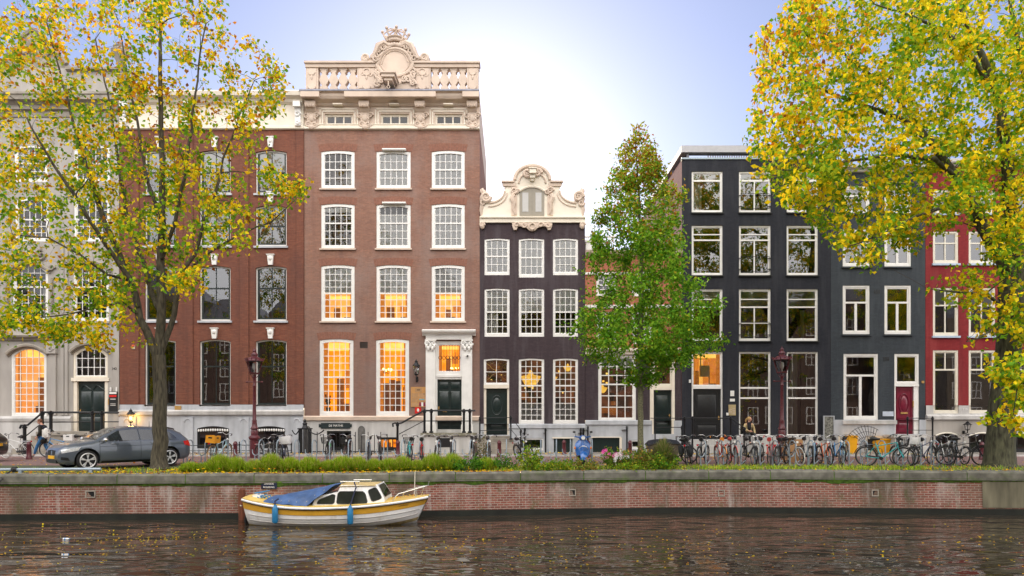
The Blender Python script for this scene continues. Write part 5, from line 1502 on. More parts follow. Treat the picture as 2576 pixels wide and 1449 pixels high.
for (a, b, c, e, m) in ((1044.5, 1061.5, 975.5, 987, 1), (1036, 1053, 989, 1000, 1), (1054.5, 1069.5, 989, 1000, 2), (1036, 1053, 1001, 1012, 1), (1054.5, 1069.5, 1001, 1010, 2), (1036, 1053, 1013, 1022.5, 2)):
    mb = MB(); mb.box(X(a), X(b), YF - .042, YF - .034, Z(e), Z(c)); mb.build('company_plate', [None, plain('bronze_plate', (.42, .24, .11), .5) if 'bronze_plate' not in MAT else MAT['bronze_plate'], plain('tan_plate', (.46, .27, .13), .5) if 'tan_plate' not in MAT else MAT['tan_plate']][m], T, smooth=0)
for (a, b, c, e, m) in ((1049, 1057, 980, 982, black), (1055, 1068, 1004, 1006, plain('teal_print', (.08, .38, .5), .5)), (1066, 1068, 990, 992.5, black)):
    mb = MB(); mb.box(X(a), X(b), YF - .047, YF - .043, Z(e), Z(c)); mb.build('print_line', m, T, smooth=0)
for u, m_ in ((1057, 0), (1062.5, 1), (1068, 0)):
    mb = MB(); mb.box(X(u - 2.4), X(u + 2.4), YF - .048, YF - .036, Z(1022), Z(1012)); mb.box(X(u - 1), X(u + 1), YF - .054, YF - .048, Z(1021), Z(1013))
    mb.build('emblem_tile', white if m_ else plain('wine_tile', (.25, .02, .06), .5) if 'wine_tile' not in MAT else MAT['wine_tile'], T, smooth=0)
T = plate('red_sign', 'small square red sign with white emblem under the bronze name board', 'sign', 1044, 1059.5, 1024.5, 1040, MAT['signal_red'])
mb = MB(); n_ = 14
mb.prism([(X(1052) + .055 * math.cos(2 * math.pi * k / n_), Z(1031.5) + .085 * math.sin(2 * math.pi * k / n_)) for k in range(n_)], YF - .042, YF - .034); mb.build('emblem', white, T, smooth=0)
mb = MB(); mb.box(X(1046.5), X(1050), YF - .042, YF - .034, Z(1032.5), Z(1031)); mb.build('emblem_bar', plain('orange_print', (.8, .3, .05), .5), T, smooth=0)
T = plate('shop_sign', 'long black name board with notched ends above the cellar door of the tall house', 'sign', 808, 881, 1064, 1078, plain('board_green_black', (.012, .022, .025), .5), y=YF - .055, text=None)
for u in (806, 883): mb = MB(); mb.box(X(u) - .06, X(u) + .06, YF - .08, YF - .062, Z(1075), Z(1067)); mb.build('end_piece', MAT['board_green_black'], T, smooth=0)
lettering('DE MATHE', .15, (X(846), YF - .096, Z(1071)), white, T)
T = plate('alarm_box', 'small red and white alarm box on the red-brown brick wall', 'alarm', 334, 341, 869, 878, white, t=.09)
mb = MB(); mb.ball((X(337.5), YF - .1, Z(870.5)), (.08, .04, .06), 8, 5); mb.build('beacon', plain('orange_beacon', (.75, .12, .02), .35), T)
T = plate('security_camera', 'small white security camera on the right pilaster of the white portal', 'camera', 1173, 1178, 891, 896, white, y=YF - .2, t=.1)
mb = MB(); mb.lathe([(.04, -.06), (.045, .12)], (X(1177), YF - .34, Z(897)), 8, 'y'); mb.build('lens_tube', black, T)
plate('paper_notice', 'upright white notice beside the tall window of the black house', 'notice', 1837, 1846.5, 983, 996.5, white)
plate('paper_notice', 'flat white notice above the brass company plate of the black house', 'notice', 1836, 1848, 1003, 1010, white)
T = plate('company_plate', 'brass company plate with name strips beside the black house window', 'plaque', 1832.5, 1850.5, 1018, 1045, plain('pale_brass', (.50, .40, .22), .4, .3))
for k in range(7):
    mb = MB(); a = 1834 if k % 2 else 1842; mb.box(X(a), X(a + 7), YF - .04, YF - .034, Z(1029 + 2.1 * k), Z(1027.5 + 2.1 * k)); mb.build('name_strip', creamst, T, smooth=0)
plate('door_bell', 'tiny white doorbell panel at the corner of the brass company plate', 'bell', 1827, 1833, 1038, 1045, white)
plate('door_bell', 'small white bell box left of the amber fanlight', 'bell', 1733, 1738, 955, 963, white)
plate('door_bell', 'small brass bell push beside the crimson door frame', 'bell', 2318, 2324, 958, 964, brass)

# chandeliers and pendants in the lamplit rooms
def chandelier(u, v, y, s, label):
    c = Vector((X(u), y, Z(v)))
    T = thing('chandelier', label, 'chandelier', c)
    m = MB(); m.tube([c, c + Vector((0, 0, 1.1 * s))], .01, 5); m.ball(c, .05 * s, 8, 5)
    for k in range(8):
        a = R(45 * k); p = Vector((math.cos(a), math.sin(a), 0)) * .3 * s
        m.tube([c, c + p * .6 + Vector((0, 0, -.1 * s)), c + p + Vector((0, 0, .02))], .012, 4)
    m.build('arms', brass, T)
    m = MB()
    for k in range(8):
        a = R(45 * k); p = Vector((math.cos(a), math.sin(a), 0)) * .3 * s
        m.ball(c + p + Vector((0, 0, .07 * s)), (.035 * s, .035 * s, .06 * s), 6, 4)
    m.build('candle_bulbs', bulb, T)
chandelier(962, 932, YF + .6, 1.15, 'lit chandelier behind the tall lamplit window beside the wall lantern')
chandelier(1144, 927, YF + .6, .8, 'lit chandelier behind the fanlight of the white portal')
def star_lamp(u, v, y, s, label):
    c = Vector((X(u), y, Z(v)))
    T = thing('pendant_lamp', label, 'lamp', c); m = MB()
    n_ = 16
    m.lathe([(.05 * s, .4 * s), (.14 * s, .18 * s), (.5 * s, .1 * s), (.44 * s, .02 * s), (.3 * s, -.25 * s), (.12 * s, -.4 * s)], c, n_)
    m.build('shade', glow('golden_shade', (.85, .5, .08), (.55, .26, .03), 1.0, 5) if 'golden_shade' not in MAT else MAT['golden_shade'], T)
    m = MB(); m.tube([c + Vector((0, 0, .4 * s)), c + Vector((0, 0, 1.2 * s))], .01, 5); m.build('cord', black, T)
star_lamp(1336, 950, YF + .8, 1.1, 'large golden pendant lamp glowing behind the gable house window beside the oval-panelled door')
star_lamp(1432, 921, YF + .9, .5, 'small orange pendant lamp high behind the window nearest the orange house')
star_lamp(1397, 947, YF + 1.1, .4, 'tiny orange pendant lamp low behind the window nearest the orange house')
star_lamp(1521, 976, YF + .8, .55, 'golden pendant lamp glowing in the large shop window')

# ================================================================== bollards
def bollard(u, vb, label, h=.75):
    Y = gy(vb); x = X(u, Y)
    T = thing('bollard', label, 'bollard', (x, Y, 0), 'maroon iron bollards')
    m = MB(); m.lathe([(.12, -.05), (.12, .1), (.095, .14), (.085, h - .16), (.1, h - .14), (.1, h - .1), (.08, h - .07), (.07, h - .03), (.03, h)], (x, Y, 0), 10); m.build('shaft', maroon, T)
    m = MB(); m.lathe([(.087, h - .2), (.088, h - .17)], (x, Y, 0), 10); m.build('collar', plain('dark_maroon', (.06, .012, .018), .4) if 'dark_maroon' not in MAT else MAT['dark_maroon'], T)
for u, vb, s in ((73, 1155, 'maroon bollard between the white bicycle and the walking man'), (659 - 67, 1153, 'maroon bollard between the pale blue bicycle and the street lamp'), (1001, 1149, 'faded maroon bollard under the sloping handrail of the white portal'),
                 (1286 - 30, 1149, 'maroon bollard before the stoop of the gable house'), (1419, 1147, 'pale maroon bollard left of the blue scooter'), (1480, 1151, 'maroon bollard just right of the blue scooter'), (1585, 1149, 'maroon bollard beside the thin trunk of the young tree'),
                 (2470, 1156, 'maroon bollard beside the thick tree trunk')):
    bollard(u, vb, s)

# ================================================================== iron fence with gate pier and chain before the tall house
T = thing('iron_fence', 'black iron gate pier and railings with a drooping chain before the tall house', 'fence', (X(790), 33.3, 0))
mb = MB(); yy = 33.3
x0, x1 = X(752, yy), X(776, yy)
for k in range(7): x = x0 + (x1 - x0) * k / 6; mb.box(x - .018, x + .018, yy - .018, yy + .018, 0, 1.22)
for k in range(4): y_ = yy + .45 * (k + 1) / 4; mb.box(x0 - .018, x0 + .018, y_ - .018, y_ + .018, 0, 1.22); mb.box(x1 - .018, x1 + .018, y_ - .018, y_ + .018, 0, 1.22)
mb.box(x0 - .06, x1 + .06, yy - .05, yy + .5, 1.22, 1.28); mb.box(x0 - .03, x1 + .03, yy - .03, yy + .48, .05, .1)
mb.lathe([(.16, 1.28), (.12, 1.36), (.1, 1.44), (.13, 1.5), (.06, 1.58), (.07, 1.64), (.01, 1.74)], ((x0 + x1) / 2, yy + .2, 0), 10)
mb.build('gate_pier', iron, T)
mb = MB()
for k in range(13): u = 782 + 16 * k; mb.box(X(u, yy) - .016, X(u, yy) + .016, yy - .016, yy + .016, .02, 1.0 + .1 * (k % 2));
mb.box(X(776, yy), X(985, yy), yy - .02, yy + .02, .12, .16)
mb.build('railing_bars', iron, T, smooth=0)
for a, b in ((776, 815), (735, 752)):
    mb = MB(); mb.tube([(X(a + (b - a) * k / 10, yy), yy, 1.18 - .2 * math.sin(math.pi * k / 10)) for k in range(11)], .03, 6); mb.build('chain', iron, T)
T = thing('area_railing', 'thin black area railing before the cellar windows of the red-brown brick house', 'railing', (X(560), 33.3, 0))
rail_set(T, [(455, 1115, 1142), (517, 1112, 1142), (602, 1115, 1142), (700, 1115, 1142), (733, 1112, 1142)], [([(450, 1121), (735, 1119)], .018), ([(450, 1134), (735, 1133)], .014)], y=33.3, r=.02)
# ================================================================== boat
hullw = plain('white_hull_paint', (.86, .86, .86), .35, var=.04, scale=4, coat=.2)
hully = plain('yellow_hull_paint', (.62, .33, .03), .4, var=.12, scale=5, coat=.2)
decky = plain('yellow_deck_paint', (.66, .46, .13), .6, var=.18, scale=5)
tarp = plain('blue_tarpaulin', (.045, .10, .24), .6, var=.3, scale=3, bump=.2)
fendm = plain('blue_fender', (.02, .18, .38), .4, var=.15, scale=8)
steel = plain('stainless_tube', (.62, .62, .6), .25, .8)
antif = plain('ochre_bottom_paint', (.42, .33, .16), .8, var=.35, scale=3, stretch=(3, 1, .6))
BY = 20.35
BX0, BX1 = X(628, BY), X(1080, BY)
BL = BX1 - BX0
BT = thing('motor_boat', 'yellow and white cabin motor boat with blue tarpaulin moored at the quay', 'boat', ((BX0 + BX1) / 2, BY, WZ))
def bhw(t):                               # half width of the gunwale from stern 0 to bow 1
    return .93 * (1 - abs((t - .45) / .58) ** 2.6 * (1.0 if t > .45 else .86)) ** .75 if t < 1 else 0.0
def bsheer(t): return WZ + .56 + .30 * (abs(t - .38) / .38) ** 2 * .75 if t < .38 else WZ + .56 + .25 * ((t - .38) / .62) ** 1.9
def bring(t, s):
    """point on the near side of the hull: s 0 at the gunwale, 1 at the keel"""
    w0, zs = bhw(t), bsheer(t)
    zk = WZ - .28 + .22 * max(0, t - .7) / .3
    z = zs + (zk - zs) * s
    f = (1 - s ** 4.5) * (1 - .06 * s * (1 + 1.3 * max(0, t - .6)))
    rake = -.42 * s * max(0, (t - .75) / .25) ** 2 + .22 * s * max(0, (.2 - t) / .2) ** 2
    return BX0 + BL * t + rake, max(.004, w0 * f), z
NT = 44
ts = [.0005 + .999 * (i / NT) for i in range(NT + 1)]
def shell(s0, s1, ns, out=0.0):
    m = MB()
    for side in (-1, 1):
        vs = []
        for t in ts:
            for k in range(ns + 1):
                x, w_, z = bring(t, s0 + (s1 - s0) * k / ns)
                vs.append((x, BY + side * (w_ + out), z))
        fs = [(i * (ns + 1) + k, (i + 1) * (ns + 1) + k, (i + 1) * (ns + 1) + k + 1, i * (ns + 1) + k + 1) for i in range(NT) for k in range(ns)]
        m.add(vs, fs)
    return m
shell(.27, 1, 10).build('hull', hullw, BT, smooth=60)
shell(.05, .27, 3, .012).build('yellow_strake', hully, BT, smooth=60)
shell(.70, .82, 3, .004).build('boot_stripe', antif, BT, smooth=60)
for s in (.40, .56):
    m = MB()
    for side in (-1, 1): m.tube([(bring(t, s)[0], BY + side * (bring(t, s)[1] + .004), bring(t, s)[2]) for t in ts[1:-1]], .011, 5)
    m.build('plank_seam', plain('seam_grey', (.52, .50, .48), .6) if 'seam_grey' not in MAT else MAT['seam_grey'], BT)
m = MB()
for side in (-1, 1): m.tube([(bring(t, .03)[0], BY + side * (bring(t, 0)[1] + .02), bring(t, .03)[2]) for t in ts], .035, 6)
m.build('rubbing_strake', hullw, BT)
m = MB()
for side in (-1, 1): m.tube([(bring(t, .03)[0], BY + side * (bring(t, 0)[1] + .035), bring(t, .03)[2] - .03) for t in ts], .014, 5)
m.build('strake_edge', black, BT)
m = MB(); vs = []
for t in ts:
    x, w_, z = bring(t, 0)
    for q in (-1, -.5, 0, .5, 1): vs.append((x, BY + q * (w_ + .012), z + .012 + .05 * (1 - q * q) * (w_ / .9)))
m.add(vs, [(i * 5 + k, i * 5 + 5 + k, i * 5 + 6 + k, i * 5 + 1 + k) for i in range(NT) for k in range(4)])
m.build('deck', decky, BT, smooth=60)
# cabin: side profile, sloping in towards the roof
def bp(u, v, Y=None):
    Y = Y or BY - .62
    return X(u, Y), Z(v, Y)
side_ = [bp(u, v) for u, v in ((786, 1273), (791, 1258), (806, 1247), (849, 1238), (855, 1222), (940, 1222), (947, 1219), (966, 1252), (968, 1266), (958, 1271))]
zlo = min(z for x, z in side_); zr = max(z for x, z in side_)
def cabw(z): return .66 - .16 * (z - zlo) / (zr - zlo)
def cab(pt, off=0.0, side=-1): return (pt[0], BY + side * (cabw(pt[1]) + off), pt[1])
m = MB()
nn = len(side_)
m.add([cab(p, 0, -1) for p in side_] + [cab(p, 0, 1) for p in side_], [tuple(range(nn)), tuple(range(2 * nn - 1, nn - 1, -1))] + [(i, i + nn, (i + 1) % nn + nn, (i + 1) % nn) for i in range(nn)])
cabn = m.build('cabin', hullw, BT, smooth=25)
wglass = plain('dark_cabin_glass', (.022, .026, .022), .06, var=.5, scale=2)
def cabwin(pts, name='cabin_window'):
    P2 = [bp(u, v) for u, v in pts]
    # round the corners
    out = []
    n_ = len(P2)
    for i in range(n_):
        a, b, c = Vector(P2[i - 1]), Vector(P2[i]), Vector(P2[(i + 1) % n_])
        r = min(.07, (a - b).length * .35, (c - b).length * .35)
        p, q = b + (a - b).normalized() * r, b + (c - b).normalized() * r
        for k in range(4):
            t = k / 3; out.append(((p * (1 - t) ** 2 + b * 2 * t * (1 - t) + q * t * t)))
    for side in (-1, 1):
        m = MB(); m.add([cab(p, .006, side) for p in out], [tuple(range(len(out)))]); g = m.build(name, wglass, BT, smooth=0)
        m = MB(); m.tube([cab(p, .008, side) for p in out], .014, 5, closed=True); m.build('rubber_seal', black, g)
cabwin([(797, 1267), (803, 1257), (836, 1244), (842, 1246), (841, 1267)])
cabwin([(847, 1267), (849, 1243), (853, 1237), (912, 1237), (918, 1243), (924, 1262), (921, 1266)])
cabwin([(924, 1234), (944, 1226), (961, 1253), (936, 1262)], 'windscreen_side')
m = MB()                                   # windscreen front pane
a, b = bp(948, 1222), bp(965.5, 1251)
m.add([(a[0] + .02, BY - .42, a[1]), (a[0] + .02, BY + .42, a[1]), (b[0] + .02, BY + .5, b[1]), (b[0] + .02, BY - .5, b[1])], [(0, 1, 2, 3)]); m.build('windscreen', wglass, BT, smooth=0)
m = MB()
zt = bp(900, 1224)[1]
xa, xb = bp(851, 1221)[0], bp(945, 1219)[0]
m.add([(xa, BY - .55, zt), (xb, BY - .55, zt + .02), (xb + .02, BY + .55, zt + .02), (xa, BY + .55, zt), (xa, BY - .3, zt + .04), (xb, BY - .3, zt + .06), (xb, BY + .3, zt + .06), (xa, BY + .3, zt + .04)],
      [(0, 1, 5, 4), (1, 2, 6, 5), (2, 3, 7, 6), (3, 0, 4, 7), (4, 5, 6, 7), (0, 3, 2, 1)])
m.build('cabin_roof', plain('tan_roof', (.50, .38, .17), .7, var=.15), BT, smooth=20)
for yo, u0, u1 in ((-.28, 862, 910), (.3, 884, 930)):
    m = MB(); z_ = zt + .11; m.tube([(X(u0, BY), BY + yo, z_), (X(u1, BY), BY + yo, z_)], .018, 6)
    for u in (u0 + 3, u1 - 3): m.tube([(X(u, BY), BY + yo, zt + .04), (X(u, BY), BY + yo, z_)], .014, 5)
    m.build('roof_rail', steel, BT)
# tarpaulin from the cabin roof down to the aft deck
m = MB(); vs = []
NU, NV = 26, 16
for i in range(NU + 1):
    t = i / NU
    u = 682 + (860 - 682) * t
    ztop_ = Z(1249 - (1249 - 1214) * (t ** 1.15), BY)
    x = X(u, BY)
    tt = (x - BX0) / BL
    zl = bsheer(tt) + .03 + (.0 if t < .62 else (t - .62) / .38 * .58)
    hw = (bhw(tt) * .86) if t < .7 else bhw(tt) * .86 - .24 * (t - .7) / .3
    for k in range(NV + 1):
        q = -1 + 2 * k / NV
        aq = abs(q)
        z = ztop_ if aq < .3 else ztop_ + (zl - ztop_) * ((aq - .3) / .7) ** 1.5
        z += .018 * math.sin(9 * t + 14 * q) * (1 - abs(aq - .6)) + .012 * math.sin(31 * t + 3 * q)
        vs.append((x + .05 * q * q * math.sin(6 * t), BY + q * hw, min(z, max(ztop_, zl))))
m.add(vs, [(i * (NV + 1) + k, (i + 1) * (NV + 1) + k, (i + 1) * (NV + 1) + k + 1, i * (NV + 1) + k + 1) for i in range(NU) for k in range(NV)])
tp = m.build('tarpaulin', tarp, BT, smooth=70)
weather_or_light(hullw, (.42, .36, .26), 1.6, (1.2, 1.2, .5), .52, .75, .6); weather_or_light(hully, (.34, .20, .04), 2.5, (1, 1, 1), .55, .75, .6); weather_or_light(decky, (.36, .27, .12), 3.5, (1, 1, 1), .5, .7, .6); weather_or_light(tarp, (.12, .17, .28), 4, (1, 2, 1), .5, .72, .6)
m = MB()
for k in range(7):
    i = 3 + int(k * 3.3); p = vs[i * (NV + 1) + 1]; m.ball((p[0], p[1] - .015, p[2] + .03), .016, 6, 4)
m.build('press_studs', steel, tp)
# bow rail, fenders, stern gear
m = MB()
def rl(u, v, yo): return (X(u, BY + yo), BY + yo, Z(v, BY + yo))
m.tube([rl(986, 1265, -.55), rl(992, 1252, -.52), rl(1003, 1242, -.47), rl(1018, 1238, -.4), rl(1048, 1229, -.15), rl(1078, 1221, 0), rl(1079, 1211, 0)], .015, 7)
m.tube([rl(1012, 1252, .55), rl(1016, 1240, .5), rl(1026, 1232, .42), rl(1050, 1226, .15), rl(1078, 1221, 0)], .015, 7)
m.tube([rl(1046, 1256, -.2), rl(1047, 1229, -.15)], .016, 6); m.tube([rl(1058, 1252, .1), rl(1066, 1225, .04)], .016, 6)
m.build('bow_rail', steel, BT)
for u, vt, vb in ((692, 1270, 1315), (881, 1272, 1318)):
    yo = -(bhw((X(u, BY) - BX0) / BL) + .13); y_ = BY + yo
    x_, z0, z1 = X(u, y_), Z(vb, y_), Z(vt, y_)
    m = MB(); m.lathe([(.01, z0 - .03), (.07, z0), (.085, z0 + .05), (.085, z1 - .12), (.05, z1 - .05), (.035, z1), (.01, z1 + .01)], (x_, y_, 0), 12); f = m.build('fender', fendm, BT)
    m = MB()
    if u > 800: m.tube([(x_, y_, z1), (X(885, BY - .7), BY - .76, Z(1262, BY - .7)), (X(895, BY - .6), BY - .57, zt - .02), (X(897, BY), BY - .3, zt + .1)], .02, 5)
    else: m.tube([(x_, y_, z1), (x_ - .02, y_ + .06, z1 + .1), (x_, y_ + .25, z1 + .14)], .025, 5)
    m.build('fender_rope', plain('navy_rope', (.02, .025, .06), .9) if 'navy_rope' not in MAT else MAT['navy_rope'], f)
m = MB(); sx = X(650, BY); sz = bsheer(.1) + .06
m.box(sx - .1, sx + .12, BY - .2, BY + .1, sz, sz + .1); m.build('white_locker', hullw, BT, smooth=0)
m = MB()
for k in range(5): m.tube([(sx - .25 + .1 * k, BY - .3 + .05 * k, sz), (sx - .05 + .11 * k, BY - .1, sz + .08 + .03 * (k % 2)), (sx + .1 + .09 * k, BY - .25, sz + .02)], .016, 5)
m.tube([(sx - .15, BY + .1, sz + .12), (sx + .3, BY + .1, sz + .2)], .02, 5)
m.build('blue_line', fendm, BT)
m = MB(); m.tube([(BX0 - .02, BY, WZ - .2), (BX0 - .12, BY, WZ + .05), (BX0 - .06, BY, WZ + .4), (BX0 - .02, BY, WZ + .52)], [.03, .05, .05, .03], 6); m.build('rudder_post', black, BT)
m = MB()                                  # faint script on the bow, too worn to read
m.tube([(bring(.85 + .055 * k / 24, .15)[0], BY - bring(.85 + .055 * k / 24, .15)[1] - .022, bring(.85 + .055 * k / 24, .15)[2] + .02 * math.sin(k * 1.7) * (1.3 if k % 6 == 0 else .7)) for k in range(25)], .006, 4)
m.build('boat_name', plain('faded_brown_print', (.2, .09, .02), .6), BT)
T = thing('mooring_line', 'thin pale mooring line running up from the boat bow to the coping', 'rope', (X(1045, 21.2), 21.2, 0))
m = MB(); m.tube([rl(1040, 1257, 0), rl(1043, 1235, .3), (X(1046, 21.7), qy(X(1046, 21.7)) - .1, .03), (X(1046.5, 22), qy(X(1046, 22)) + .3, .02)], .014, 5); m.build('line', MAT['pale_rope'], T)

# ================================================================== cars
rubber = plain('tyre_rubber', (.014, .014, .015), .8, var=.2)
alloy = plain('alloy_rim', (.68, .68, .69), .35, .4)
chrome = plain('chrome', (.75, .75, .75), .15, .9)
def carpaint(name, col):
    m, n, l, b = node_mat(name)
    b.inputs['Base Color'].default_value = c4(col); b.inputs['Metallic'].default_value = .3; b.inputs['Roughness'].default_value = .32
    b.inputs['Coat Weight'].default_value = .9; b.inputs['Coat Roughness'].default_value = .04
    return m
carglass = plain('car_glass', (.03, .036, .04), .03, var=.2, spec=.9, coat=.6)
headl = plain('headlight_lens', (.72, .74, .76), .1, .3, var=.25, scale=25)
taill = plain('tail_light_lens', (.55, .012, .015), .15, var=.3, scale=10, coat=.6)
LEN, XW0, XW1, WR = 4.34, 1.36, -1.34, .325       # front of the car at x = +2.12
XF, XR = 2.13, -2.21
def lerp(tab, x):
    for (a, b), (c, d) in zip(tab[:-1], tab[1:]):
        if a <= x <= c:
            t = (x - a) / (c - a); t = t * t * (3 - 2 * t) * .5 + t * .5
            return b + (d - b) * t
    return tab[0][1] if x < tab[0][0] else tab[-1][1]
TOP = [(XR, .62), (-2.18, .80), (-2.12, .98), (-1.98, 1.08), (-1.86, 1.20), (-1.55, 1.35), (-1.2, 1.395), (-.6, 1.43), (-.1, 1.425), (.3, 1.37), (.66, 1.20), (1.05, 1.0), (1.2, .955), (1.6, .90), (1.9, .83), (2.05, .74), (XF, .62)]
BOT = [(XR, .44), (-2.1, .30), (-1.9, .24), (-1.0, .20), (1.0, .20), (1.8, .20), (2.05, .22), (XF, .34)]
WID = [(XR, .62), (-2.14, .74), (-1.95, .83), (-1.4, .885), (0, .885), (1.2, .885), (1.7, .85), (1.98, .74), (XF, .56)]
def chw(x, z):
    w_, zt, zb = lerp(WID, x), lerp(TOP, x), lerp(BOT, x)
    belt = .93
    if z <= belt or zt < 1.0:
        f = 1 - .055 * ((z - .58) / .38) ** 2
        if z < zb + .1: f -= .06 * (1 - (z - zb) / .1)
        w2 = w_ * f
        if zt < 1.02:
            d = max(0, z - (zt - .13)) / .13
            w2 *= 1 - .16 * d * d
        return w2
    w2 = w_ * (1 - .055 * ((belt - .58) / .38) ** 2) - .03 - (z - belt) * .44
    d = max(0, z - (zt - .08)) / .08
    return max(.2, w2 - .09 * d * d)
def make_car(label, paint, loc, rz):
    T = thing('parked_car', label, 'car', (0, 0, 0))
    xs_ = [XR + (XF - XR) * i / 76 for i in range(77)]
    NZ = 22
    m = MB(); vs = []
    for x in xs_:
        zb, zt = lerp(BOT, x), lerp(TOP, x)
        row = [(x, -chw(x, zb + (zt - zb) * k / NZ), zb + (zt - zb) * k / NZ) for k in range(NZ + 1)]
        wt = chw(x, zt)
        cap = [(x, -wt * q, zt + .022 * (1 - q * q)) for q in (.75, .4, 0, -.4, -.75)]
        vs += row + cap + [(a, -b, c) for a, b, c in reversed(row)]
    rn = 2 * (NZ + 1) + 5
    fs = [(i * rn + k, (i + 1) * rn + k, (i + 1) * rn + (k + 1) % rn, i * rn + (k + 1) % rn) for i in range(76) for k in range(rn)]
    fs += [tuple(range(rn - 1, -1, -1)), tuple(76 * rn + k for k in range(rn))]
    m.add(vs, fs)
    body = m.build('body', [paint], T, smooth=42)
    cut = MB()
    for xw in (XW0, XW1): cut.lathe([(.385, -1.2), (.385, 1.2)], (xw, 0, WR + .02), 40, 'y')
    co = cut.build('wheel_cut', paint)
    mod = body.modifiers.new('b', 'BOOLEAN'); mod.operation = 'DIFFERENCE'; mod.object = co; mod.solver = 'EXACT'
    bpy.context.view_layer.update()
    me = bpy.data.meshes.new_from_object(body.evaluated_get(bpy.context.evaluated_depsgraph_get()))
    body.modifiers.clear(); body.data = me; bpy.data.objects.remove(co)
    me.materials.clear(); me.materials.append(paint)
    me.polygons.foreach_set('material_index', [0] * len(me.polygons))
    me.polygons.foreach_set('use_smooth', [True] * len(me.polygons)); me.set_sharp_from_angle(angle=R(40))
    m = MB()
    for xw in (XW0, XW1): m.mark(); m.box(xw - .36, xw + .36, -.62, .62, .24, .72)
    m.build('wheel_housing', black, T, smooth=0)
    def patch(name, pts, mat, off=.006, sides=(1, -1), nx=8, nz=5, parent=T):
        """a panel lying on the flank: pts = 4 corners (x, z) in order"""
        r = None
        for s in sides:
            m = MB(); vs = []
            for i in range(nx + 1):
                for k in range(nz + 1):
                    a, b = i / nx, k / nz
                    x = (pts[0][0] * (1 - a) + pts[1][0] * a) * (1 - b) + (pts[3][0] * (1 - a) + pts[2][0] * a) * b
                    z = (pts[0][1] * (1 - a) + pts[1][1] * a) * (1 - b) + (pts[3][1] * (1 - a) + pts[2][1] * a) * b
                    vs.append((x, s * (chw(x, z) + off), z))
            m.add(vs, [(i * (nz + 1) + k, (i + 1) * (nz + 1) + k, (i + 1) * (nz + 1) + k + 1, i * (nz + 1) + k + 1) for i in range(nx) for k in range(nz)])
            r = m.build(name, mat, parent, smooth=60, norm=False)
        return r
    patch('side_window', [(-.30, .955), (.96, .965), (.36, 1.30), (-.28, 1.345)], carglass)
    patch('side_window', [(-1.36, .965), (-.37, .957), (-.35, 1.345), (-1.14, 1.30)], carglass)
    patch('rear_quarter_glass', [(-1.66, 1.0), (-1.42, .968), (-1.22, 1.275), (-1.40, 1.25)], carglass)
    for a in ([(-.345, .95), (-.325, .95), (-.305, 1.35), (-.325, 1.35)], [(-1.40, .96), (-1.38, .96), (-1.16, 1.30), (-1.18, 1.3)]): patch('window_pillar', a, black, .010)
    patch('window_trim', [(-1.7, .937), (1.0, .942), (1.0, .958), (-1.7, .955)], black, .009, nx=20)
    for a in ([(.98, .30), (.992, .30), (1.0, .93), (.988, .93)], [(-.34, .27), (-.328, .27), (-.328, .93), (-.34, .93)], [(-1.03, .62), (-1.018, .62), (-1.25, .93), (-1.262, .93)]): patch('door_seam', a, black, .004, nx=1, nz=8)
    patch('swage_line', [(-1.95, .80), (1.0, .765), (1.0, .778), (-1.95, .815)], plain('seam_shadow_paint', (.035, .04, .05), .4) if 'seam_shadow_paint' not in MAT else MAT['seam_shadow_paint'], .004, nx=20, nz=1)
    patch('side_skirt', [(-.92, .21), (.93, .21), (.93, .285), (-.92, .275)], black, .012, nx=12, nz=2)
    patch('headlight', [(1.64, .665), (2.06, .575), (2.06, .69), (1.56, .775)], headl, .010)
    patch('tail_light', [(-2.16, .70), (-1.90, .76), (-1.86, .90), (-2.14, .93)], taill, .010)
    patch('bumper_intake', [(1.86, .33), (2.07, .36), (2.07, .46), (1.90, .43)], black, .008)
    for hx in (.52, -.80):
        for s in (1, -1):
            m = MB(); m.tube([(hx - .12, s * (chw(hx, .86) + .015), .86), (hx, s * (chw(hx, .86) + .035), .865), (hx + .12, s * (chw(hx, .86) + .015), .86)], .016, 6); m.build('door_handle', paint, T)
    # windscreen, rear window: lie on the sloping top between the flanks
    def top_panel(name, xa, xb, mat, inset=.05, off=.03, n_=10):
        m = MB(); vs = []
        for i in range(n_ + 1):
            x = xa + (xb - xa) * i / n_; zt = lerp(TOP, x); wt = chw(x, zt) - inset
            for q in (-1, -.6, -.2, .2, .6, 1): vs.append((x, wt * q, zt + .022 * (1 - q * q) + off * .4))
        m.add(vs, [(i * 6 + k, (i + 1) * 6 + k, (i + 1) * 6 + k + 1, i * 6 + k + 1) for i in range(n_) for k in range(5)])
        return m.build(name, mat, T, smooth=60, norm=False)
    top_panel('windscreen', .30, 1.06, carglass)
    top_panel('rear_window', -1.98, -1.6, carglass)
    m = MB()
    for s in (-1, 1): m.mark(); m.ball((.86, s * (.885 + .09), 1.0), (.07, .12, .075), 12, 8); m.box(.84, .9, s * .8 - .03 if s < 0 else s * .8, s * .8 if s < 0 else s * .8 + .1, .94, .99)
    m.build('wing_mirror', chrome if 'grey' in label else paint, T)
    m = MB()
    for s in (-1, 1): m.mark(); m.prismx([(s * .06, .50), (s * .30, .52), (s * .33, .66), (s * .05, .68)], XF - .05, XF + .005)
    m.build('kidney_grille', black, T, smooth=0)
    m = MB(); m.box(XF - .06, XF + .012, -.42, .42, .25, .36); m.build('lower_grille', black, T, smooth=0)
    m = MB(); m.box(XF, XF + .02, -.26, .26, .385, .49); g = m.build('number_plate', plain('yellow_plate', (.85, .45, .01), .5) if 'yellow_plate' not in MAT else MAT['yellow_plate'], T, smooth=0)
    m = MB(); m.box(XR - .02, XR + .02, -.26, .26, .62, .73); m.build('number_plate', MAT['yellow_plate'], T, smooth=0)
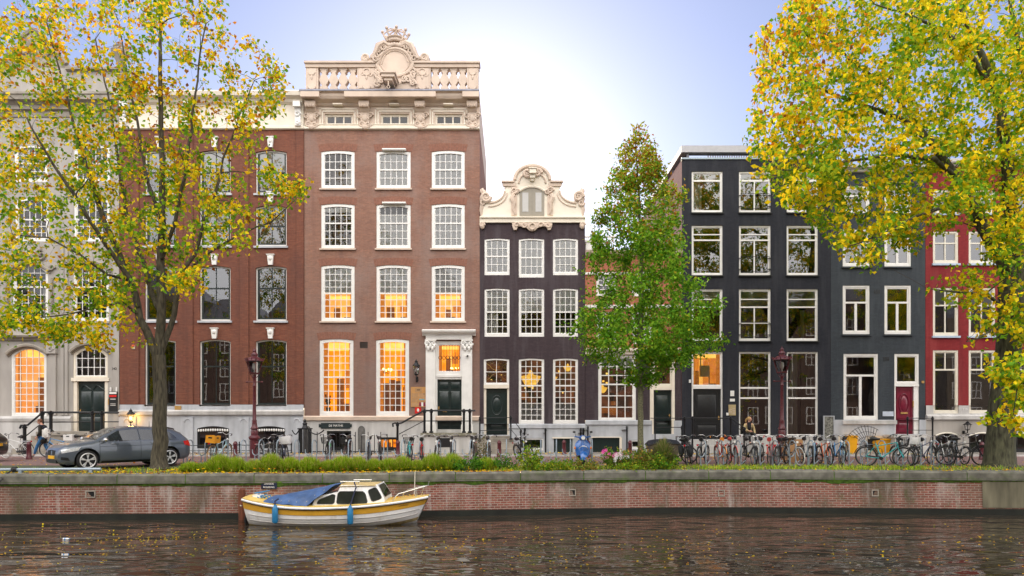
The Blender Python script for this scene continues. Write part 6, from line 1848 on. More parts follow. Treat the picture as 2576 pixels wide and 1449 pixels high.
    m = MB(); m.lathe([(.02, 0), (.012, .02), (.005, .22)], (-1.0, 0, lerp(TOP, -1.0)), 6); m.build('aerial', black, T)
    for xw in (XW0, XW1):
        for s in (-1, 1):
            yo = s * .86
            m = MB(); m.lathe([(.24, -.11), (.30, -.115), (.322, -.08), (WR, -.04), (WR, .04), (.322, .08), (.30, .115), (.24, .11)], (xw, yo - s * .09, WR), 36, 'y', caps=False)
            wh = m.build('wheel', rubber, T)
            m = MB(); yf = yo + s * .02
            m.tube([(xw + .235 * math.cos(2 * math.pi * k / 32), yf, WR + .235 * math.sin(2 * math.pi * k / 32)) for k in range(32)], .018, 6, closed=True)
            for k in range(5):
                a = R(90 + 72 * k)
                for da in (-.16, .16):
                    m.obox((xw + .125 * math.cos(a + da * .6), yf - s * .012, WR + .125 * math.sin(a + da * .6)), (math.cos(a + da * 1.2), 0, math.sin(a + da * 1.2)), (.215, .02, .034))
            m.lathe([(.05, -.02), (.05, .012)], (xw, yf, WR), 12, 'y')
            m.build('rim', alloy, wh)
            m = MB(); m.lathe([(.22, -.002), (.22, .002)], (xw, yf - s * .06, WR), 28, 'y'); m.build('brake_disc', iron, wh)
    T.location = loc; T.rotation_euler = (0, 0, rz)
    return T
grey_paint = carpaint('graphite_car_paint', (.105, .125, .155))
make_car('graphite grey hatchback parked nose to the canal behind the tree trunk', grey_paint, (-13.95, 24.3, 0), math.atan2(-2.25, -1.75))
make_car('black car with red tail light cut off at the picture edge', carpaint('black_car_paint', (.012, .012, .014)), (-22.95, 27.4, 0), R(184))

# ================================================================== bicycles
bk_frame = plain('bike_frame_paint', (.015, .015, .017), .35, coat=.3)
bk_rim = plain('bike_rim_metal', (.15, .15, .16), .4, .5)
bk_tyre = plain('bike_tyre', (.018, .018, .018), .8)
bk_sad = plain('bike_saddle', (.014, .013, .013), .5)
bk_bar = plain('bike_bar_metal', (.40, .40, .41), .25, .8)
def make_bike():
    T = thing('bicycle', 'bicycle', 'bicycle', (0, 0, 0), 'bicycles in the canal-side racks')
    r = .345; wx = .56
    for s in (1, -1):
        c = (s * wx, 0, r)
        m = MB(); m.torus(c, r - .02, .021, 'y', 30, 6); w_ = m.build('wheel', bk_tyre, T)
        m = MB(); m.torus(c, r - .045, .013, 'y', 30, 5)
        m.lathe([(.025, -.05), (.025, .05)], c, 8, 'y'); m.build('rim', bk_rim, w_)
        m = MB()
        for k in range(14):
            a = 2 * math.pi * k / 14; m.tube([(c[0], .03 * (-1) ** k, c[2]), (c[0] + (r - .05) * math.cos(a), 0, c[2] + (r - .05) * math.sin(a))], .0035, 3)
        m.build('spokes', bk_rim, w_)
        m = MB(); a0, a1 = (R(20), R(150)) if s > 0 else (R(20), R(165))
        pts = [(c[0] + (r + .025) * math.cos(a0 + (a1 - a0) * k / 14), 0, c[2] + (r + .025) * math.sin(a0 + (a1 - a0) * k / 14)) for k in range(15)]
        m.tube(pts, .016, 5); m.build('mudguard', bk_sad, T)
    bb, st, hd, hb_ = (-.10, 0, .30), (-.27, 0, .80), (.36, 0, .84), (.40, 0, .70)
    m = MB()
    m.tube([bb, st], .017, 7); m.tube([bb, hb_], .019, 7); m.tube([(-.24, 0, .70), hd], .016, 7); m.tube([hd, hb_], .021, 7)
    for y in (-.05, .05):
        m.tube([bb, (-.3, y, .31), (-wx, y, r)], .011, 6); m.tube([(-.25, 0, .74), (-wx, y, r)], .010, 6)
        m.tube([hb_, (.42, y, .62), (wx, y, r)], .012, 6)
    m.build('frame', bk_frame, T)
    m = MB(); m.tube([st, (-.285, 0, .93)], .013, 6); m.build('seat_post', bk_bar, T)
    m = MB(); m.tube([(.36, 0, .84), (.34, 0, 1.02)], .013, 6); m.build('stem', bk_bar, T)
    m = MB(); m.tube([(.18, -.29, 1.05), (.28, -.26, 1.09), (.36, -.13, 1.10), (.345, 0, 1.03), (.36, .13, 1.10), (.28, .26, 1.09), (.18, .29, 1.05)], .013, 6); hb = m.build('handlebar', bk_bar, T)
    m = MB()
    for s in (-1, 1): m.mark(); m.tube([(.12, s * .30, 1.03), (.24, s * .275, 1.075)], .019, 6)
    m.build('grip', bk_sad, hb)
    m = MB(); m.tube([(-.42, 0, .945), (-.34, 0, .955), (-.22, 0, .945), (-.13, 0, .935)], [.075, .085, .045, .025], 8); m.build('saddle', bk_sad, T)
    m = MB(); m.tube([(-.10, .05, .30), (-.36, .05, .33), (-.56, .05, r)], [.05, .045, .04], 6); m.build('chain_case', bk_sad, T)
    m = MB()
    for y in (-.06, 0, .06): m.tube([(-.28, y, .755), (-.80, y, .755)], .007, 4)
    for x in (-.35, -.55, -.78): m.tube([(x, -.06, .755), (x, .06, .755)], .007, 4)
    for y in (-.06, .06): m.tube([(-.6, y, .75), (-.57, y, r)], .006, 4)
    m.build('luggage_rack', bk_bar, T)
    m = MB(); m.lathe([(.0, -.05), (.045, 0), (.04, .02)][::-1], (.47, 0, .86), 10, 'x'); m.build('headlamp', plain('bike_lamp', (.8, .8, .78), .2) if 'bike_lamp' not in MAT else MAT['bike_lamp'], T)
    m = MB(); m.box(-.83, -.81, -.03, .03, .72, .78); m.build('tail_lamp', taill, T)
    m = MB(); m.lathe([(.06, -.06), (.06, -.05)], (-.1, 0, .3), 12, 'y'); m.tube([(-.1, -.07, .3), (-.02, -.08, .16)], .009, 5); m.tube([(-.1, .07, .3), (-.18, .08, .44)], .009, 5)
    m.box(-.06, .02, -.17, -.08, .145, .17); m.box(-.22, -.14, .08, .17, .43, .455); m.build('pedals', bk_sad, T)
    return T
def paint(name, col, rough=.35):
    return MAT[name] if name in MAT else plain(name, col, rough, coat=.3, var=.08)
PAL = {'black': paint('bike_black', (.014, .014, .016)), 'white': paint('bike_white', (.72, .73, .72)), 'teal': paint('bike_teal', (.03, .42, .44)), 'red': paint('bike_red', (.5, .025, .02)), 'paleblue': paint('bike_pale_blue', (.42, .66, .70)),
       'orange': paint('bike_orange', (.72, .13, .01)), 'blue': paint('bike_blue', (.05, .27, .60)), 'silver': paint('bike_silver', (.4, .41, .43)), 'brown': paint('bike_brown', (.12, .075, .05)), 'pink': paint('bike_pink_red', (.6, .10, .12)), 'navy': paint('bike_navy', (.03, .045, .10))}
tan = plain('tan_tyre', (.42, .26, .13), .8); redtyre = plain('brown_red_tyre', (.16, .06, .04), .8); whitet = plain('white_tyre', (.68, .67, .63), .7)
orange_sad = plain('orange_saddle_cover', (.75, .25, .02), .5); red_sad = plain('red_saddle', (.5, .06, .05), .5)
def basket(T, x, z, mat, name='basket', crate=False, size=(.32, .4, .24)):
    m = MB(); sx, sy, sz = size
    if crate:
        t = .015
        m.box(x - sx / 2, x + sx / 2, -sy / 2, sy / 2, z, z + t)
        m.box(x - sx / 2, x + sx / 2, -sy / 2, -sy / 2 + t, z + t, z + sz); m.box(x - sx / 2, x + sx / 2, sy / 2 - t, sy / 2, z + t, z + sz)
        m.box(x - sx / 2, x - sx / 2 + t, -sy / 2 + t, sy / 2 - t, z + t, z + sz); m.box(x + sx / 2 - t, x + sx / 2, -sy / 2 + t, sy / 2 - t, z + t, z + sz)
        for s in (-1, 1): m.cur = 1; m.box(x - .07, x + .07, s * (sy / 2 + .001) - .002, s * (sy / 2 + .001) + .002, z + sz * .62, z + sz * .8); m.box(x + s * (sx / 2 + .001) - .002, x + s * (sx / 2 + .001) + .002, -.07, .07, z + sz * .62, z + sz * .8)
        o = m.build(name, [mat, black], None, smooth=0)
    else:
        for k in range(6):
            zz = z + sz * k / 5; g_ = .8 + .2 * k / 5
            m.tube([(x - sx / 2 * g_, -sy / 2 * g_, zz), (x + sx / 2 * g_, -sy / 2 * g_, zz), (x + sx / 2 * g_, sy / 2 * g_, zz), (x - sx / 2 * g_, sy / 2 * g_, zz)], .007, 4, closed=True)
        for k in range(7):
            for s in (-1, 1):
                q = -1 + 2 * k / 6
                m.tube([(x + q * sx * .4, s * sy * .4, z), (x + q * sx * .5, s * sy * .5, z + sz)], .005, 4); m.tube([(x + s * sx * .4, q * sy * .4, z), (x + s * sx * .5, q * sy * .5, z + sz)], .005, 4)
        m.box(x - sx * .4, x + sx * .4, -sy * .4, sy * .4, z - .004, z + .004)
        o = m.build(name, mat, None, smooth=0)
    o.parent = T
    return o
B0 = make_bike()
used = [False]
ALLB = []
def bike(u, vb, heading, col, label, lean=0, tyre=None, saddle=None, bar=None, scale=1.0, front=None, rear=None, extra=None):
    """heading: degrees, 0 = pointing right, 90 = away from the water, -90 = at the camera"""
    if not used[0]: T = B0; used[0] = True
    else: T = copy_tree(B0)
    for o in list(T.children):
        if o.name.split('.')[0] in ('basket', 'crate', 'pannier', 'frame_lock', 'child_seat'): bpy.data.objects.remove(o)
    ALLB.append((T, u, vb, heading, col, label, lean, tyre, saddle, bar, scale, front, rear, extra))
def finish_bikes():
    for (T, u, vb, heading, col, label, lean, tyre, saddle, bar, scale, front, rear, extra) in ALLB:
        T['label'] = label
        Y = gy(vb - (1.2 if u > 1700 and abs(heading) > 50 else 0))
        T.location = (X(u, Y), Y, 0.0)
        if 50 < abs(heading) < 130: heading -= math.degrees(math.atan((u - CX) / F))   # turned to the sight line
        T.rotation_euler = (R(lean), 0, R(heading))
        T.scale = (scale,) * 3
        setmat(T, 'bike_frame_paint', PAL[col])
        if tyre: setmat(T, 'bike_tyre', tyre)
        if saddle: setmat(T, 'bike_saddle', saddle)
        if bar: setmat(T, 'bike_bar_metal', bar)
        if front: basket(T, .56, .74, front[0], front[1], front[2], (.30, .42, .24))
        if rear: basket(T, -.56, .765, rear[0], rear[1], rear[2], (.42, .34, .26))
        if extra: extra(T)
crate_y = plain('yellow_crate', (.78, .33, .015), .5, var=.08)
blackb = plain('black_wire', (.015, .015, .015), .5)
def panniers(T):
    for s in (-1, 1):
        m = MB(); m.ball((-.6, s * .17, .55), (.2, .09, .23), 12, 8); m.box(-.76, -.44, s * .17 - .07, s * .17 + .07, .45, .74)
        o = m.build('pannier', plain('black_canvas', (.016, .017, .02), .8) if 'black_canvas' not in MAT else MAT['black_canvas']); o.parent = T
def green_lock(T):
    m = MB(); m.tube([(.30, .06, .72), (.18, .1, .62), (.05, .08, .58), (.12, .09, .66), (.26, .1, .78)], .028, 6, closed=True)
    o = m.build('frame_lock', plain('neon_green', (.08, .62, .10), .5)); o.parent = T
def seat_white(T):
    m = MB(); m.lathe([(.02, .74), (.2, .78), (.24, .95), (.23, 1.05)], (.5, 0, 0), 14); o = m.build('basket', plain('white_wicker', (.66, .65, .66), .7)); o.parent = T
# far left by the house
bike(42, 1153, 168, 'white', 'white town bicycle with white tyres parked by the stoop of the stone house', tyre=whitet, lean=-4)
bike(148, 1150, 178, 'blue', 'blue bicycle with pale carrier partly hidden behind the walking man', lean=-3, rear=(white, 'crate', True))
bike(212, 1150, 8, 'black', 'black bicycle standing behind the bonnet of the grey car')
# the row behind the grass clumps
bike(551, 1165, 62, 'paleblue', 'pale blue bicycle with a yellow crate and tan tyres', tyre=tan, rear=(crate_y, 'crate', True), lean=5, scale=1.06)
bike(672, 1160, -60, 'silver', 'silver bicycle leaning beside the street lamp in the dark bicycle cluster', lean=9, scale=.9)
bike(690, 1163, -72, 'black', 'black bicycle in the middle of the cluster beside the street lamp', lean=-4)
bike(716, 1166, -80, 'navy', 'navy bicycle with white front basket at the end of the lamp-side cluster', extra=seat_white, lean=3)
bike(826, 1160, -97, 'black', 'black bicycle with neon green lock and front carrier facing the water', extra=green_lock, front=(blackb, 'basket', False))
bike(872, 1162, -98, 'black', 'black bicycle with brown-red tyres facing the water', tyre=redtyre, front=(blackb, 'basket', False), lean=-3)
bike(929, 1163, -93, 'navy', 'navy bicycle with wide white handlebar facing the water', bar=PAL['white'])
bike(958, 1161, -88, 'black', 'black bicycle facing the water next to the one with the white handlebar', lean=4)
bike(1029, 1166, 96, 'teal', 'turquoise bicycle with black front basket pointing at the houses', front=(blackb, 'basket', False), lean=3)
bike(1063, 1168, 92, 'red', 'red bicycle with black rear wheel pointing at the houses', lean=-3)
bike(1096, 1165, -95, 'white', 'white bicycle seen end-on with wide silver handlebar', lean=-4)
bike(1138, 1162, -92, 'black', 'black bicycle seen end-on before the cellar panel of the stoop', lean=3)
bike(1196, 1163, -94, 'brown', 'brown bicycle half hidden by a dry weed stem', lean=2)
bike(1226, 1164, -84, 'brown', 'rusty brown bicycle tangled in weeds before the oval-panelled door', lean=-3)
bike(1322, 1162, -64, 'black', 'black bicycle leaning over before the gable house', lean=14)
# the row right of the young tree
bike(1734, 1171, 82, 'black', 'black bicycle with bulging black pannier bags beside the tall grass', extra=panniers, lean=-4)
bike(1767, 1169, 75, 'black', 'tall black bicycle next to the one with pannier bags', lean=3)
bike(1814, 1169, 105, 'red', 'red bicycle with an orange saddle cover', saddle=orange_sad, lean=-4)
bike(1845, 1169, -78, 'black', 'black bicycle with silver handlebar next to the orange saddle cover', lean=4, saddle=red_sad)
bike(1882, 1170, -70, 'black', 'black bicycle standing before the sitting woman', lean=-3)
bike(1912, 1169, -100, 'white', 'white and grey bicycle between the sitting woman and the street lamp', lean=3)
bike(1943, 1170, 80, 'pink', 'pink-red bicycle with a red saddle before the street lamp', saddle=red_sad, lean=-3)
bike(1966, 1170, 72, 'black', 'black bicycle with a black front basket at the street lamp', front=(blackb, 'basket', False), lean=3)
bike(1993, 1170, -60, 'silver', 'silver bicycle with pale rims before the cardboard box', tyre=whitet, lean=5)
bike(2026, 1168, -75, 'silver', 'grey bicycle right of the cardboard box', lean=-3)
bike(2050, 1168, -95, 'blue', 'blue bicycle squeezed beside the orange one', lean=2)
bike(2076, 1170, -72, 'orange', 'bright orange bicycle with black tyres', lean=4)
bike(2103, 1168, -70, 'blue', 'bright blue bicycle right of the orange one', lean=-3)
bike(2124, 1164, -100, 'paleblue', 'pale blue bicycle before the yellow bin', lean=3)
bike(2226, 1175, -38, 'teal', 'black and turquoise bicycle with black basket pulled out towards the quay', front=(blackb, 'basket', False), lean=5, scale=1.06)
bike(2272, 1170, -58, 'black', 'black bicycle with pale front basket below the crimson door', extra=seat_white, lean=-4)
bike(2322, 1168, 35, 'navy', 'dark navy mountain bicycle with thick tyres before the red house', lean=6)
bike(2380, 1169, -70, 'white', 'white bicycle of the tangled pair before the red house', lean=5)
bike(2404, 1169, -62, 'silver', 'silver bicycle of the tangled pair before the red house', lean=-5)
bike(2424, 1171, -14, 'black', 'black bicycle with a large front wheel beside the thick tree trunk', lean=6, scale=1.05)
finish_bikes()

# ================================================================== bicycle racks
def make_rack():
    T = thing('bicycle_rack', 'rack', 'bicycle rack', (0, 0, 0), 'galvanised bicycle racks along the quay')
    m = MB(); h = .9
    m.tube([(0, -.02, -.05), (0, -.02, h - .14), (.0, .02, h - .05), (.0, .08, h), (.0, .17, h), (.0, .23, h - .05), (.0, .27, h - .14), (.0, .27, -.05)], .021, 8)
    m.build('hoop', galv, T)
    m = MB()
    pts = [(-.03 - .15 + .15 * math.cos(a), .02, .46 + .15 * math.sin(a)) for a in [math.pi * (1 + k / 9) for k in range(10)]]
    m.tube([(-.33, .02, .54)] + pts, .02, 6)
    m.build('wheel_cradle', galv, T)
    m = MB(); m.box(-.26, .1, .0, .05, -.03, .02); m.tube([(-.22, .02, .02), (-.22, .02, .30)], .02, 6); m.tube([(.02, .0, .02), (.2, -.05, .18)], .018, 6); m.build('foot', galv, T)
    return T
R0 = make_rack()
ORD = ['first', 'second', 'third', 'fourth', 'fifth', 'sixth', 'seventh', 'eighth', 'ninth', 'tenth', 'eleventh', 'twelfth', 'thirteenth', 'fourteenth', 'fifteenth', 'sixteenth', 'seventeenth', 'eighteenth']
left_r = [472, 517, 561, 607, 652, 697, 742, 786, 830, 877, 922, 966, 1011, 1056, 1101, 1139, 1183, 1227]
mid_r = [1274, 1317, 1361, 1400, 1436, 1490]
right_r = [1775, 1819, 1863, 1911, 1956, 2000, 2047, 2090, 2135, 2181, 2226, 2270, 2315, 2360, 2405]
first = True
for row, vb, rot, txt_ in ((left_r, 1166, -18, '%s galvanised hoop rack right of the grey car, in the row behind the grass clumps'), (mid_r, 1164, 0, '%s galvanised hoop rack in the sparse row either side of the blue scooter'), (right_r, 1170, 24, '%s galvanised hoop rack right of the tall grass, in the crowded row')):
    for i, u in enumerate(row):
        T = R0 if first else copy_tree(R0); first = False
        Y = gy(vb)
        T.location = (X(u, Y), Y, 0); T.rotation_euler = (0, 0, R(rot))
        T['label'] = txt_ % ORD[i]
# ================================================================== scooter, cargo bicycle and other things on the quay
T = thing('motor_scooter', 'bright blue motor scooter parked facing the water', 'scooter', (X(1467, 25.6), 25.6, 0))
sx, sy = X(1467, 25.6), 25.6
blue = carpaint('scooter_blue', (.008, .11, .40)); blue.node_tree.nodes['Principled BSDF'].inputs['Metallic'].default_value = .1
m = MB(); m.lathe([(.12, -.05), (.21, -.055), (.24, 0), (.21, .055), (.12, .05)], (sx, sy - .1, .24), 24, 'x'); m.mark(); m.lathe([(.12, -.06), (.21, -.06), (.24, 0), (.21, .06), (.12, .06)], (sx + .02, sy + 1.15, .24), 24, 'x'); m.build('wheel', rubber, T)
m = MB()
vs = []
for i in range(9):
    a = -1 + 2 * i / 8
    for k in range(9):
        b = k / 8
        w_ = .30 - .06 * abs(b - .55) * 2 - (.10 * max(0, b - .8) / .2)
        vs.append((sx + a * w_, sy + .02 + .10 * a * a + .12 * b, .34 + .58 * b))
m.add(vs, [(i * 9 + k, i * 9 + 9 + k, i * 9 + 10 + k, i * 9 + 1 + k) for i in range(8) for k in range(8)])
m.tube([(sx, sy + .0, .36), (sx, sy + .06, .62), (sx, sy + .12, .94)], [.05, .06, .05], 8)
m.build('leg_shield', blue, T, smooth=60)
m = MB(); vs = []
for i in range(9):
    a = R(-10 + 200 * i / 8)
    for k in range(5):
        q = -1 + k / 2
        rr = .29 - .05 * q * q
        vs.append((sx + .13 * q, sy - .1 - rr * math.cos(a), .24 + rr * math.sin(a)))
m.add(vs, [(i * 5 + k, i * 5 + 5 + k, i * 5 + 6 + k, i * 5 + 1 + k) for i in range(8) for k in range(4)]); m.build('front_mudguard', blue, T, smooth=60)
m = MB(); m.ball((sx, sy + .12, 1.0), (.15, .12, .10), 12, 8); m.tube([(sx - .14, sy + .14, 1.02), (sx - .3, sy + .2, 1.05)], .025, 6); m.tube([(sx + .14, sy + .14, 1.02), (sx + .3, sy + .2, 1.05)], .025, 6); m.build('handlebar_housing', blue, T)
m = MB(); m.lathe([(.075, -.02), (.07, .03)], (sx, sy - .01, 1.0), 14, 'y'); m.build('headlamp', MAT['bike_lamp'], T)
for s in (-1, 1):
    m = MB(); m.ball((sx + s * .30, sy + .06, .62), (.035, .04, .06), 8, 5); m.build('turn_signal', plain('amber_lens', (.8, .22, .01), .25) if 'amber_lens' not in MAT else MAT['amber_lens'], T)
    m = MB(); m.tube([(sx + s * .25, sy + .18, 1.05), (sx + s * .3, sy + .18, 1.2)], .008, 4); m.ball((sx + s * .32, sy + .18, 1.22), (.06, .015, .04), 8, 5); m.build('mirror', black, T)
m = MB(); m.ball((sx, sy + 1.0, .52), (.22, .5, .22), 12, 8); m.build('rear_body', blue, T)
m = MB(); m.ball((sx, sy + .85, .78), (.15, .4, .09), 12, 6); m.build('seat', black, T)
m = MB(); m.box(sx - .2, sx + .2, sy + .1, sy + .7, .26, .34); m.build('floor_board', black, T, smooth=0)
m = MB(); m.torus((sx, sy - .12, .52), .18, .015, 'y', 14, 5, R(20), R(160)); m.build('chrome_trim', chrome, T)

T = thing('cargo_bicycle', 'cargo bicycle with a box under a black cover beside the tall grass', 'cargo bicycle', (X(1670, 26.2), 26.2, 0))
sx, sy = X(1668, 26.2), 26.2
m = MB(); m.add([(sx - .52, sy - .3, .3), (sx + .48, sy - .3, .3), (sx + .48, sy + .3, .3), (sx - .52, sy + .3, .3), (sx - .62, sy - .36, .78), (sx + .6, sy - .36, .78), (sx + .6, sy + .36, .78), (sx - .62, sy + .36, .78)], [(0, 3, 2, 1), (0, 1, 5, 4), (1, 2, 6, 5), (2, 3, 7, 6), (3, 0, 4, 7)]); m.build('cargo_box', plain('brown_plywood', (.11, .085, .065), .6, var=.2), T, smooth=0)
m = MB(); vs = []
for i in range(11):
    for k in range(7):
        a, b = -1 + i / 5, -1 + k / 3
        vs.append((sx + a * .66, sy + b * .40, .80 + .10 * (1 - a * a) + .05 * (1 - b * b) + .012 * math.sin(9 * a + 5 * b) - (.10 if abs(a) == 1 or abs(b) == 1 else 0)))
m.add(vs, [(i * 7 + k, i * 7 + 7 + k, i * 7 + 8 + k, i * 7 + 1 + k) for i in range(10) for k in range(6)]); m.build('cover', plain('black_canvas_cover', (.022, .024, .032), .75, var=.3, scale=5), T, smooth=70)
for x_ in (sx - .85, sx + 1.0):
    rr = .25 if x_ < sx else .33
    m = MB(); m.torus((x_, sy, rr), rr - .02, .024, 'y', 26, 6); w_ = m.build('wheel', bk_tyre, T)
    m = MB(); m.torus((x_, sy, rr), rr - .045, .012, 'y', 26, 5)
    for k in range(10): m.tube([(x_, sy, rr), (x_ + (rr - .05) * math.cos(.628 * k), sy, rr + (rr - .05) * math.sin(.628 * k))], .004, 3)
    m.build('rim', bk_rim, w_)
m = MB(); m.tube([(sx - .85, sy, .25), (sx - .55, sy, .28), (sx + .6, sy, .28), (sx + .75, sy, .85)], .025, 7); m.tube([(sx + .6, sy, .3), (sx + 1.0, sy, .33), (sx + .75, sy, .6)], .02, 6); m.tube([(sx + .55, sy, .3), (sx + .5, sy, 1.0)], .02, 6); m.build('frame', PAL['black'], T)
m = MB(); m.tube([(sx + .62, sy - .3, 1.05), (sx + .5, sy - .1, 1.02), (sx + .5, sy + .1, 1.02), (sx + .62, sy + .3, 1.05)], .014, 6); m.build('handlebar', bk_bar, T)
m = MB(); m.tube([(sx + .85, sy, .90), (sx + .75, sy, .92), (sx + .62, sy, .90)], [.08, .08, .03], 8); m.build('saddle', bk_sad, T)

card = plain('cardboard', (.46, .25, .11), .85, var=.1)
Y = 27.0
T = thing('cardboard_box', 'large flattened brown cardboard box standing behind the bicycles', 'box', (X(2005, Y), Y, 0))
m = MB(); x0, x1, z1 = X(1975, Y), X(2022, Y), Z(1106, Y)
m.add([(x0, Y, 0), (x1, Y, 0), (x1, Y + .35, 0), (x0, Y + .35, 0), (x0 + .02, Y + .03, z1), (x1 - .03, Y + .02, z1 + .02), (x1 - .03, Y + .36, z1), (x0 + .02, Y + .36, z1 - .03)], [(0, 1, 5, 4), (1, 2, 6, 5), (2, 3, 7, 6), (3, 0, 4, 7), (4, 5, 6, 7)])
m.build('carton', card, T, smooth=0)
m = MB(); m.add([(x0 + .05, Y + .02, z1), (x1 - .3, Y + .02, z1 + .01), (x1 - .35, Y - .12, z1 + .09), (x0 + .1, Y - .1, z1 + .07)], [(0, 1, 2, 3)]); m.add([(x0 + .05, Y + .03, z1 + .004), (x1 - .3, Y + .03, z1 + .014), (x1 - .35, Y - .11, z1 + .094), (x0 + .1, Y - .09, z1 + .074)], [(0, 1, 2, 3)]); m.build('flap', card, T, smooth=0)
ybin = plain('yellow_bin', (.80, .38, .005), .45, var=.06)
def bin_(u, vb, w_, h, name, label):
    Y = YF - .35; x = X(u, Y)
    T = thing(name, label, 'bin', (x, Y, 0.06))
    m = MB(); m.add([(x - w_ * .42, Y - .2, .06), (x + w_ * .42, Y - .2, .06), (x + w_ * .42, Y + .2, .06), (x - w_ * .42, Y + .2, .06), (x - w_ * .5, Y - .25, h), (x + w_ * .5, Y - .25, h), (x + w_ * .5, Y + .25, h), (x - w_ * .5, Y + .25, h)], [(0, 3, 2, 1), (0, 1, 5, 4), (1, 2, 6, 5), (2, 3, 7, 6), (3, 0, 4, 7), (4, 5, 6, 7)]); m.build('body', ybin, T, smooth=0)
    m = MB(); m.box(x - w_ * .54, x + w_ * .54, Y - .28, Y + .28, h + .002, h + .05); m.box(x - w_ * .2, x + w_ * .2, Y - .3, Y - .282, h - .02, h + .04); m.build('lid', ybin, T, smooth=0)
bin_(2141, 1142, .42, .86, 'yellow_bin', 'tall yellow bin in the cellar opening behind the pale blue bicycle')
bin_(2228, 1142, 1.1, .70, 'yellow_crate', 'broad yellow crate behind the turquoise bicycle')
Y = 29.3
T = thing('wire_chair', 'black wire peacock chair with a tall fan back behind the racks', 'chair', (X(2196, Y), Y, 0))
c = Vector((X(2184, Y), Y, .45))
m = MB()
for k in range(10):
    a = R(60 + 8.5 * k - 0); p = Vector((math.cos(a), .18, math.sin(a) * 1.0))
    m.tube([c, c + p * .5 + Vector((.05, 0, 0)), c + p * (.95 + .05 * math.sin(k / 9 * math.pi))], .012, 5)
for rr in (.5, .72, .95):
    m.tube([c + Vector((math.cos(R(56 + 8.5 * k)) * rr, .18 * rr, math.sin(R(56 + 8.5 * k)) * rr)) for k in range(11)], .011, 5)
m.build('fan_back', iron, T)
m = MB(); m.torus(c + Vector((.15, -.2, 0)), .26, .014, 'z', 20, 5)
for k in range(7): m.tube([c + Vector((.15 - .24 + .08 * k, -.2 - math.sqrt(max(0, .26 ** 2 - (-.24 + .08 * k) ** 2)), 0)), c + Vector((.15 - .24 + .08 * k, -.2 + math.sqrt(max(0, .26 ** 2 - (-.24 + .08 * k) ** 2)), 0))], .007, 4)
m.build('wire_seat', iron, T)
m = MB()
for sx_, sy_ in ((-.1, -.38), (.38, -.38), (-.08, -.02), (.36, -.02)): m.mark(); m.tube([c + Vector((sx_, sy_, 0)), c + Vector((sx_ * 1.15 - .01, sy_, -.45))], .013, 5)
m.build('leg', iron, T)
T = thing('notice_case', 'framed display case leaning at the edge of the slate grey house', 'display case', (X(2078), YF - .3, .5))
m = MB(); x0, x1, z0, z1 = X(2069), X(2092), Z(1104), Z(1048)
m.box(x0, x1, YF - .2, YF - .16, z0, z1); m.build('back_board', plain('worn_notice', (.16, .16, .14), .7, var=.7, scale=14), T, smooth=0)
m = MB(); m.box(x0 - .04, x0, YF - .23, YF - .15, z0 - .04, z1 + .04); m.box(x1, x1 + .04, YF - .23, YF - .15, z0 - .04, z1 + .04); m.box(x0, x1, YF - .228, YF - .15, z1, z1 + .04); m.box(x0, x1, YF - .228, YF - .15, z0 - .04, z0); m.build('frame', bluest, T, smooth=0)
T = thing('plastic_bottle', 'small white plastic bottle floating on the canal', 'bottle', (X(168, gy(1357) * (3.04 / 1.65)), F * 3.04 / (1357 - HV), WZ))
py = F * 3.04 / (1357 - HV); px = X(168, py)
m = MB(); m.lathe([(.01, -.1), (.028, -.09), (.028, .03), (.012, .06), (.012, .08)], (px, py, WZ + .012), 10, 'x'); m.build('shell', white, T)
m = MB(); m.lathe([(.014, -.175), (.014, -.16)], (px + .24, py, WZ + .012), 8, 'x'); m.lathe([(.029, -.05), (.029, -.02)], (px, py, WZ + .012), 10, 'x'); m.build('cap', PAL['blue'], T)

# ================================================================== people
skin = plain('skin', (.58, .31, .22), .55, var=.05)
def skinned(name, chains, mat, parent, root=0):
    """chains: dict of joints (pos, radius) and edges -> one continuous skinned surface"""
    joints, edges = chains
    me = bpy.data.meshes.new(name)
    off = LOC.get(parent.name, Vector((0, 0, 0)))
    me.from_pydata([Vector(p) - off for p, r in joints], edges, [])
    o = bpy.data.objects.new(name, me); COL.objects.link(o)
    md = o.modifiers.new('s', 'SKIN'); md.use_smooth_shade = True; md.branch_smoothing = .4
    for i, (p, r) in enumerate(joints):
        sv = me.skin_vertices[0].data[i]
        sv.radius = (r, r) if not isinstance(r, tuple) else r
        sv.use_root = (i == root)
    sb = o.modifiers.new('u', 'SUBSURF'); sb.levels = 2; sb.render_levels = 2
    bpy.context.view_layer.update()
    m2 = bpy.data.meshes.new_from_object(o.evaluated_get(bpy.context.evaluated_depsgraph_get()))
    bpy.data.objects.remove(o)
    m2.materials.clear(); m2.materials.append(mat); m2.name = name
    q = bpy.data.objects.new(name, m2); COL.objects.link(q); q.parent = parent; LOC[q.name] = off
    return q
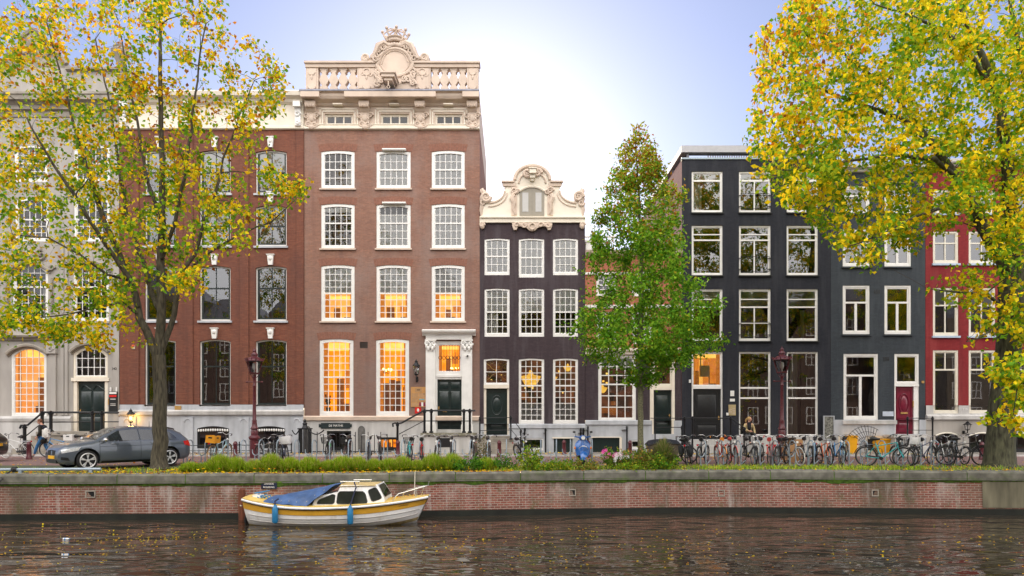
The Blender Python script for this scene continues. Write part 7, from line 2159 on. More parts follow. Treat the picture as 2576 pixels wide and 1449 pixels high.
def hand_chain(J, E, wrist, iw, d, up, s=1.0):
    """five separate bent fingers from a palm; d = direction of the hand, up = back of the hand"""
    d, up = Vector(d).normalized(), Vector(up).normalized()
    side = d.cross(up)
    palm = Vector(wrist) + d * .06 * s
    J.append((palm, .026 * s)); ip = len(J) - 1; E.append((iw, ip))
    for k, ln in enumerate((.072, .082, .077, .06)):
        o0 = palm + side * (.033 - .022 * k) * s + d * .025 * s
        J.append((o0, .010 * s)); E.append((ip, len(J) - 1))
        J.append((o0 + d * ln * .55 * s - up * .006 * s, .009 * s)); E.append((len(J) - 2, len(J) - 1))
        J.append((o0 + d * ln * .9 * s - up * .035 * s, .008 * s)); E.append((len(J) - 2, len(J) - 1))
    J.append((palm + side * .045 * s - d * .02 * s, .012 * s)); E.append((ip, len(J) - 1))
    J.append((palm + side * .06 * s + d * .03 * s - up * .02 * s, .009 * s)); E.append((len(J) - 2, len(J) - 1))
def build_person(label, bx, by, bz, pts, radii, edges, clothes, face, hair, hands, extra=None, mats=None):
    """pts: joints relative to the base; the whole body is one skinned mesh, clothing lies over it"""
    T = thing('person', label, 'person', (bx, by, bz))
    B = Vector((bx, by, bz))
    names = list(pts)
    J = [(B + Vector(pts[n_]), radii[n_]) for n_ in names]
    E = [(names.index(a), names.index(b)) for a, b in edges]
    for w_, d, up in hands: hand_chain(J, E, J[names.index(w_)][0], names.index(w_), d, up)
    skinned('body', (J, E), skin, T, names.index('pelvis'))
    # head with face
    hc, f, up = B + Vector(face[0]), Vector(face[1]).normalized(), Vector((0, 0, 1))
    sd_ = up.cross(f).normalized(); up = f.cross(sd_)
    vs, fs = [], []
    nu, nv = 20, 14
    for j in range(nv + 1):
        t = math.pi * j / nv
        for k in range(nu):
            a = 2 * math.pi * k / nu
            lx, ly, lz = math.sin(t) * math.cos(a), math.sin(t) * math.sin(a), -math.cos(t)
            wx_ = .098 * (1 if lz > -.2 else 1 - .35 * (-.2 - lz)); wy_ = .076 * (1 if lz > 0 else 1 - .3 * (-lz))
            p = hc + f * (lx * wx_ + (.012 if lz < -.5 and lx > 0 else 0)) + sd_ * (ly * wy_) + up * (lz * .122)
            if lx > .86 and abs(ly) < .3:
                if -.35 < lz < .1: p += f * (.024 * (1 - abs(ly) / .3) * (1 - (lz + .12) ** 2 * 6))
            if lx > .6 and .05 < lz < .25 and .2 < abs(ly) < .6: p -= f * .008
            vs.append(p)
    fs = [(j * nu + k, j * nu + (k + 1) % nu, (j + 1) * nu + (k + 1) % nu, (j + 1) * nu + k) for j in range(nv) for k in range(nu)]
    m = MB(); m.add(vs, fs)
    for s in (-1, 1): m.ball(hc + sd_ * (s * .078) - f * .005 - up * .005, (.014, .014, .03), 7, 5)
    h = m.build('head', skin, T, smooth=70)
    m = MB()
    for s in (-1, 1): m.ball(hc + f * .082 + sd_ * (s * .031) + up * .018, .011, 7, 5)
    m.build('eyes', black, h)
    m = MB(); m.tube([hc + f * .092 - up * .052 + sd_ * q for q in (-.024, 0, .024)], .006, 5); m.build('mouth', plain('lips', (.42, .13, .11), .5) if 'lips' not in MAT else MAT['lips'], h)
    hair(T, hc, f, sd_, up, h)
    for nm, cj, ce, mt, rt in clothes:
        jj = [(B + Vector(p), r) for p, r in cj]
        skinned(nm, (jj, ce), mt, T, rt)
    if extra: extra(T, B)
    return T
jacket = plain('dark_brown_coat', (.022, .019, .015), .85, var=.25, scale=8)
jeans = plain('blue_jeans', (.03, .13, .30), .8, var=.2, scale=8)
shoe = plain('grey_shoes', (.25, .24, .23), .7)
hair_r = plain('reddish_brown_hair', (.16, .06, .03), .7); hair_b = plain('blond_hair', (.48, .30, .11), .6, var=.2, scale=20)
# man walking left, mid-stride, a white bag on his shoulder
pts = dict(pelvis=(0, 0, .90), spine=(0.0, 0, 1.12), chest=(-.02, 0, 1.32), neck=(-.05, 0, 1.47), head=(-.10, 0, 1.56),
           hipL=(0, -.09, .87), kneeL=(-.20, -.09, .50), ankL=(-.34, -.09, .10), toeL=(-.49, -.09, .05), hipR=(0, .09, .87), kneeR=(.06, .09, .48), ankR=(.30, .09, .16), toeR=(.20, .09, .04),
           shL=(-.02, -.18, 1.40), elL=(.02, -.23, 1.12), wrL=(-.12, -.22, .92), shR=(-.02, .18, 1.40), elR=(.0, .24, 1.14), wrR=(-.12, .2, .95))
rad = dict(pelvis=.13, spine=.125, chest=.14, neck=.055, head=.05, hipL=.085, kneeL=.055, ankL=.038, toeL=.03, hipR=.085, kneeR=.055, ankR=.038, toeR=.03, shL=.06, elL=.042, wrL=.03, shR=.06, elR=.042, wrR=.03)
edg = [('pelvis', 'spine'), ('spine', 'chest'), ('chest', 'neck'), ('neck', 'head'), ('pelvis', 'hipL'), ('hipL', 'kneeL'), ('kneeL', 'ankL'), ('ankL', 'toeL'), ('pelvis', 'hipR'), ('hipR', 'kneeR'), ('kneeR', 'ankR'), ('ankR', 'toeR'), ('chest', 'shL'), ('shL', 'elL'), ('elL', 'wrL'), ('chest', 'shR'), ('shR', 'elR'), ('elR', 'wrR')]
def hair_short(T, hc, f, s, up, h):
    m = MB(); m.ball(hc - f * .018 + up * .035, (.105, .09, .10), 12, 8); m.build('hair', hair_r, T)
coat = [((0, 0, .62), (.17, .19)), ((0, 0, .80), (.165, .18)), ((0, 0, 1.10), (.15, .165)), ((-.02, 0, 1.34), (.145, .16)), ((-.045, 0, 1.46), .075), ((-.02, -.19, 1.40), .075), ((.02, -.235, 1.12), .06), ((-.11, -.222, .94), .048), ((-.02, .19, 1.40), .075), ((0, .245, 1.14), .06), ((-.11, .205, .97), .048)]
coatE = [(0, 1), (1, 2), (2, 3), (3, 4), (3, 5), (5, 6), (6, 7), (3, 8), (8, 9), (9, 10)]
tr = [((0, 0, .88), .13), ((0, -.09, .84), .098), ((-.20, -.09, .50), .072), ((-.335, -.09, .13), .058), ((0, .09, .84), .098), ((.06, .09, .48), .072), ((.29, .09, .18), .058)]
trE = [(0, 1), (1, 2), (2, 3), (0, 4), (4, 5), (5, 6)]
shL_ = [((-.33, -.09, .07), .048), ((-.42, -.09, .055), .045), ((-.53, -.09, .045), .035)]; shR_ = [((.31, .09, .13), .048), ((.25, .09, .07), .045), ((.17, .09, .03), .034)]
def bag(T, B):
    m = MB(); c = B + Vector((.24, -.14, 1.08)); m.ball(c, (.15, .10, .24), 12, 8); m.box(c.x - .14, c.x + .14, c.y - .07, c.y + .07, c.z - .17, c.z + .17)
    m.build('shoulder_bag', plain('off_white_canvas', (.68, .66, .63), .85), T)
    m = MB(); m.tube([c + Vector((-.1, 0, .2)), B + Vector((-.02, -.2, 1.47)), c + Vector((.12, .1, .16))], .014, 5); m.build('bag_strap', PAL['navy'], T)
by = gy(1150)
build_person('man in dark brown coat and blue jeans walking with a white shoulder bag', X(108, by), by, 0, pts, rad, edg,
             [('coat', coat, coatE, jacket, 0), ('trousers', tr, trE, jeans, 0), ('shoe', shL_, [(0, 1), (1, 2)], shoe, 0), ('shoe', shR_, [(0, 1), (1, 2)], shoe, 0)],
             ((-.14, 0, 1.60), (-.9, -.25, -.35)), hair_short, [('wrL', (-.5, 0, -.8), (0, -1, 0)), ('wrR', (-.5, 0, -.8), (0, 1, 0))], bag)
# woman sitting on the window ledge, looking right
pts = dict(pelvis=(0, 0, .10), spine=(0, -.02, .32), chest=(0, -.03, .52), neck=(0.01, -.03, .67), head=(.02, -.04, .76),
           hipL=(-.09, -.03, .08), kneeL=(-.12, -.46, .08), ankL=(-.10, -.50, -.34), toeL=(-.10, -.62, -.40), hipR=(.09, -.03, .08), kneeR=(.14, -.46, .10), ankR=(.20, -.52, -.33), toeR=(.23, -.64, -.39),
           shL=(-.17, -.03, .58), elL=(-.25, -.10, .32), wrL=(-.06, -.27, .24), shR=(.17, -.03, .58), elR=(.25, -.08, .30), wrR=(.24, -.22, .06))
rad = dict(rad); rad.update(pelvis=.125, spine=.105, chest=.115, shL=.052, shR=.052)
beige = plain('beige_coat', (.50, .39, .20), .8, var=.15, scale=7); bl_ = plain('black_scarf', (.012, .012, .016), .9, var=.3, scale=9)
def hair_pony(T, hc, f, s, up, h):
    m = MB(); m.ball(hc - f * .022 + up * .03, (.10, .092, .10), 12, 8)
    m.tube([hc - f * .09 + up * .04, hc - f * .14 + up * .0, hc - f * .17 - up * .1, hc - f * .15 - up * .19], [.035, .045, .04, .012], 8); m.build('hair', hair_b, T)
coat2 = [((0, 0, .02), .14), ((0, -.02, .28), .125), ((0, -.03, .52), .125), ((.0, -.03, .62), .07), ((-.18, -.03, .58), .066), ((-.255, -.10, .32), .054), ((-.08, -.26, .245), .042), ((.18, -.03, .58), .066), ((.255, -.08, .30), .054), ((.242, -.2, .09), .042)]
coat2E = [(0, 1), (1, 2), (2, 3), (2, 4), (4, 5), (5, 6), (2, 7), (7, 8), (8, 9)]
tr2 = [((0, 0, .07), .12), ((-.09, -.05, .08), .092), ((-.12, -.46, .08), .066), ((-.10, -.50, -.31), .05), ((.09, -.05, .08), .092), ((.14, -.46, .10), .066), ((.2, -.52, -.30), .05)]
shA = [((-.10, -.51, -.36), .046), ((-.10, -.58, -.385), .043), ((-.10, -.67, -.40), .032)]; shB = [((.20, -.53, -.35), .046), ((.225, -.6, -.375), .043), ((.25, -.69, -.39), .032)]
scarf = [((0, -.07, .66), .085), ((0, -.11, .54), .115), ((-.01, -.12, .38), .105), ((0, -.11, .25), .07)]
def cup(T, B):
    m = MB(); c = B + Vector((.255, -.30, .0)); m.lathe([(.032, -.06), (.042, .05)], c, 10); m.build('red_cup', plain('red_paper_cup', (.55, .03, .07), .5), T)
build_person('blond woman in beige coat and black scarf sitting on a white window ledge', X(1880, 33.9), 33.72, Z(1096, 33.9), pts, rad, edg,
             [('coat', coat2, coat2E, beige, 0), ('trousers', tr2, trE, black, 0), ('scarf', scarf, [(0, 1), (1, 2), (2, 3)], bl_, 1), ('shoe', shA, [(0, 1), (1, 2)], black, 0), ('shoe', shB, [(0, 1), (1, 2)], black, 0)],
             ((.03, -.05, .815), (.85, -.5, -.08)), hair_pony, [('wrL', (.8, -.4, -.1), (0, -.6, .8)), ('wrR', (.15, -.8, -.5), (.9, 0, .2))], cup)
# ================================================================== trees
bark = plain('grey_brown_bark', (.055, .045, .032), .95, var=.5, scale=7, bump=1.0, stretch=(2.5, 2.5, .5), col2=(.115, .10, .065))
bark_g = plain('mossy_bark', (.04, .036, .022), .95, var=.5, scale=6, bump=1.0, stretch=(2.2, 2.2, .5), col2=(.105, .105, .06))
twig = plain('dark_twig', (.045, .034, .026), .9, var=.3)
leaf_m = leafmat('autumn_leaf')
def inside(p, poly):
    x, y = p; c = False; j = len(poly) - 1
    for i in range(len(poly)):
        xi, yi = poly[i]; xj, yj = poly[j]
        if (yi > y) != (yj > y) and x < (xj - xi) * (y - yi) / (yj - yi) + xi: c = not c
        j = i
    return c
def leaf_mesh(name, pos, size, cols, mat, rng, droop=.5, parent=None, curl=.25, width=.36):
    """one small folded blade per leaf"""
    n_ = len(pos)
    pos = np.asarray(pos); size = np.asarray(size)[:, None]
    d = rng.normal(size=(n_, 3)); d[:, 2] -= droop * 1.6; d /= np.linalg.norm(d, axis=1)[:, None]
    r = rng.normal(size=(n_, 3)); s = np.cross(d, r); s /= np.linalg.norm(s, axis=1)[:, None]
    up = np.cross(s, d)
    v0 = pos; v1 = pos + d * size * .45 + s * size * width + up * size * curl * .5; v2 = pos + d * size + up * size * (-curl * .4); v3 = pos + d * size * .45 - s * size * width + up * size * curl * .5
    V = np.stack([v0, v1, v2, v3], 1).reshape(-1, 3)
    off = np.array(LOC.get(parent.name, Vector((0, 0, 0)))) if parent else np.zeros(3)
    me = bpy.data.meshes.new(name)
    me.vertices.add(4 * n_); me.vertices.foreach_set('co', (V - off).ravel())
    f = np.empty((n_, 2, 3), int); b = np.arange(n_) * 4
    f[:, 0] = np.stack([b, b + 1, b + 2], 1); f[:, 1] = np.stack([b, b + 2, b + 3], 1)
    me.loops.add(6 * n_); me.loops.foreach_set('vertex_index', f.ravel())
    me.polygons.add(2 * n_); me.polygons.foreach_set('loop_start', np.arange(2 * n_) * 3)
    me.materials.append(mat)
    at = me.attributes.new('leaf', 'FLOAT_COLOR', 'FACE')
    c = np.concatenate([np.asarray(cols), np.ones((n_, 1))], 1)
    at.data.foreach_set('color', np.repeat(c, 2, 0).ravel())
    me.update(calc_edges=True); me.validate()
    o = bpy.data.objects.new(name, me); COL.objects.link(o)
    if parent: o.parent = parent; LOC[o.name] = off
    return o
GREEN, LIME, YEL, GOLD, ORA, BRN = (np.array(c) for c in ((.15, .33, .015), (.42, .52, .015), (.93, .70, .012), (.92, .56, .01), (.66, .24, .012), (.30, .11, .02)))
def tint(w, pos, s=.8, amt=1.5):
    """whole sprays turn early or late: lean the weights to green or to gold"""
    q = np.array([mnoise.noise(Vector(p) * s) for p in pos])[:, None] * amt
    return np.clip(w * np.exp(q * np.array([[2.2, 1.0, -.4, -1.2, -1.6, -1.6]])), 0, None)
def palette(rng, n_, w):
    """w: weights over green, lime, yellow, gold, orange, brown, one row per leaf"""
    P_ = np.stack([GREEN, LIME, YEL, GOLD, ORA, BRN])
    w = np.asarray(w, float); w = w / w.sum(1, keepdims=True)
    k = (rng.random((n_, 1)) > np.cumsum(w, 1)).sum(1).clip(0, 5)
    return P_[k] * (.78 + .44 * rng.random((n_, 1))) * (.92 + .16 * rng.random((n_, 3)))
class Tree:
    def __init__(self, rng): self.p, self.par, self.r, self.rng, self.lines = [], [], [], rng, []
    def limb(self, pts, rads, parent=None, step=.35):
        pts = [Vector(q) for q in pts]
        ids = []
        prev = parent
        for i in range(len(pts) - 1):
            a, b = pts[i], pts[i + 1]; k = max(1, int((b - a).length / step))
            for j in range(k + (1 if i == len(pts) - 2 else 0)):
                t = j / k
                q = a + (b - a) * t + Vector(self.rng.normal(size=3)) * .015
                self.p.append(q); self.r.append(rads[i] + (rads[i + 1] - rads[i]) * t); self.par.append(prev); prev = len(self.p) - 1; ids.append(prev)
        self.lines.append(([self.p[i].copy() for i in ids], [self.r[i] for i in ids]))
        return ids
    def grow(self, targets, rmax, taper=.012, minr=.006, sag=.0, lift=.25):
        P_ = np.array(self.p); n0 = len(P_)
        buf = np.zeros((n0 + len(targets) * 7, 3)); buf[:n0] = P_; cnt = n0
        R_ = list(self.r)
        tips = []
        c0 = P_.mean(0)
        dist = [np.min(((P_ - t) ** 2).sum(1)) for t in targets]
        for ti in np.argsort(dist):
            t = np.asarray(targets[ti])
            dv = t - buf[:cnt]
            d = np.sqrt((dv ** 2).sum(1))
            cost = d + np.maximum(0, -dv[:, 2] + lift * d) * .9      # branches climb towards their tips
            j = int(np.argmin(cost)); L = d[j]
            if L < .12: continue
            a = Vector(buf[j]); b = Vector(t)
            r0 = min(R_[j] * .7, max(minr * 1.6, taper * L + minr), rmax)
            mid = (a + b) / 2 + Vector((self.rng.normal() * .06 * L, self.rng.normal() * .06 * L, .10 * L - sag * L))
            pts, rr = [a], [min(R_[j] * .9, r0 * 1.15)]
            K = 5 if L > .8 else 3
            for k in range(1, K + 1):
                s = k / K
                q = a * (1 - s) ** 2 + mid * 2 * s * (1 - s) + b * s * s + Vector(self.rng.normal(size=3)) * (.02 * L if k < K else 0)
                pts.append(q); rr.append(r0 + (minr * .6 - r0) * s)
                buf[cnt] = q; cnt += 1; R_.append(rr[-1])
            self.lines.append((pts, rr)); tips.append(pts)
        self.p = [Vector(q) for q in buf[:cnt]]; self.r = R_[:cnt]
        return tips
    def wood(self, name, mat, parent, rmin=0.0, rmax=9, n=5):
        m = MB()
        for pts, rr in self.lines:
            if len(pts) < 2: continue
            if rmin <= max(rr) < rmax: m.tube(pts, rr, n if max(rr) < .05 else 9)
        return m.build(name, mat, parent, smooth=60, norm=False)
def sample_env(rng, poly, n_, Y, dy, edge=0):
    us = [p[0] for p in poly]; vs = [p[1] for p in poly]
    out = []
    while len(out) < n_:
        u, v = rng.uniform(min(us), max(us)), rng.uniform(min(vs), max(vs))
        if not inside((u, v), poly): continue
        y = Y + dy * (rng.random() + rng.random() + rng.random() - 1.5) / .9
        out.append(tuple(W(u, v, y)))
    return out
def spray(rng, tips, per, spread, base=.25, gap=2.6):
    pos = []
    for pts in tips:
        e = pts[-1]
        k = rng.poisson(per * min(2.2, max(.12, 1 + gap * mnoise.noise(e * .95) + .9 * mnoise.noise(e * 2.3))))
        for _ in range(k):
            s = base + (1 - base) * rng.random() ** .8
            f = s * (len(pts) - 1); i = min(int(f), len(pts) - 2)
            q = pts[i] + (pts[i + 1] - pts[i]) * (f - i)
            pos.append(q + Vector(rng.normal(size=3)) * spread)
    return np.array([tuple(p) for p in pos])

# ---- the airy yellowing tree on the left, behind it the grey car
rng = np.random.default_rng(3)
Y1 = 23.2
T1 = thing('autumn_tree', 'airy yellowing tree with a vase of bare ascending limbs behind the grey car', 'tree', (X(403, Y1), Y1, 0), 'canal-side trees')
t = Tree(rng)
def pw(u, v, dy=0.0): return W(u, v, Y1 + dy)
t.limb([pw(401, 1184), pw(402, 1168), pw(402, 1140), pw(402, 1050), pw(402, 960), pw(401, 895)], [.37, .285, .245, .225, .215, .22], step=.4)
t.limb([pw(401, 900), pw(406, 820), pw(405, 720), pw(407, 600), pw(409, 450), pw(405, 300), pw(402, 150), pw(404, 0), pw(408, -90)], [.17, .15, .14, .12, .10, .08, .06, .045, .03])
t.limb([pw(399, 905), pw(380, 860), pw(352, 800), pw(338, 735), pw(300, 640), pw(262, 560), pw(232, 470), pw(205, 380), pw(180, 290), pw(150, 180), pw(120, 60)], [.17, .14, .125, .11, .10, .09, .075, .06, .045, .03, .02])
t.limb([pw(404, 895), pw(420, 850), pw(441, 790), pw(446, 740), pw(456, 690), pw(490, 640), pw(512, 560), pw(548, 470), pw(560, 400), pw(600, 300), pw(640, 200)], [.12, .10, .09, .085, .075, .065, .055, .045, .035, .025, .015])
t.limb([pw(404, 790, .1), pw(384, 740, .4), pw(360, 660, .8), pw(322, 560, 1.2), pw(306, 460, 1.5), pw(290, 350, 1.6), pw(270, 230, 1.8), pw(240, 100, 2)], [.09, .085, .075, .065, .055, .045, .03, .02])
t.limb([pw(346, 770, -.1), pw(325, 700, -.5), pw(262, 610, -1), pw(205, 520, -1.4), pw(150, 440, -1.7), pw(95, 350, -2), pw(40, 250, -2)], [.085, .08, .065, .055, .045, .03, .02])
t.limb([pw(408, 650, -.1), pw(440, 560, -.5), pw(462, 450, -.9), pw(480, 330, -1.2), pw(496, 200, -1.4), pw(515, 60, -1.5)], [.07, .06, .05, .04, .03, .02])
t.limb([pw(405, 560, .1), pw(366, 440, .5), pw(350, 330, .7), pw(322, 200, 1), pw(300, 60, 1.2)], [.07, .055, .045, .03, .02])
t.limb([pw(330, 700, 0), pw(270, 690, -.6), pw(200, 640, -1.0), pw(120, 600, -1.3), pw(30, 590, -1.5)], [.05, .04, .032, .024, .015])
t.limb([pw(352, 795, 0), pw(310, 760, -.6), pw(240, 775, -.9), pw(170, 790, -1.2), pw(100, 800, -1.4), pw(20, 830, -1.6)], [.05, .04, .03, .025, .018, .012])
t.limb([pw(455, 690, 0), pw(520, 640, -.4), pw(600, 590, -.6), pw(680, 560, -.7), pw(740, 505, -.8)], [.05, .038, .028, .02, .012])
poly1 = [(-70, 800), (-70, 60), (20, 20), (60, -40), (300, -80), (560, -60), (592, 60), (640, 100), (655, 130), (680, 118), (735, 225), (722, 260), (705, 320), (640, 360), (680, 420), (765, 462), (772, 478), (735, 520), (650, 570), (560, 640), (500, 690), (470, 745), (430, 730), (380, 700), (340, 730), (320, 800), (260, 845), (200, 860), (150, 835), (60, 800), (0, 850)]
t.grow(sample_env(rng, poly1, 260, Y1, 2.6), .05, taper=.015)
tips = t.grow(sample_env(rng, poly1, 1500, Y1, 3.0), .016, taper=.005, minr=.006, sag=.05, lift=.1)
ex = []
for u0, v0, du, n_ in ((150, 830, 150, 34), (60, 800, 90, 14), (260, 850, 70, 14), (720, 480, 50, 12), (470, 700, 40, 14), (370, 850, 14, 3), (600, 610, 60, 14)):
    for _ in range(n_): ex.append(tuple(pw(u0 + rng.normal() * du * .5, v0 + rng.normal() * 14, rng.normal() * .8 - 1)))
tips += t.grow(ex, .016, taper=.005, minr=.0045, sag=.08, lift=0)
t.wood('trunk', bark, T1, .012); t.wood('twigs', twig, T1, 0, .012, 3)
pos = spray(rng, tips, 12.5, .13)
vv = HV - (pos[:, 2] - H) * F / pos[:, 1]; uu = CX + pos[:, 0] * F / pos[:, 1]
hi = np.clip((520 - vv) / 520, 0, 1)[:, None]
w_ = (1 - hi) * np.array([[.28, .34, .30, .06, .01, .01]]) + hi * np.array([[.12, .24, .26, .20, .13, .05]])
leaf_mesh('crown', pos, rng.uniform(.11, .19, len(pos)), palette(rng, len(pos), tint(w_, pos)), leaf_m, rng, parent=T1)

# ---- the dense golden tree on the right with the thick trunk
rng = np.random.default_rng(5)
Y2 = 24.3
T2 = thing('golden_tree', 'massive golden autumn tree with thick mossy trunk at the end of the bicycle row', 'tree', (X(2516, Y2), Y2, 0), 'canal-side trees')
t = Tree(rng)
def pw(u, v, dy=0.0): return W(u, v, Y2 + dy)
t.limb([pw(2513, 1184), pw(2514, 1165), pw(2515, 1120), pw(2520, 1040), pw(2528, 950), pw(2540, 850), pw(2546, 760), pw(2548, 690)], [.64, .52, .47, .43, .40, .40, .42, .40], step=.4)
t.limb([pw(2546, 700), pw(2520, 640), pw(2490, 600), pw(2460, 545), pw(2430, 490), pw(2395, 430), pw(2340, 350), pw(2270, 300), pw(2190, 270), pw(2100, 240), pw(2010, 200), pw(1940, 150)], [.27, .25, .22, .20, .17, .15, .12, .09, .07, .05, .035, .02])
t.limb([pw(2550, 690), pw(2552, 600), pw(2540, 480), pw(2530, 380), pw(2515, 260), pw(2480, 160), pw(2430, 60), pw(2390, -60)], [.30, .27, .22, .19, .15, .12, .08, .04])
t.limb([pw(2552, 680), pw(2590, 580, .3), pw(2610, 450, .6), pw(2600, 300, .9), pw(2570, 150, 1.1), pw(2540, 0, 1.2)], [.25, .22, .18, .14, .10, .05])
t.limb([pw(2508, 250, 0), pw(2450, 150, -.6), pw(2380, 80, -.9), pw(2290, 40, -1.1), pw(2200, 10, -1.2)], [.10, .08, .06, .045, .02])
t.limb([pw(2400, 440, 0), pw(2350, 400, -.8), pw(2260, 390, -1.2), pw(2160, 400, -1.5), pw(2060, 420, -1.7), pw(1960, 430, -1.8)], [.09, .08, .06, .045, .03, .016])
t.limb([pw(2440, 505, 0), pw(2380, 520, -1), pw(2300, 545, -1.5), pw(2220, 590, -1.8), pw(2140, 620, -1.9)], [.08, .065, .045, .03, .016])
t.limb([pw(2340, 352, 0), pw(2240, 230, .7), pw(2140, 150, 1.2), pw(2060, 70, 1.4), pw(2000, 10, 1.5)], [.07, .06, .045, .03, .015])
t.limb([pw(2545, 790, -.2), pw(2480, 740, -1.2), pw(2400, 735, -1.7), pw(2330, 725, -1.9)], [.07, .05, .035, .014])
t.limb([pw(2545, 810, -.3), pw(2500, 830, -1.4), pw(2460, 850, -1.9), pw(2430, 860, -2.1)], [.05, .04, .025, .012])
t.limb([pw(2556, 760, -.3), pw(2600, 800, -2.0), pw(2590, 880, -3.2), pw(2560, 960, -3.6), pw(2545, 1040, -3.8)], [.05, .045, .03, .022, .01])
poly2 = [(1892, 130), (1925, 70), (1985, 10), (2040, -70), (2680, -70), (2680, 640), (2560, 690), (2500, 660), (2440, 560), (2400, 560), (2330, 600), (2290, 640), (2240, 620), (2200, 668), (2150, 650), (2100, 640), (2060, 560), (2010, 530), (1950, 500), (1885, 440), (1920, 410), (1860, 365), (1862, 345), (1900, 350), (1895, 260)]
poly2b = [(2310, 732), (2340, 700), (2420, 660), (2500, 690), (2560, 700), (2680, 690), (2680, 900), (2576, 880), (2540, 860), (2490, 845), (2440, 880), (2440, 850), (2480, 800), (2400, 770), (2340, 750)]
t.grow(sample_env(rng, poly2, 190, Y2, 2.8), .06, taper=.013)
t.grow(sample_env(rng, poly2b, 40, Y2 - 1.2, 1.0), .04, taper=.012)
tips = t.grow(sample_env(rng, poly2, 1550, Y2, 3.2), .018, taper=.005, minr=.005, sag=.08, lift=0)
tipb = t.grow(sample_env(rng, poly2b, 170, Y2 - 1.4, 1.0), .014, taper=.005, minr=.005, sag=.12, lift=-.1)
ex = []
for u0, v0, du, dv, n_ in ((2545, 930, 34, 28, 22), (2556, 1000, 22, 34, 20), (2562, 1080, 12, 14, 8), (2490, 920, 20, 14, 7), (2500, 1050, 12, 8, 3)):
    for _ in range(n_): ex.append(tuple(pw(u0 + rng.normal() * du * .6, v0 + rng.normal() * dv, -3.4 + rng.normal() * .4)))
tipb += t.grow(ex, .012, taper=.005, minr=.004, sag=.1, lift=-.2)
t.wood('trunk', bark_g, T2, .014, n=6); t.wood('twigs', twig, T2, 0, .014, 3)
pos = spray(rng, tips, 22, .16, gap=2.3)
pos = np.concatenate([pos, spray(rng, tipb, 9, .12)])
vv = HV - (pos[:, 2] - H) * F / pos[:, 1]; uu = CX + pos[:, 0] * F / pos[:, 1]
hi = (np.clip((2250 - uu) / 350, 0, 1) * np.clip((420 - vv) / 350, 0, 1))[:, None]
w_ = (1 - hi) * np.array([[.26, .38, .32, .04, .0, .0]]) + hi * np.array([[.10, .20, .26, .24, .15, .05]])
leaf_mesh('crown', pos, rng.uniform(.13, .22, len(pos)), palette(rng, len(pos), tint(w_, pos)), leaf_m, rng, parent=T2)

# ---- the young conical tree, still green
rng = np.random.default_rng(9)
Y3 = 24.2
T3 = thing('young_tree', 'slim young cone-shaped tree, still green, between the gable house and the black house', 'tree', (X(1612, Y3), Y3, 0), 'canal-side trees')
t = Tree(rng)
def pw(u, v, dy=0.0): return W(u, v, Y3 + dy)
t.limb([pw(1612, 1182), pw(1612, 1100), pw(1611, 1000), pw(1611, 900), pw(1612, 800), pw(1613, 700), pw(1612, 580), pw(1606, 460), pw(1600, 370), pw(1596, 315)], [.12, .105, .10, .10, .085, .07, .055, .035, .02, .008])
prof = [(312, 3), (340, 26), (380, 46), (440, 72), (500, 96), (560, 112), (620, 122), (700, 134), (780, 172), (840, 196), (880, 170), (910, 120), (940, 75), (962, 35)]
def half_w(v): return lerp(prof, v)
def cone_pts(n_, lo=.25, hi=1.0):
    out = []
    while len(out) < n_:
        v = rng.uniform(312, 962)
        hw = half_w(v)
        if rng.random() > hw / 190 + .08: continue
        a = rng.uniform(0, 2 * math.pi); rr = math.sqrt(rng.uniform(lo ** 2, hi)) * hw * (1 + .14 * math.sin(3 * a + v * .045) + .10 * math.sin(v * .09 + a))
        uo = 1606 + (12 if v > 700 else 4)
        p = pw(uo + rr * math.cos(a), v); p.y += rr * math.sin(a) * Y3 / F
        out.append(tuple(p))
    return out
t.grow(cone_pts(130, .5), .03, taper=.009, minr=.006, lift=.45)
tips = t.grow(cone_pts(1250, .15), .012, taper=.004, minr=.004, sag=.02, lift=.3)
t.wood('trunk', plain('speckled_green_bark', (.12, .115, .06), .9, var=.4, scale=22, bump=.4, col2=(.21, .20, .12)), T3, .010); t.wood('twigs', twig, T3, 0, .010, 3)
pos = spray(rng, tips, 23, .115, gap=2.4)
vv = HV - (pos[:, 2] - H) * F / pos[:, 1]
hi = np.clip((640 - vv) / 320, 0, 1)[:, None]
base = np.where(rng.random((len(pos), 1)) < .5, np.array([[.13, .33, .02]]), np.array([[.25, .44, .025]]))
topc = np.where(rng.random((len(pos), 1)) < .4, np.array([[.42, .18, .03]]), np.array([[.44, .46, .03]]))
pick = rng.random((len(pos), 1)) < hi * .95
cols_ = np.where(pick, topc, base); cols_ = np.where(rng.random((len(pos), 1)) < .05, np.array([[.4, .36, .02]]), cols_) * (.7 + .6 * rng.random((len(pos), 1)))
leaf_mesh('crown', pos, rng.uniform(.10, .16, len(pos)), cols_, leaf_m, rng, parent=T3, droop=.25, width=.3)

# ---- trees on the near bank: seen only as mirror images in panes and water
for i, (x, y, rz, s, src) in enumerate(((-42, -8, 70, 1.0, T2), (-19, -8.5, 200, 1.0, T1), (3, -8, 20, .95, T1), (20, -8, 250, 1.0, T1), (43, -7.5, 120, .95, T2))):
    c = copy_tree(src)
    c['label'] = ('dense golden tree', 'airy yellowing tree', 'slender yellowing tree', 'spreading yellowing tree', 'broad golden tree')[i] + ' on the opposite bank, mirrored in the window panes'
    c.location = (x, y, 0); c.rotation_euler = (0, 0, R(rz)); c.scale = (s, s, s)

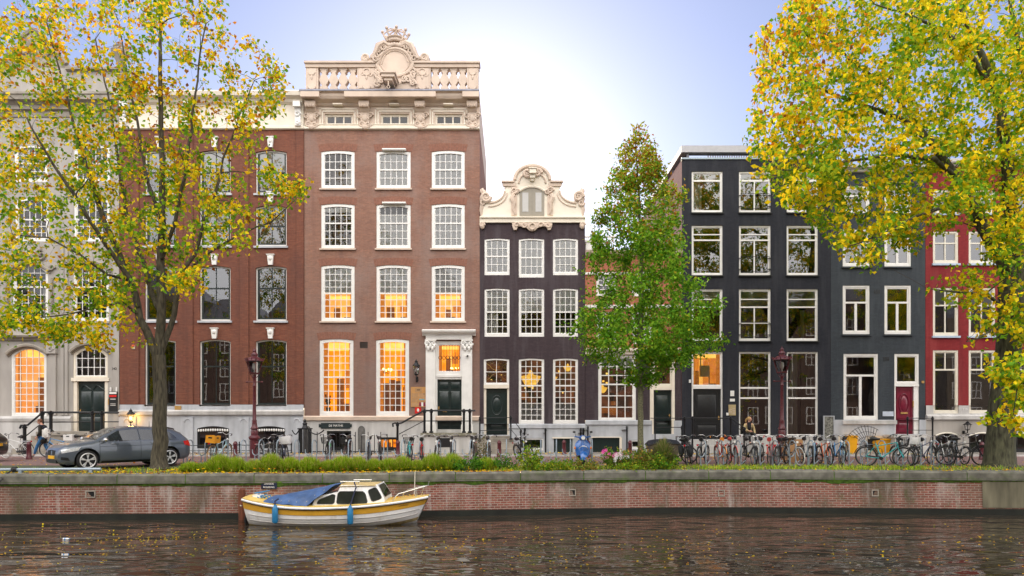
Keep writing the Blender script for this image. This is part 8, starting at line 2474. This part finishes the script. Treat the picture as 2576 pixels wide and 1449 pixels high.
# ---- the houses of the near bank, seen as mirror images too
OH = [brick('far_brick_%d' % k, [c * .8 for c in col], col, (.2, .17, .15)) for k, col in enumerate(((.16, .09, .07), (.07, .065, .07), (.24, .20, .16), (.13, .07, .06)))]
xo = -96.0
for i in range(22):
    w_, h_ = 7 + 3.2 * ((i * 37) % 5) / 5, 13.5 + 5 * ((i * 23) % 7) / 7
    T = thing('canal_house', ('narrow', 'wide', 'tall', 'low', 'gabled')[i % 5] + ' house on the near bank mirrored in the panes', 'house', (xo + w_ / 2, -14.5, 0), 'houses of the near bank')
    m = MB(); m.box(xo + .02, xo + w_ - .02, -24, -14.5, 0, h_); m.build('wall', OH[i % 4], T, smooth=0)
    m = MB(); m.prism([(xo + .1, h_), (xo + w_ - .1, h_), (xo + w_ * .62, h_ + 3), (xo + w_ * .38, h_ + 3)], -23.8, -14.6); m.build('roof', slate, T, smooth=0)
    m = MB()
    for k in range(3):
        for j in range(4):
            xa, za = xo + w_ * (.08 + .3 * k), 1.2 + (h_ - 2) * j / 4; m.mark()
            for a, b, c, e in ((0, 1.3, 0, .12), (0, 1.3, 2.0, 2.12), (0, .12, .12, 2.0), (1.18, 1.3, .12, 2.0), (.6, .68, .12, 2.0), (.12, 1.18, 1.0, 1.08)): m.box(xa + a, xa + b, -14.5, -14.42, za + c, za + e)
    m.build('window', white, T, smooth=0)
    xo += w_
# ================================================================== plants along the quay edge
def blade_mesh(name, base, tip, wid, cols, mat, parent=None, bend=.35):
    base, tip = np.asarray(base), np.asarray(tip); n_ = len(base)
    d = tip - base; side = np.stack([-d[:, 1], d[:, 0], np.zeros(n_)], 1) + RNG.normal(size=(n_, 3)) * .05
    side[:, 2] = 0; side /= np.linalg.norm(side, axis=1)[:, None] + 1e-9
    wv = side * np.asarray(wid)[:, None]
    mid = base + d * .55; mid[:, 2] += np.abs(d[:, 2]) * bend * .35
    V = np.stack([base - wv, base + wv, mid + wv * .8, mid - wv * .8, tip], 1).reshape(-1, 3)
    off = np.array(LOC.get(parent.name, Vector((0, 0, 0)))) if parent else np.zeros(3)
    me = bpy.data.meshes.new(name); b = np.arange(n_) * 5
    me.vertices.add(5 * n_); me.vertices.foreach_set('co', (V - off).ravel())
    f = np.stack([b, b + 1, b + 2, b, b + 2, b + 3, b + 3, b + 2, b + 4], 1)
    me.loops.add(9 * n_); me.loops.foreach_set('vertex_index', f.ravel())
    me.polygons.add(3 * n_); me.polygons.foreach_set('loop_start', np.arange(3 * n_) * 3)
    me.materials.append(mat)
    at = me.attributes.new('leaf', 'FLOAT_COLOR', 'FACE')
    c = np.concatenate([np.asarray(cols), np.ones((n_, 1))], 1); at.data.foreach_set('color', np.repeat(c, 3, 0).ravel())
    me.update(calc_edges=True); me.validate()
    o = bpy.data.objects.new(name, me); COL.objects.link(o)
    if parent: o.parent = parent; LOC[o.name] = off
    return o
grass_m = leafmat('grass_blade', .35)
def grass_cols(rng, n_, a=(.22, .42, .015), b=(.46, .56, .04), c=(.56, .44, .14), pc=.15):
    t_ = rng.random((n_, 1)); q = np.array([a]) * (1 - t_) + np.array([b]) * t_
    return np.where(rng.random((n_, 1)) < pc, np.array([c]), q) * (.7 + .6 * rng.random((n_, 1)))
def clump(name, seed, r, h, n_, cols=None, wid=.008, spread=.75, parent=None):
    rng = np.random.default_rng(seed)
    a = rng.uniform(0, 2 * math.pi, n_); rr = r * np.sqrt(rng.random(n_))
    base = np.stack([rr * .55 * np.cos(a), rr * .55 * np.sin(a), np.zeros(n_) - .02], 1)
    hh = h * np.sqrt(np.clip(1.02 - (rr / r) ** 2 * .85, .05, 1)) * rng.uniform(.7, 1.12, n_)
    ang = a + rng.normal(size=n_) * .5
    tip = np.stack([rr * np.cos(ang) * (1 + spread * .25), rr * np.sin(ang) * (1 + spread * .25), hh], 1)
    lo = np.array([[rr_ * .9 * math.cos(a_), rr_ * .9 * math.sin(a_), .25 * h_] for rr_, a_, h_ in zip(rr, a, hh)])
    base = np.where(rng.random((n_, 1)) < .55, lo, base)
    return blade_mesh(name, base, tip, np.full(n_, wid), grass_cols(rng, n_) if cols is None else cols, grass_m, parent)
G = [clump('grass_clump', s, .40, .50, 1700) for s in (1, 2, 3)]
for g_ in G: bpy.context.scene.collection.objects.unlink(g_)
posn = [478, 520, 553, 593, 638, 682, 730, 779, 824, 862, 900, 940, 978, 1012, 1050, 1090, 1137, 1223]
for i, u in enumerate(posn):
    Y = qy(X(u, 22)) + 1.1 + .22 * random.random()
    o = G[i % 3].copy(); COL.objects.link(o)
    o.name = 'grass_clump'
    o.location = (X(u, Y), Y, -.01); s = random.uniform(.84, 1.18); o.scale = (s, s * .9, s * random.uniform(.85, 1.1) * (.7 if i < 2 else 1)); o.rotation_euler = (0, 0, random.uniform(0, 6))
    tag(o, '%s fine green grass clump from the trunk of the airy tree, along the coping' % ORD[i], 'grass clump', 'rounded grass clumps along the coping')
# broad-leaved weeds and bushes
def bush(name, label, u, dyq, r, h, n_, cols, size, seed, cat='bush', flat=.8, group=None):
    rng = np.random.default_rng(seed)
    Y = qy(X(u, 22.3)) + dyq; x = X(u, Y)
    T = thing(name, label, cat, (x, Y, 0), group)
    stems = MB(); pos = []
    ns = max(6, n_ // 45)
    for k in range(ns):
        a = rng.uniform(0, 6.283); rr = r * math.sqrt(rng.random()); hh = h * (1 - .5 * (rr / r) ** 2) * rng.uniform(.6, 1.1)
        p0 = Vector((x + rr * .5 * math.cos(a), Y + rr * .5 * math.sin(a) * flat, 0)); p1 = Vector((x + rr * math.cos(a), Y + rr * math.sin(a) * flat, hh))
        mid = (p0 + p1) / 2 + Vector((0, 0, hh * .12))
        stems.tube([p0, mid, p1], [.007, .006, .003], 4)
        for _ in range(n_ // ns):
            s_ = rng.uniform(.2, 1.05); q = p0 * (1 - s_) ** 2 + mid * 2 * s_ * (1 - s_) + p1 * s_ * s_
            pos.append(tuple(q + Vector(rng.normal(size=3)) * .055))
    stems.build('stems', plain('weed_stem', (.10, .12, .04), .8) if 'weed_stem' not in MAT else MAT['weed_stem'], T, norm=False)
    c = np.asarray(cols)[rng.integers(0, len(cols), len(pos))] * (.7 + .6 * rng.random((len(pos), 1)))
    leaf_mesh('leaves', np.array(pos), rng.uniform(size * .7, size * 1.3, len(pos)), c, leaf_m, rng, parent=T, droop=-.1)
    return T, x, Y
gd = [(.06, .19, .02), (.10, .27, .02), (.15, .34, .02)]; gy_ = [(.18, .36, .02), (.30, .42, .03), (.12, .27, .02), (.45, .40, .03)]; mix = [(.16, .30, .03), (.26, .32, .04), (.36, .19, .06), (.40, .30, .05), (.12, .24, .03)]
bush('leafy_bush', 'dark green leafy bush at the end of the grass clumps', 1178, .75, .55, .52, 900, gd, .07, 1)
bush('leafy_bush', 'light green bush with yellow leaves before the leaning bicycle', 1330, .8, .50, .85, 800, gy_, .075, 2)
bush('leafy_bush', 'round green bush right of the last bicycle before the gable house door', 1268, .9, .42, .5, 600, gd, .06, 12)
bush('leafy_weeds', 'low bright weeds below the leaning black bicycle', 1370, .6, .6, .32, 650, gy_, .07, 3, 'weeds')
bush('leafy_weeds', 'low weeds left of the blue scooter', 1415, .7, .5, .34, 550, gy_, .065, 4, 'weeds')
bush('leafy_weeds', 'mixed weeds hiding the wheel of the blue scooter', 1466, .65, .55, .40, 700, mix, .065, 5, 'weeds')
bush('dry_bush', 'green bush with white and pink flowers left of the young tree', 1555, .9, .70, .72, 1300, gd + mix, .07, 6)
bush('rusty_bush', 'rusty green bush at the foot of the young tree', 1612, .85, .65, .80, 1300, mix, .075, 7)
bush('green_bush', 'dense green bush under the tall arching grass', 1668, .7, .62, .62, 1100, gd + gy_, .07, 8)
bush('leafy_weeds', 'bright low weeds in front of the rusty bush', 1600, .45, .9, .26, 900, gy_, .06, 9, 'weeds')
T_, fx_, fy_ = bush('dry_weed', 'tall dry brown weed stem beside the brown bicycles', 1212, 1.6, .22, 1.25, 260, [(.16, .12, .06), (.22, .17, .08), (.12, .13, .05)], .06, 10, 'weed')
bush('dry_weed', 'pale bare weed before the stoop of the white portal', 1186, 1.7, .25, .75, 90, [(.45, .42, .36), (.36, .34, .28)], .05, 11, 'weed')
# flowers
T = thing('flower_patch', 'pink and white cosmos flowers on the bush left of the young tree', 'flowers', (X(1550, 23.5), 23.4, 0))
rng = np.random.default_rng(4)
for nm, cl, n_, spots in (('pink_flowers', (.70, .08, .36), 9, [(1528, 1133), (1542, 1140), (1560, 1141), (1536, 1142)]), ('white_flowers', (.78, .74, .76), 16, [(1556, 1148), (1566, 1143), (1548, 1150), (1572, 1150)])):
    pos = []
    for k in range(n_):
        u, v = spots[k % len(spots)]; p = W(u + rng.normal() * 6, v + rng.normal() * 4, 23.1); pos.append(p)
    m = MB()
    for p in pos:
        a0 = rng.random() * 6
        for q in range(6):
            a = a0 + q * 1.047; m.add([p, p + Vector((.05 * math.cos(a - .4), -.01, .05 * math.sin(a - .4))), p + Vector((.065 * math.cos(a), -.02, .065 * math.sin(a))), p + Vector((.05 * math.cos(a + .4), -.01, .05 * math.sin(a + .4)))], [(0, 1, 2, 3)])
    m.build(nm, plain(nm + '_petal', cl, .6), T, smooth=0, norm=False)
    m = MB()
    for p in pos: m.tube([p, (p.x + .03, p.y + .1, .2)], .004, 3)
    m.build('flower_stalks', MAT['weed_stem'], T, norm=False)
# tall arching grass beside the young tree
Yg = 23.6; xg = X(1668, Yg)
T = thing('tall_grass', 'tall arching clump of feathery grass beside the cargo bicycle', 'grass clump', (xg, Yg, 0))
rng = np.random.default_rng(8); n_ = 1500
a = rng.uniform(0, 6.283, n_); rr = rng.random(n_) ** .7
base = np.stack([xg + .18 * rr * np.cos(a), Yg + .18 * rr * np.sin(a), np.zeros(n_)], 1)
tip = np.stack([xg + .72 * rr * np.cos(a), Yg + .55 * rr * np.sin(a), 1.02 * (1.04 - .6 * rr ** 1.6) * rng.uniform(.75, 1.1, n_)], 1)
blade_mesh('blades', base, tip, np.full(n_, .009), grass_cols(rng, n_, (.10, .18, .03), (.26, .29, .08), (.42, .34, .16), .3), grass_m, T, bend=.8)
# low sward on the verge
rng = np.random.default_rng(12)
n_ = 15000
x = rng.uniform(-20, 20, n_); dq = .5 + 1.9 * rng.random(n_) ** 1.3
keep = []
for i in range(n_):
    Yq = qy(x[i]) + dq[i]; u = CX + x[i] * F / Yq
    dens = .10 if u < 300 else (.25 if u < 440 else ((.5 if dq[i] > .75 else .0) if u < 1240 else (.9 if u < 2330 else .30)))
    nz = mnoise.noise((x[i] * 1.4, Yq * 1.4, 0))
    if rng.random() < dens * (1.0 + 1.2 * nz): keep.append(i)
x, dq = x[keep], dq[keep]; yv = np.array([qy(q) for q in x]) + dq; n_ = len(x)
base = np.stack([x, yv, np.full(n_, -.02)], 1); tip = base + np.stack([rng.normal(size=n_) * .05, rng.normal(size=n_) * .05, rng.uniform(.04, .17, n_)], 1)
o = blade_mesh('verge_grass', base, tip, np.full(n_, .009), grass_cols(rng, n_), grass_m)
tag(o, kind='stuff')
# fallen leaves: on the verge, along the kerb, on the street, deck and bonnet; and adrift on the water
def litter(name, P3, size, rng, w_, flat=.25):
    n_ = len(P3); cols_ = palette(rng, n_, np.repeat(np.array([w_]), n_, 0))
    pos = np.asarray(P3); d = rng.normal(size=(n_, 3)); d[:, 2] *= flat; d /= np.linalg.norm(d, axis=1)[:, None]
    s = np.cross(d, np.array([[0, 0, 1.0]]) + rng.normal(size=(n_, 3)) * flat * .8); s /= np.linalg.norm(s, axis=1)[:, None]
    size = np.asarray(size)[:, None]
    V = np.stack([pos - d * size * .5, pos + s * size * .36 , pos + d * size * .5, pos - s * size * .36], 1).reshape(-1, 3)
    me = bpy.data.meshes.new(name); b = np.arange(n_) * 4
    me.vertices.add(4 * n_); me.vertices.foreach_set('co', V.ravel())
    me.loops.add(4 * n_); me.loops.foreach_set('vertex_index', np.stack([b, b + 1, b + 2, b + 3], 1).ravel())
    me.polygons.add(n_); me.polygons.foreach_set('loop_start', np.arange(n_) * 4)
    me.materials.append(leaf_m)
    at = me.attributes.new('leaf', 'FLOAT_COLOR', 'FACE'); at.data.foreach_set('color', np.concatenate([cols_, np.ones((n_, 1))], 1).ravel())
    me.update(calc_edges=True); me.validate()
    o = bpy.data.objects.new(name, me); COL.objects.link(o)
    return tag(o, kind='stuff')
rng = np.random.default_rng(21)
pts_ = []
while len(pts_) < 6200:
    x = rng.uniform(-21, 21); k = rng.random()
    if k < .62:
        dq = .12 + 2.6 * rng.random() ** 1.5; Yq = qy(x) + dq; u = CX + x * F / Yq
        dens = 1.0 if u < 330 else (.8 if u < 1280 else (.3 if u < 1720 else (.16 if u < 2320 else .4)))
        if dq < .75: dens *= 2.2 if 430 < u < 1290 else .4
        z = .012 + (.12 * rng.random() if (.6 < dq < 1.4 and 430 < u < 1280 and rng.random() < .5) else 0)
    elif k < .80: Yq = 31.75 + 2.4 * rng.random() ** 2; dens = .55; z = .075
    else: Yq = 25.2 + 6.4 * rng.random(); dens = .30 if abs(Yq - 28.4) < 2.4 else .6; z = .004
    if rng.random() > dens: continue
    pts_.append((x, Yq, z))
litter('fallen_leaves', pts_, rng.uniform(.06, .13, len(pts_)), rng, [0, .04, .26, .34, .24, .12])
pts_ = []
while len(pts_) < 950:
    y = rng.uniform(12.5, 20.6); x = rng.uniform(-14, 17)
    u = CX + x * F / y; v = HV + F * 3.04 / y
    if v < 1318: continue
    nz = mnoise.noise((x * .35, y * .9, 4.0)); dens = (.55 + 1.5 * nz) * (1.0 if u < 1500 else .42) * math.exp(-((v - 1375) / 48) ** 2)
    if rng.random() < dens: pts_.append((x, y, WZ + .008))
litter('floating_leaves', pts_, rng.uniform(.04, .085, len(pts_)), rng, [0, .06, .42, .34, .14, .04], .05)
pts_ = []
for k in range(90):
    tt = rng.uniform(.72, .93); yo = rng.normal() * .25 * (1.05 - tt) * 2.4
    pts_.append((BX0 + BL * tt, BY + yo, bsheer(tt) + .075))
for k in range(14): pts_.append((X(860 + 8 * rng.random(), BY), BY - .3 + .5 * rng.random(), zt + .1))
litter('boat_leaves', pts_, rng.uniform(.05, .09, len(pts_)), rng, [0, .05, .2, .35, .3, .1], .1)
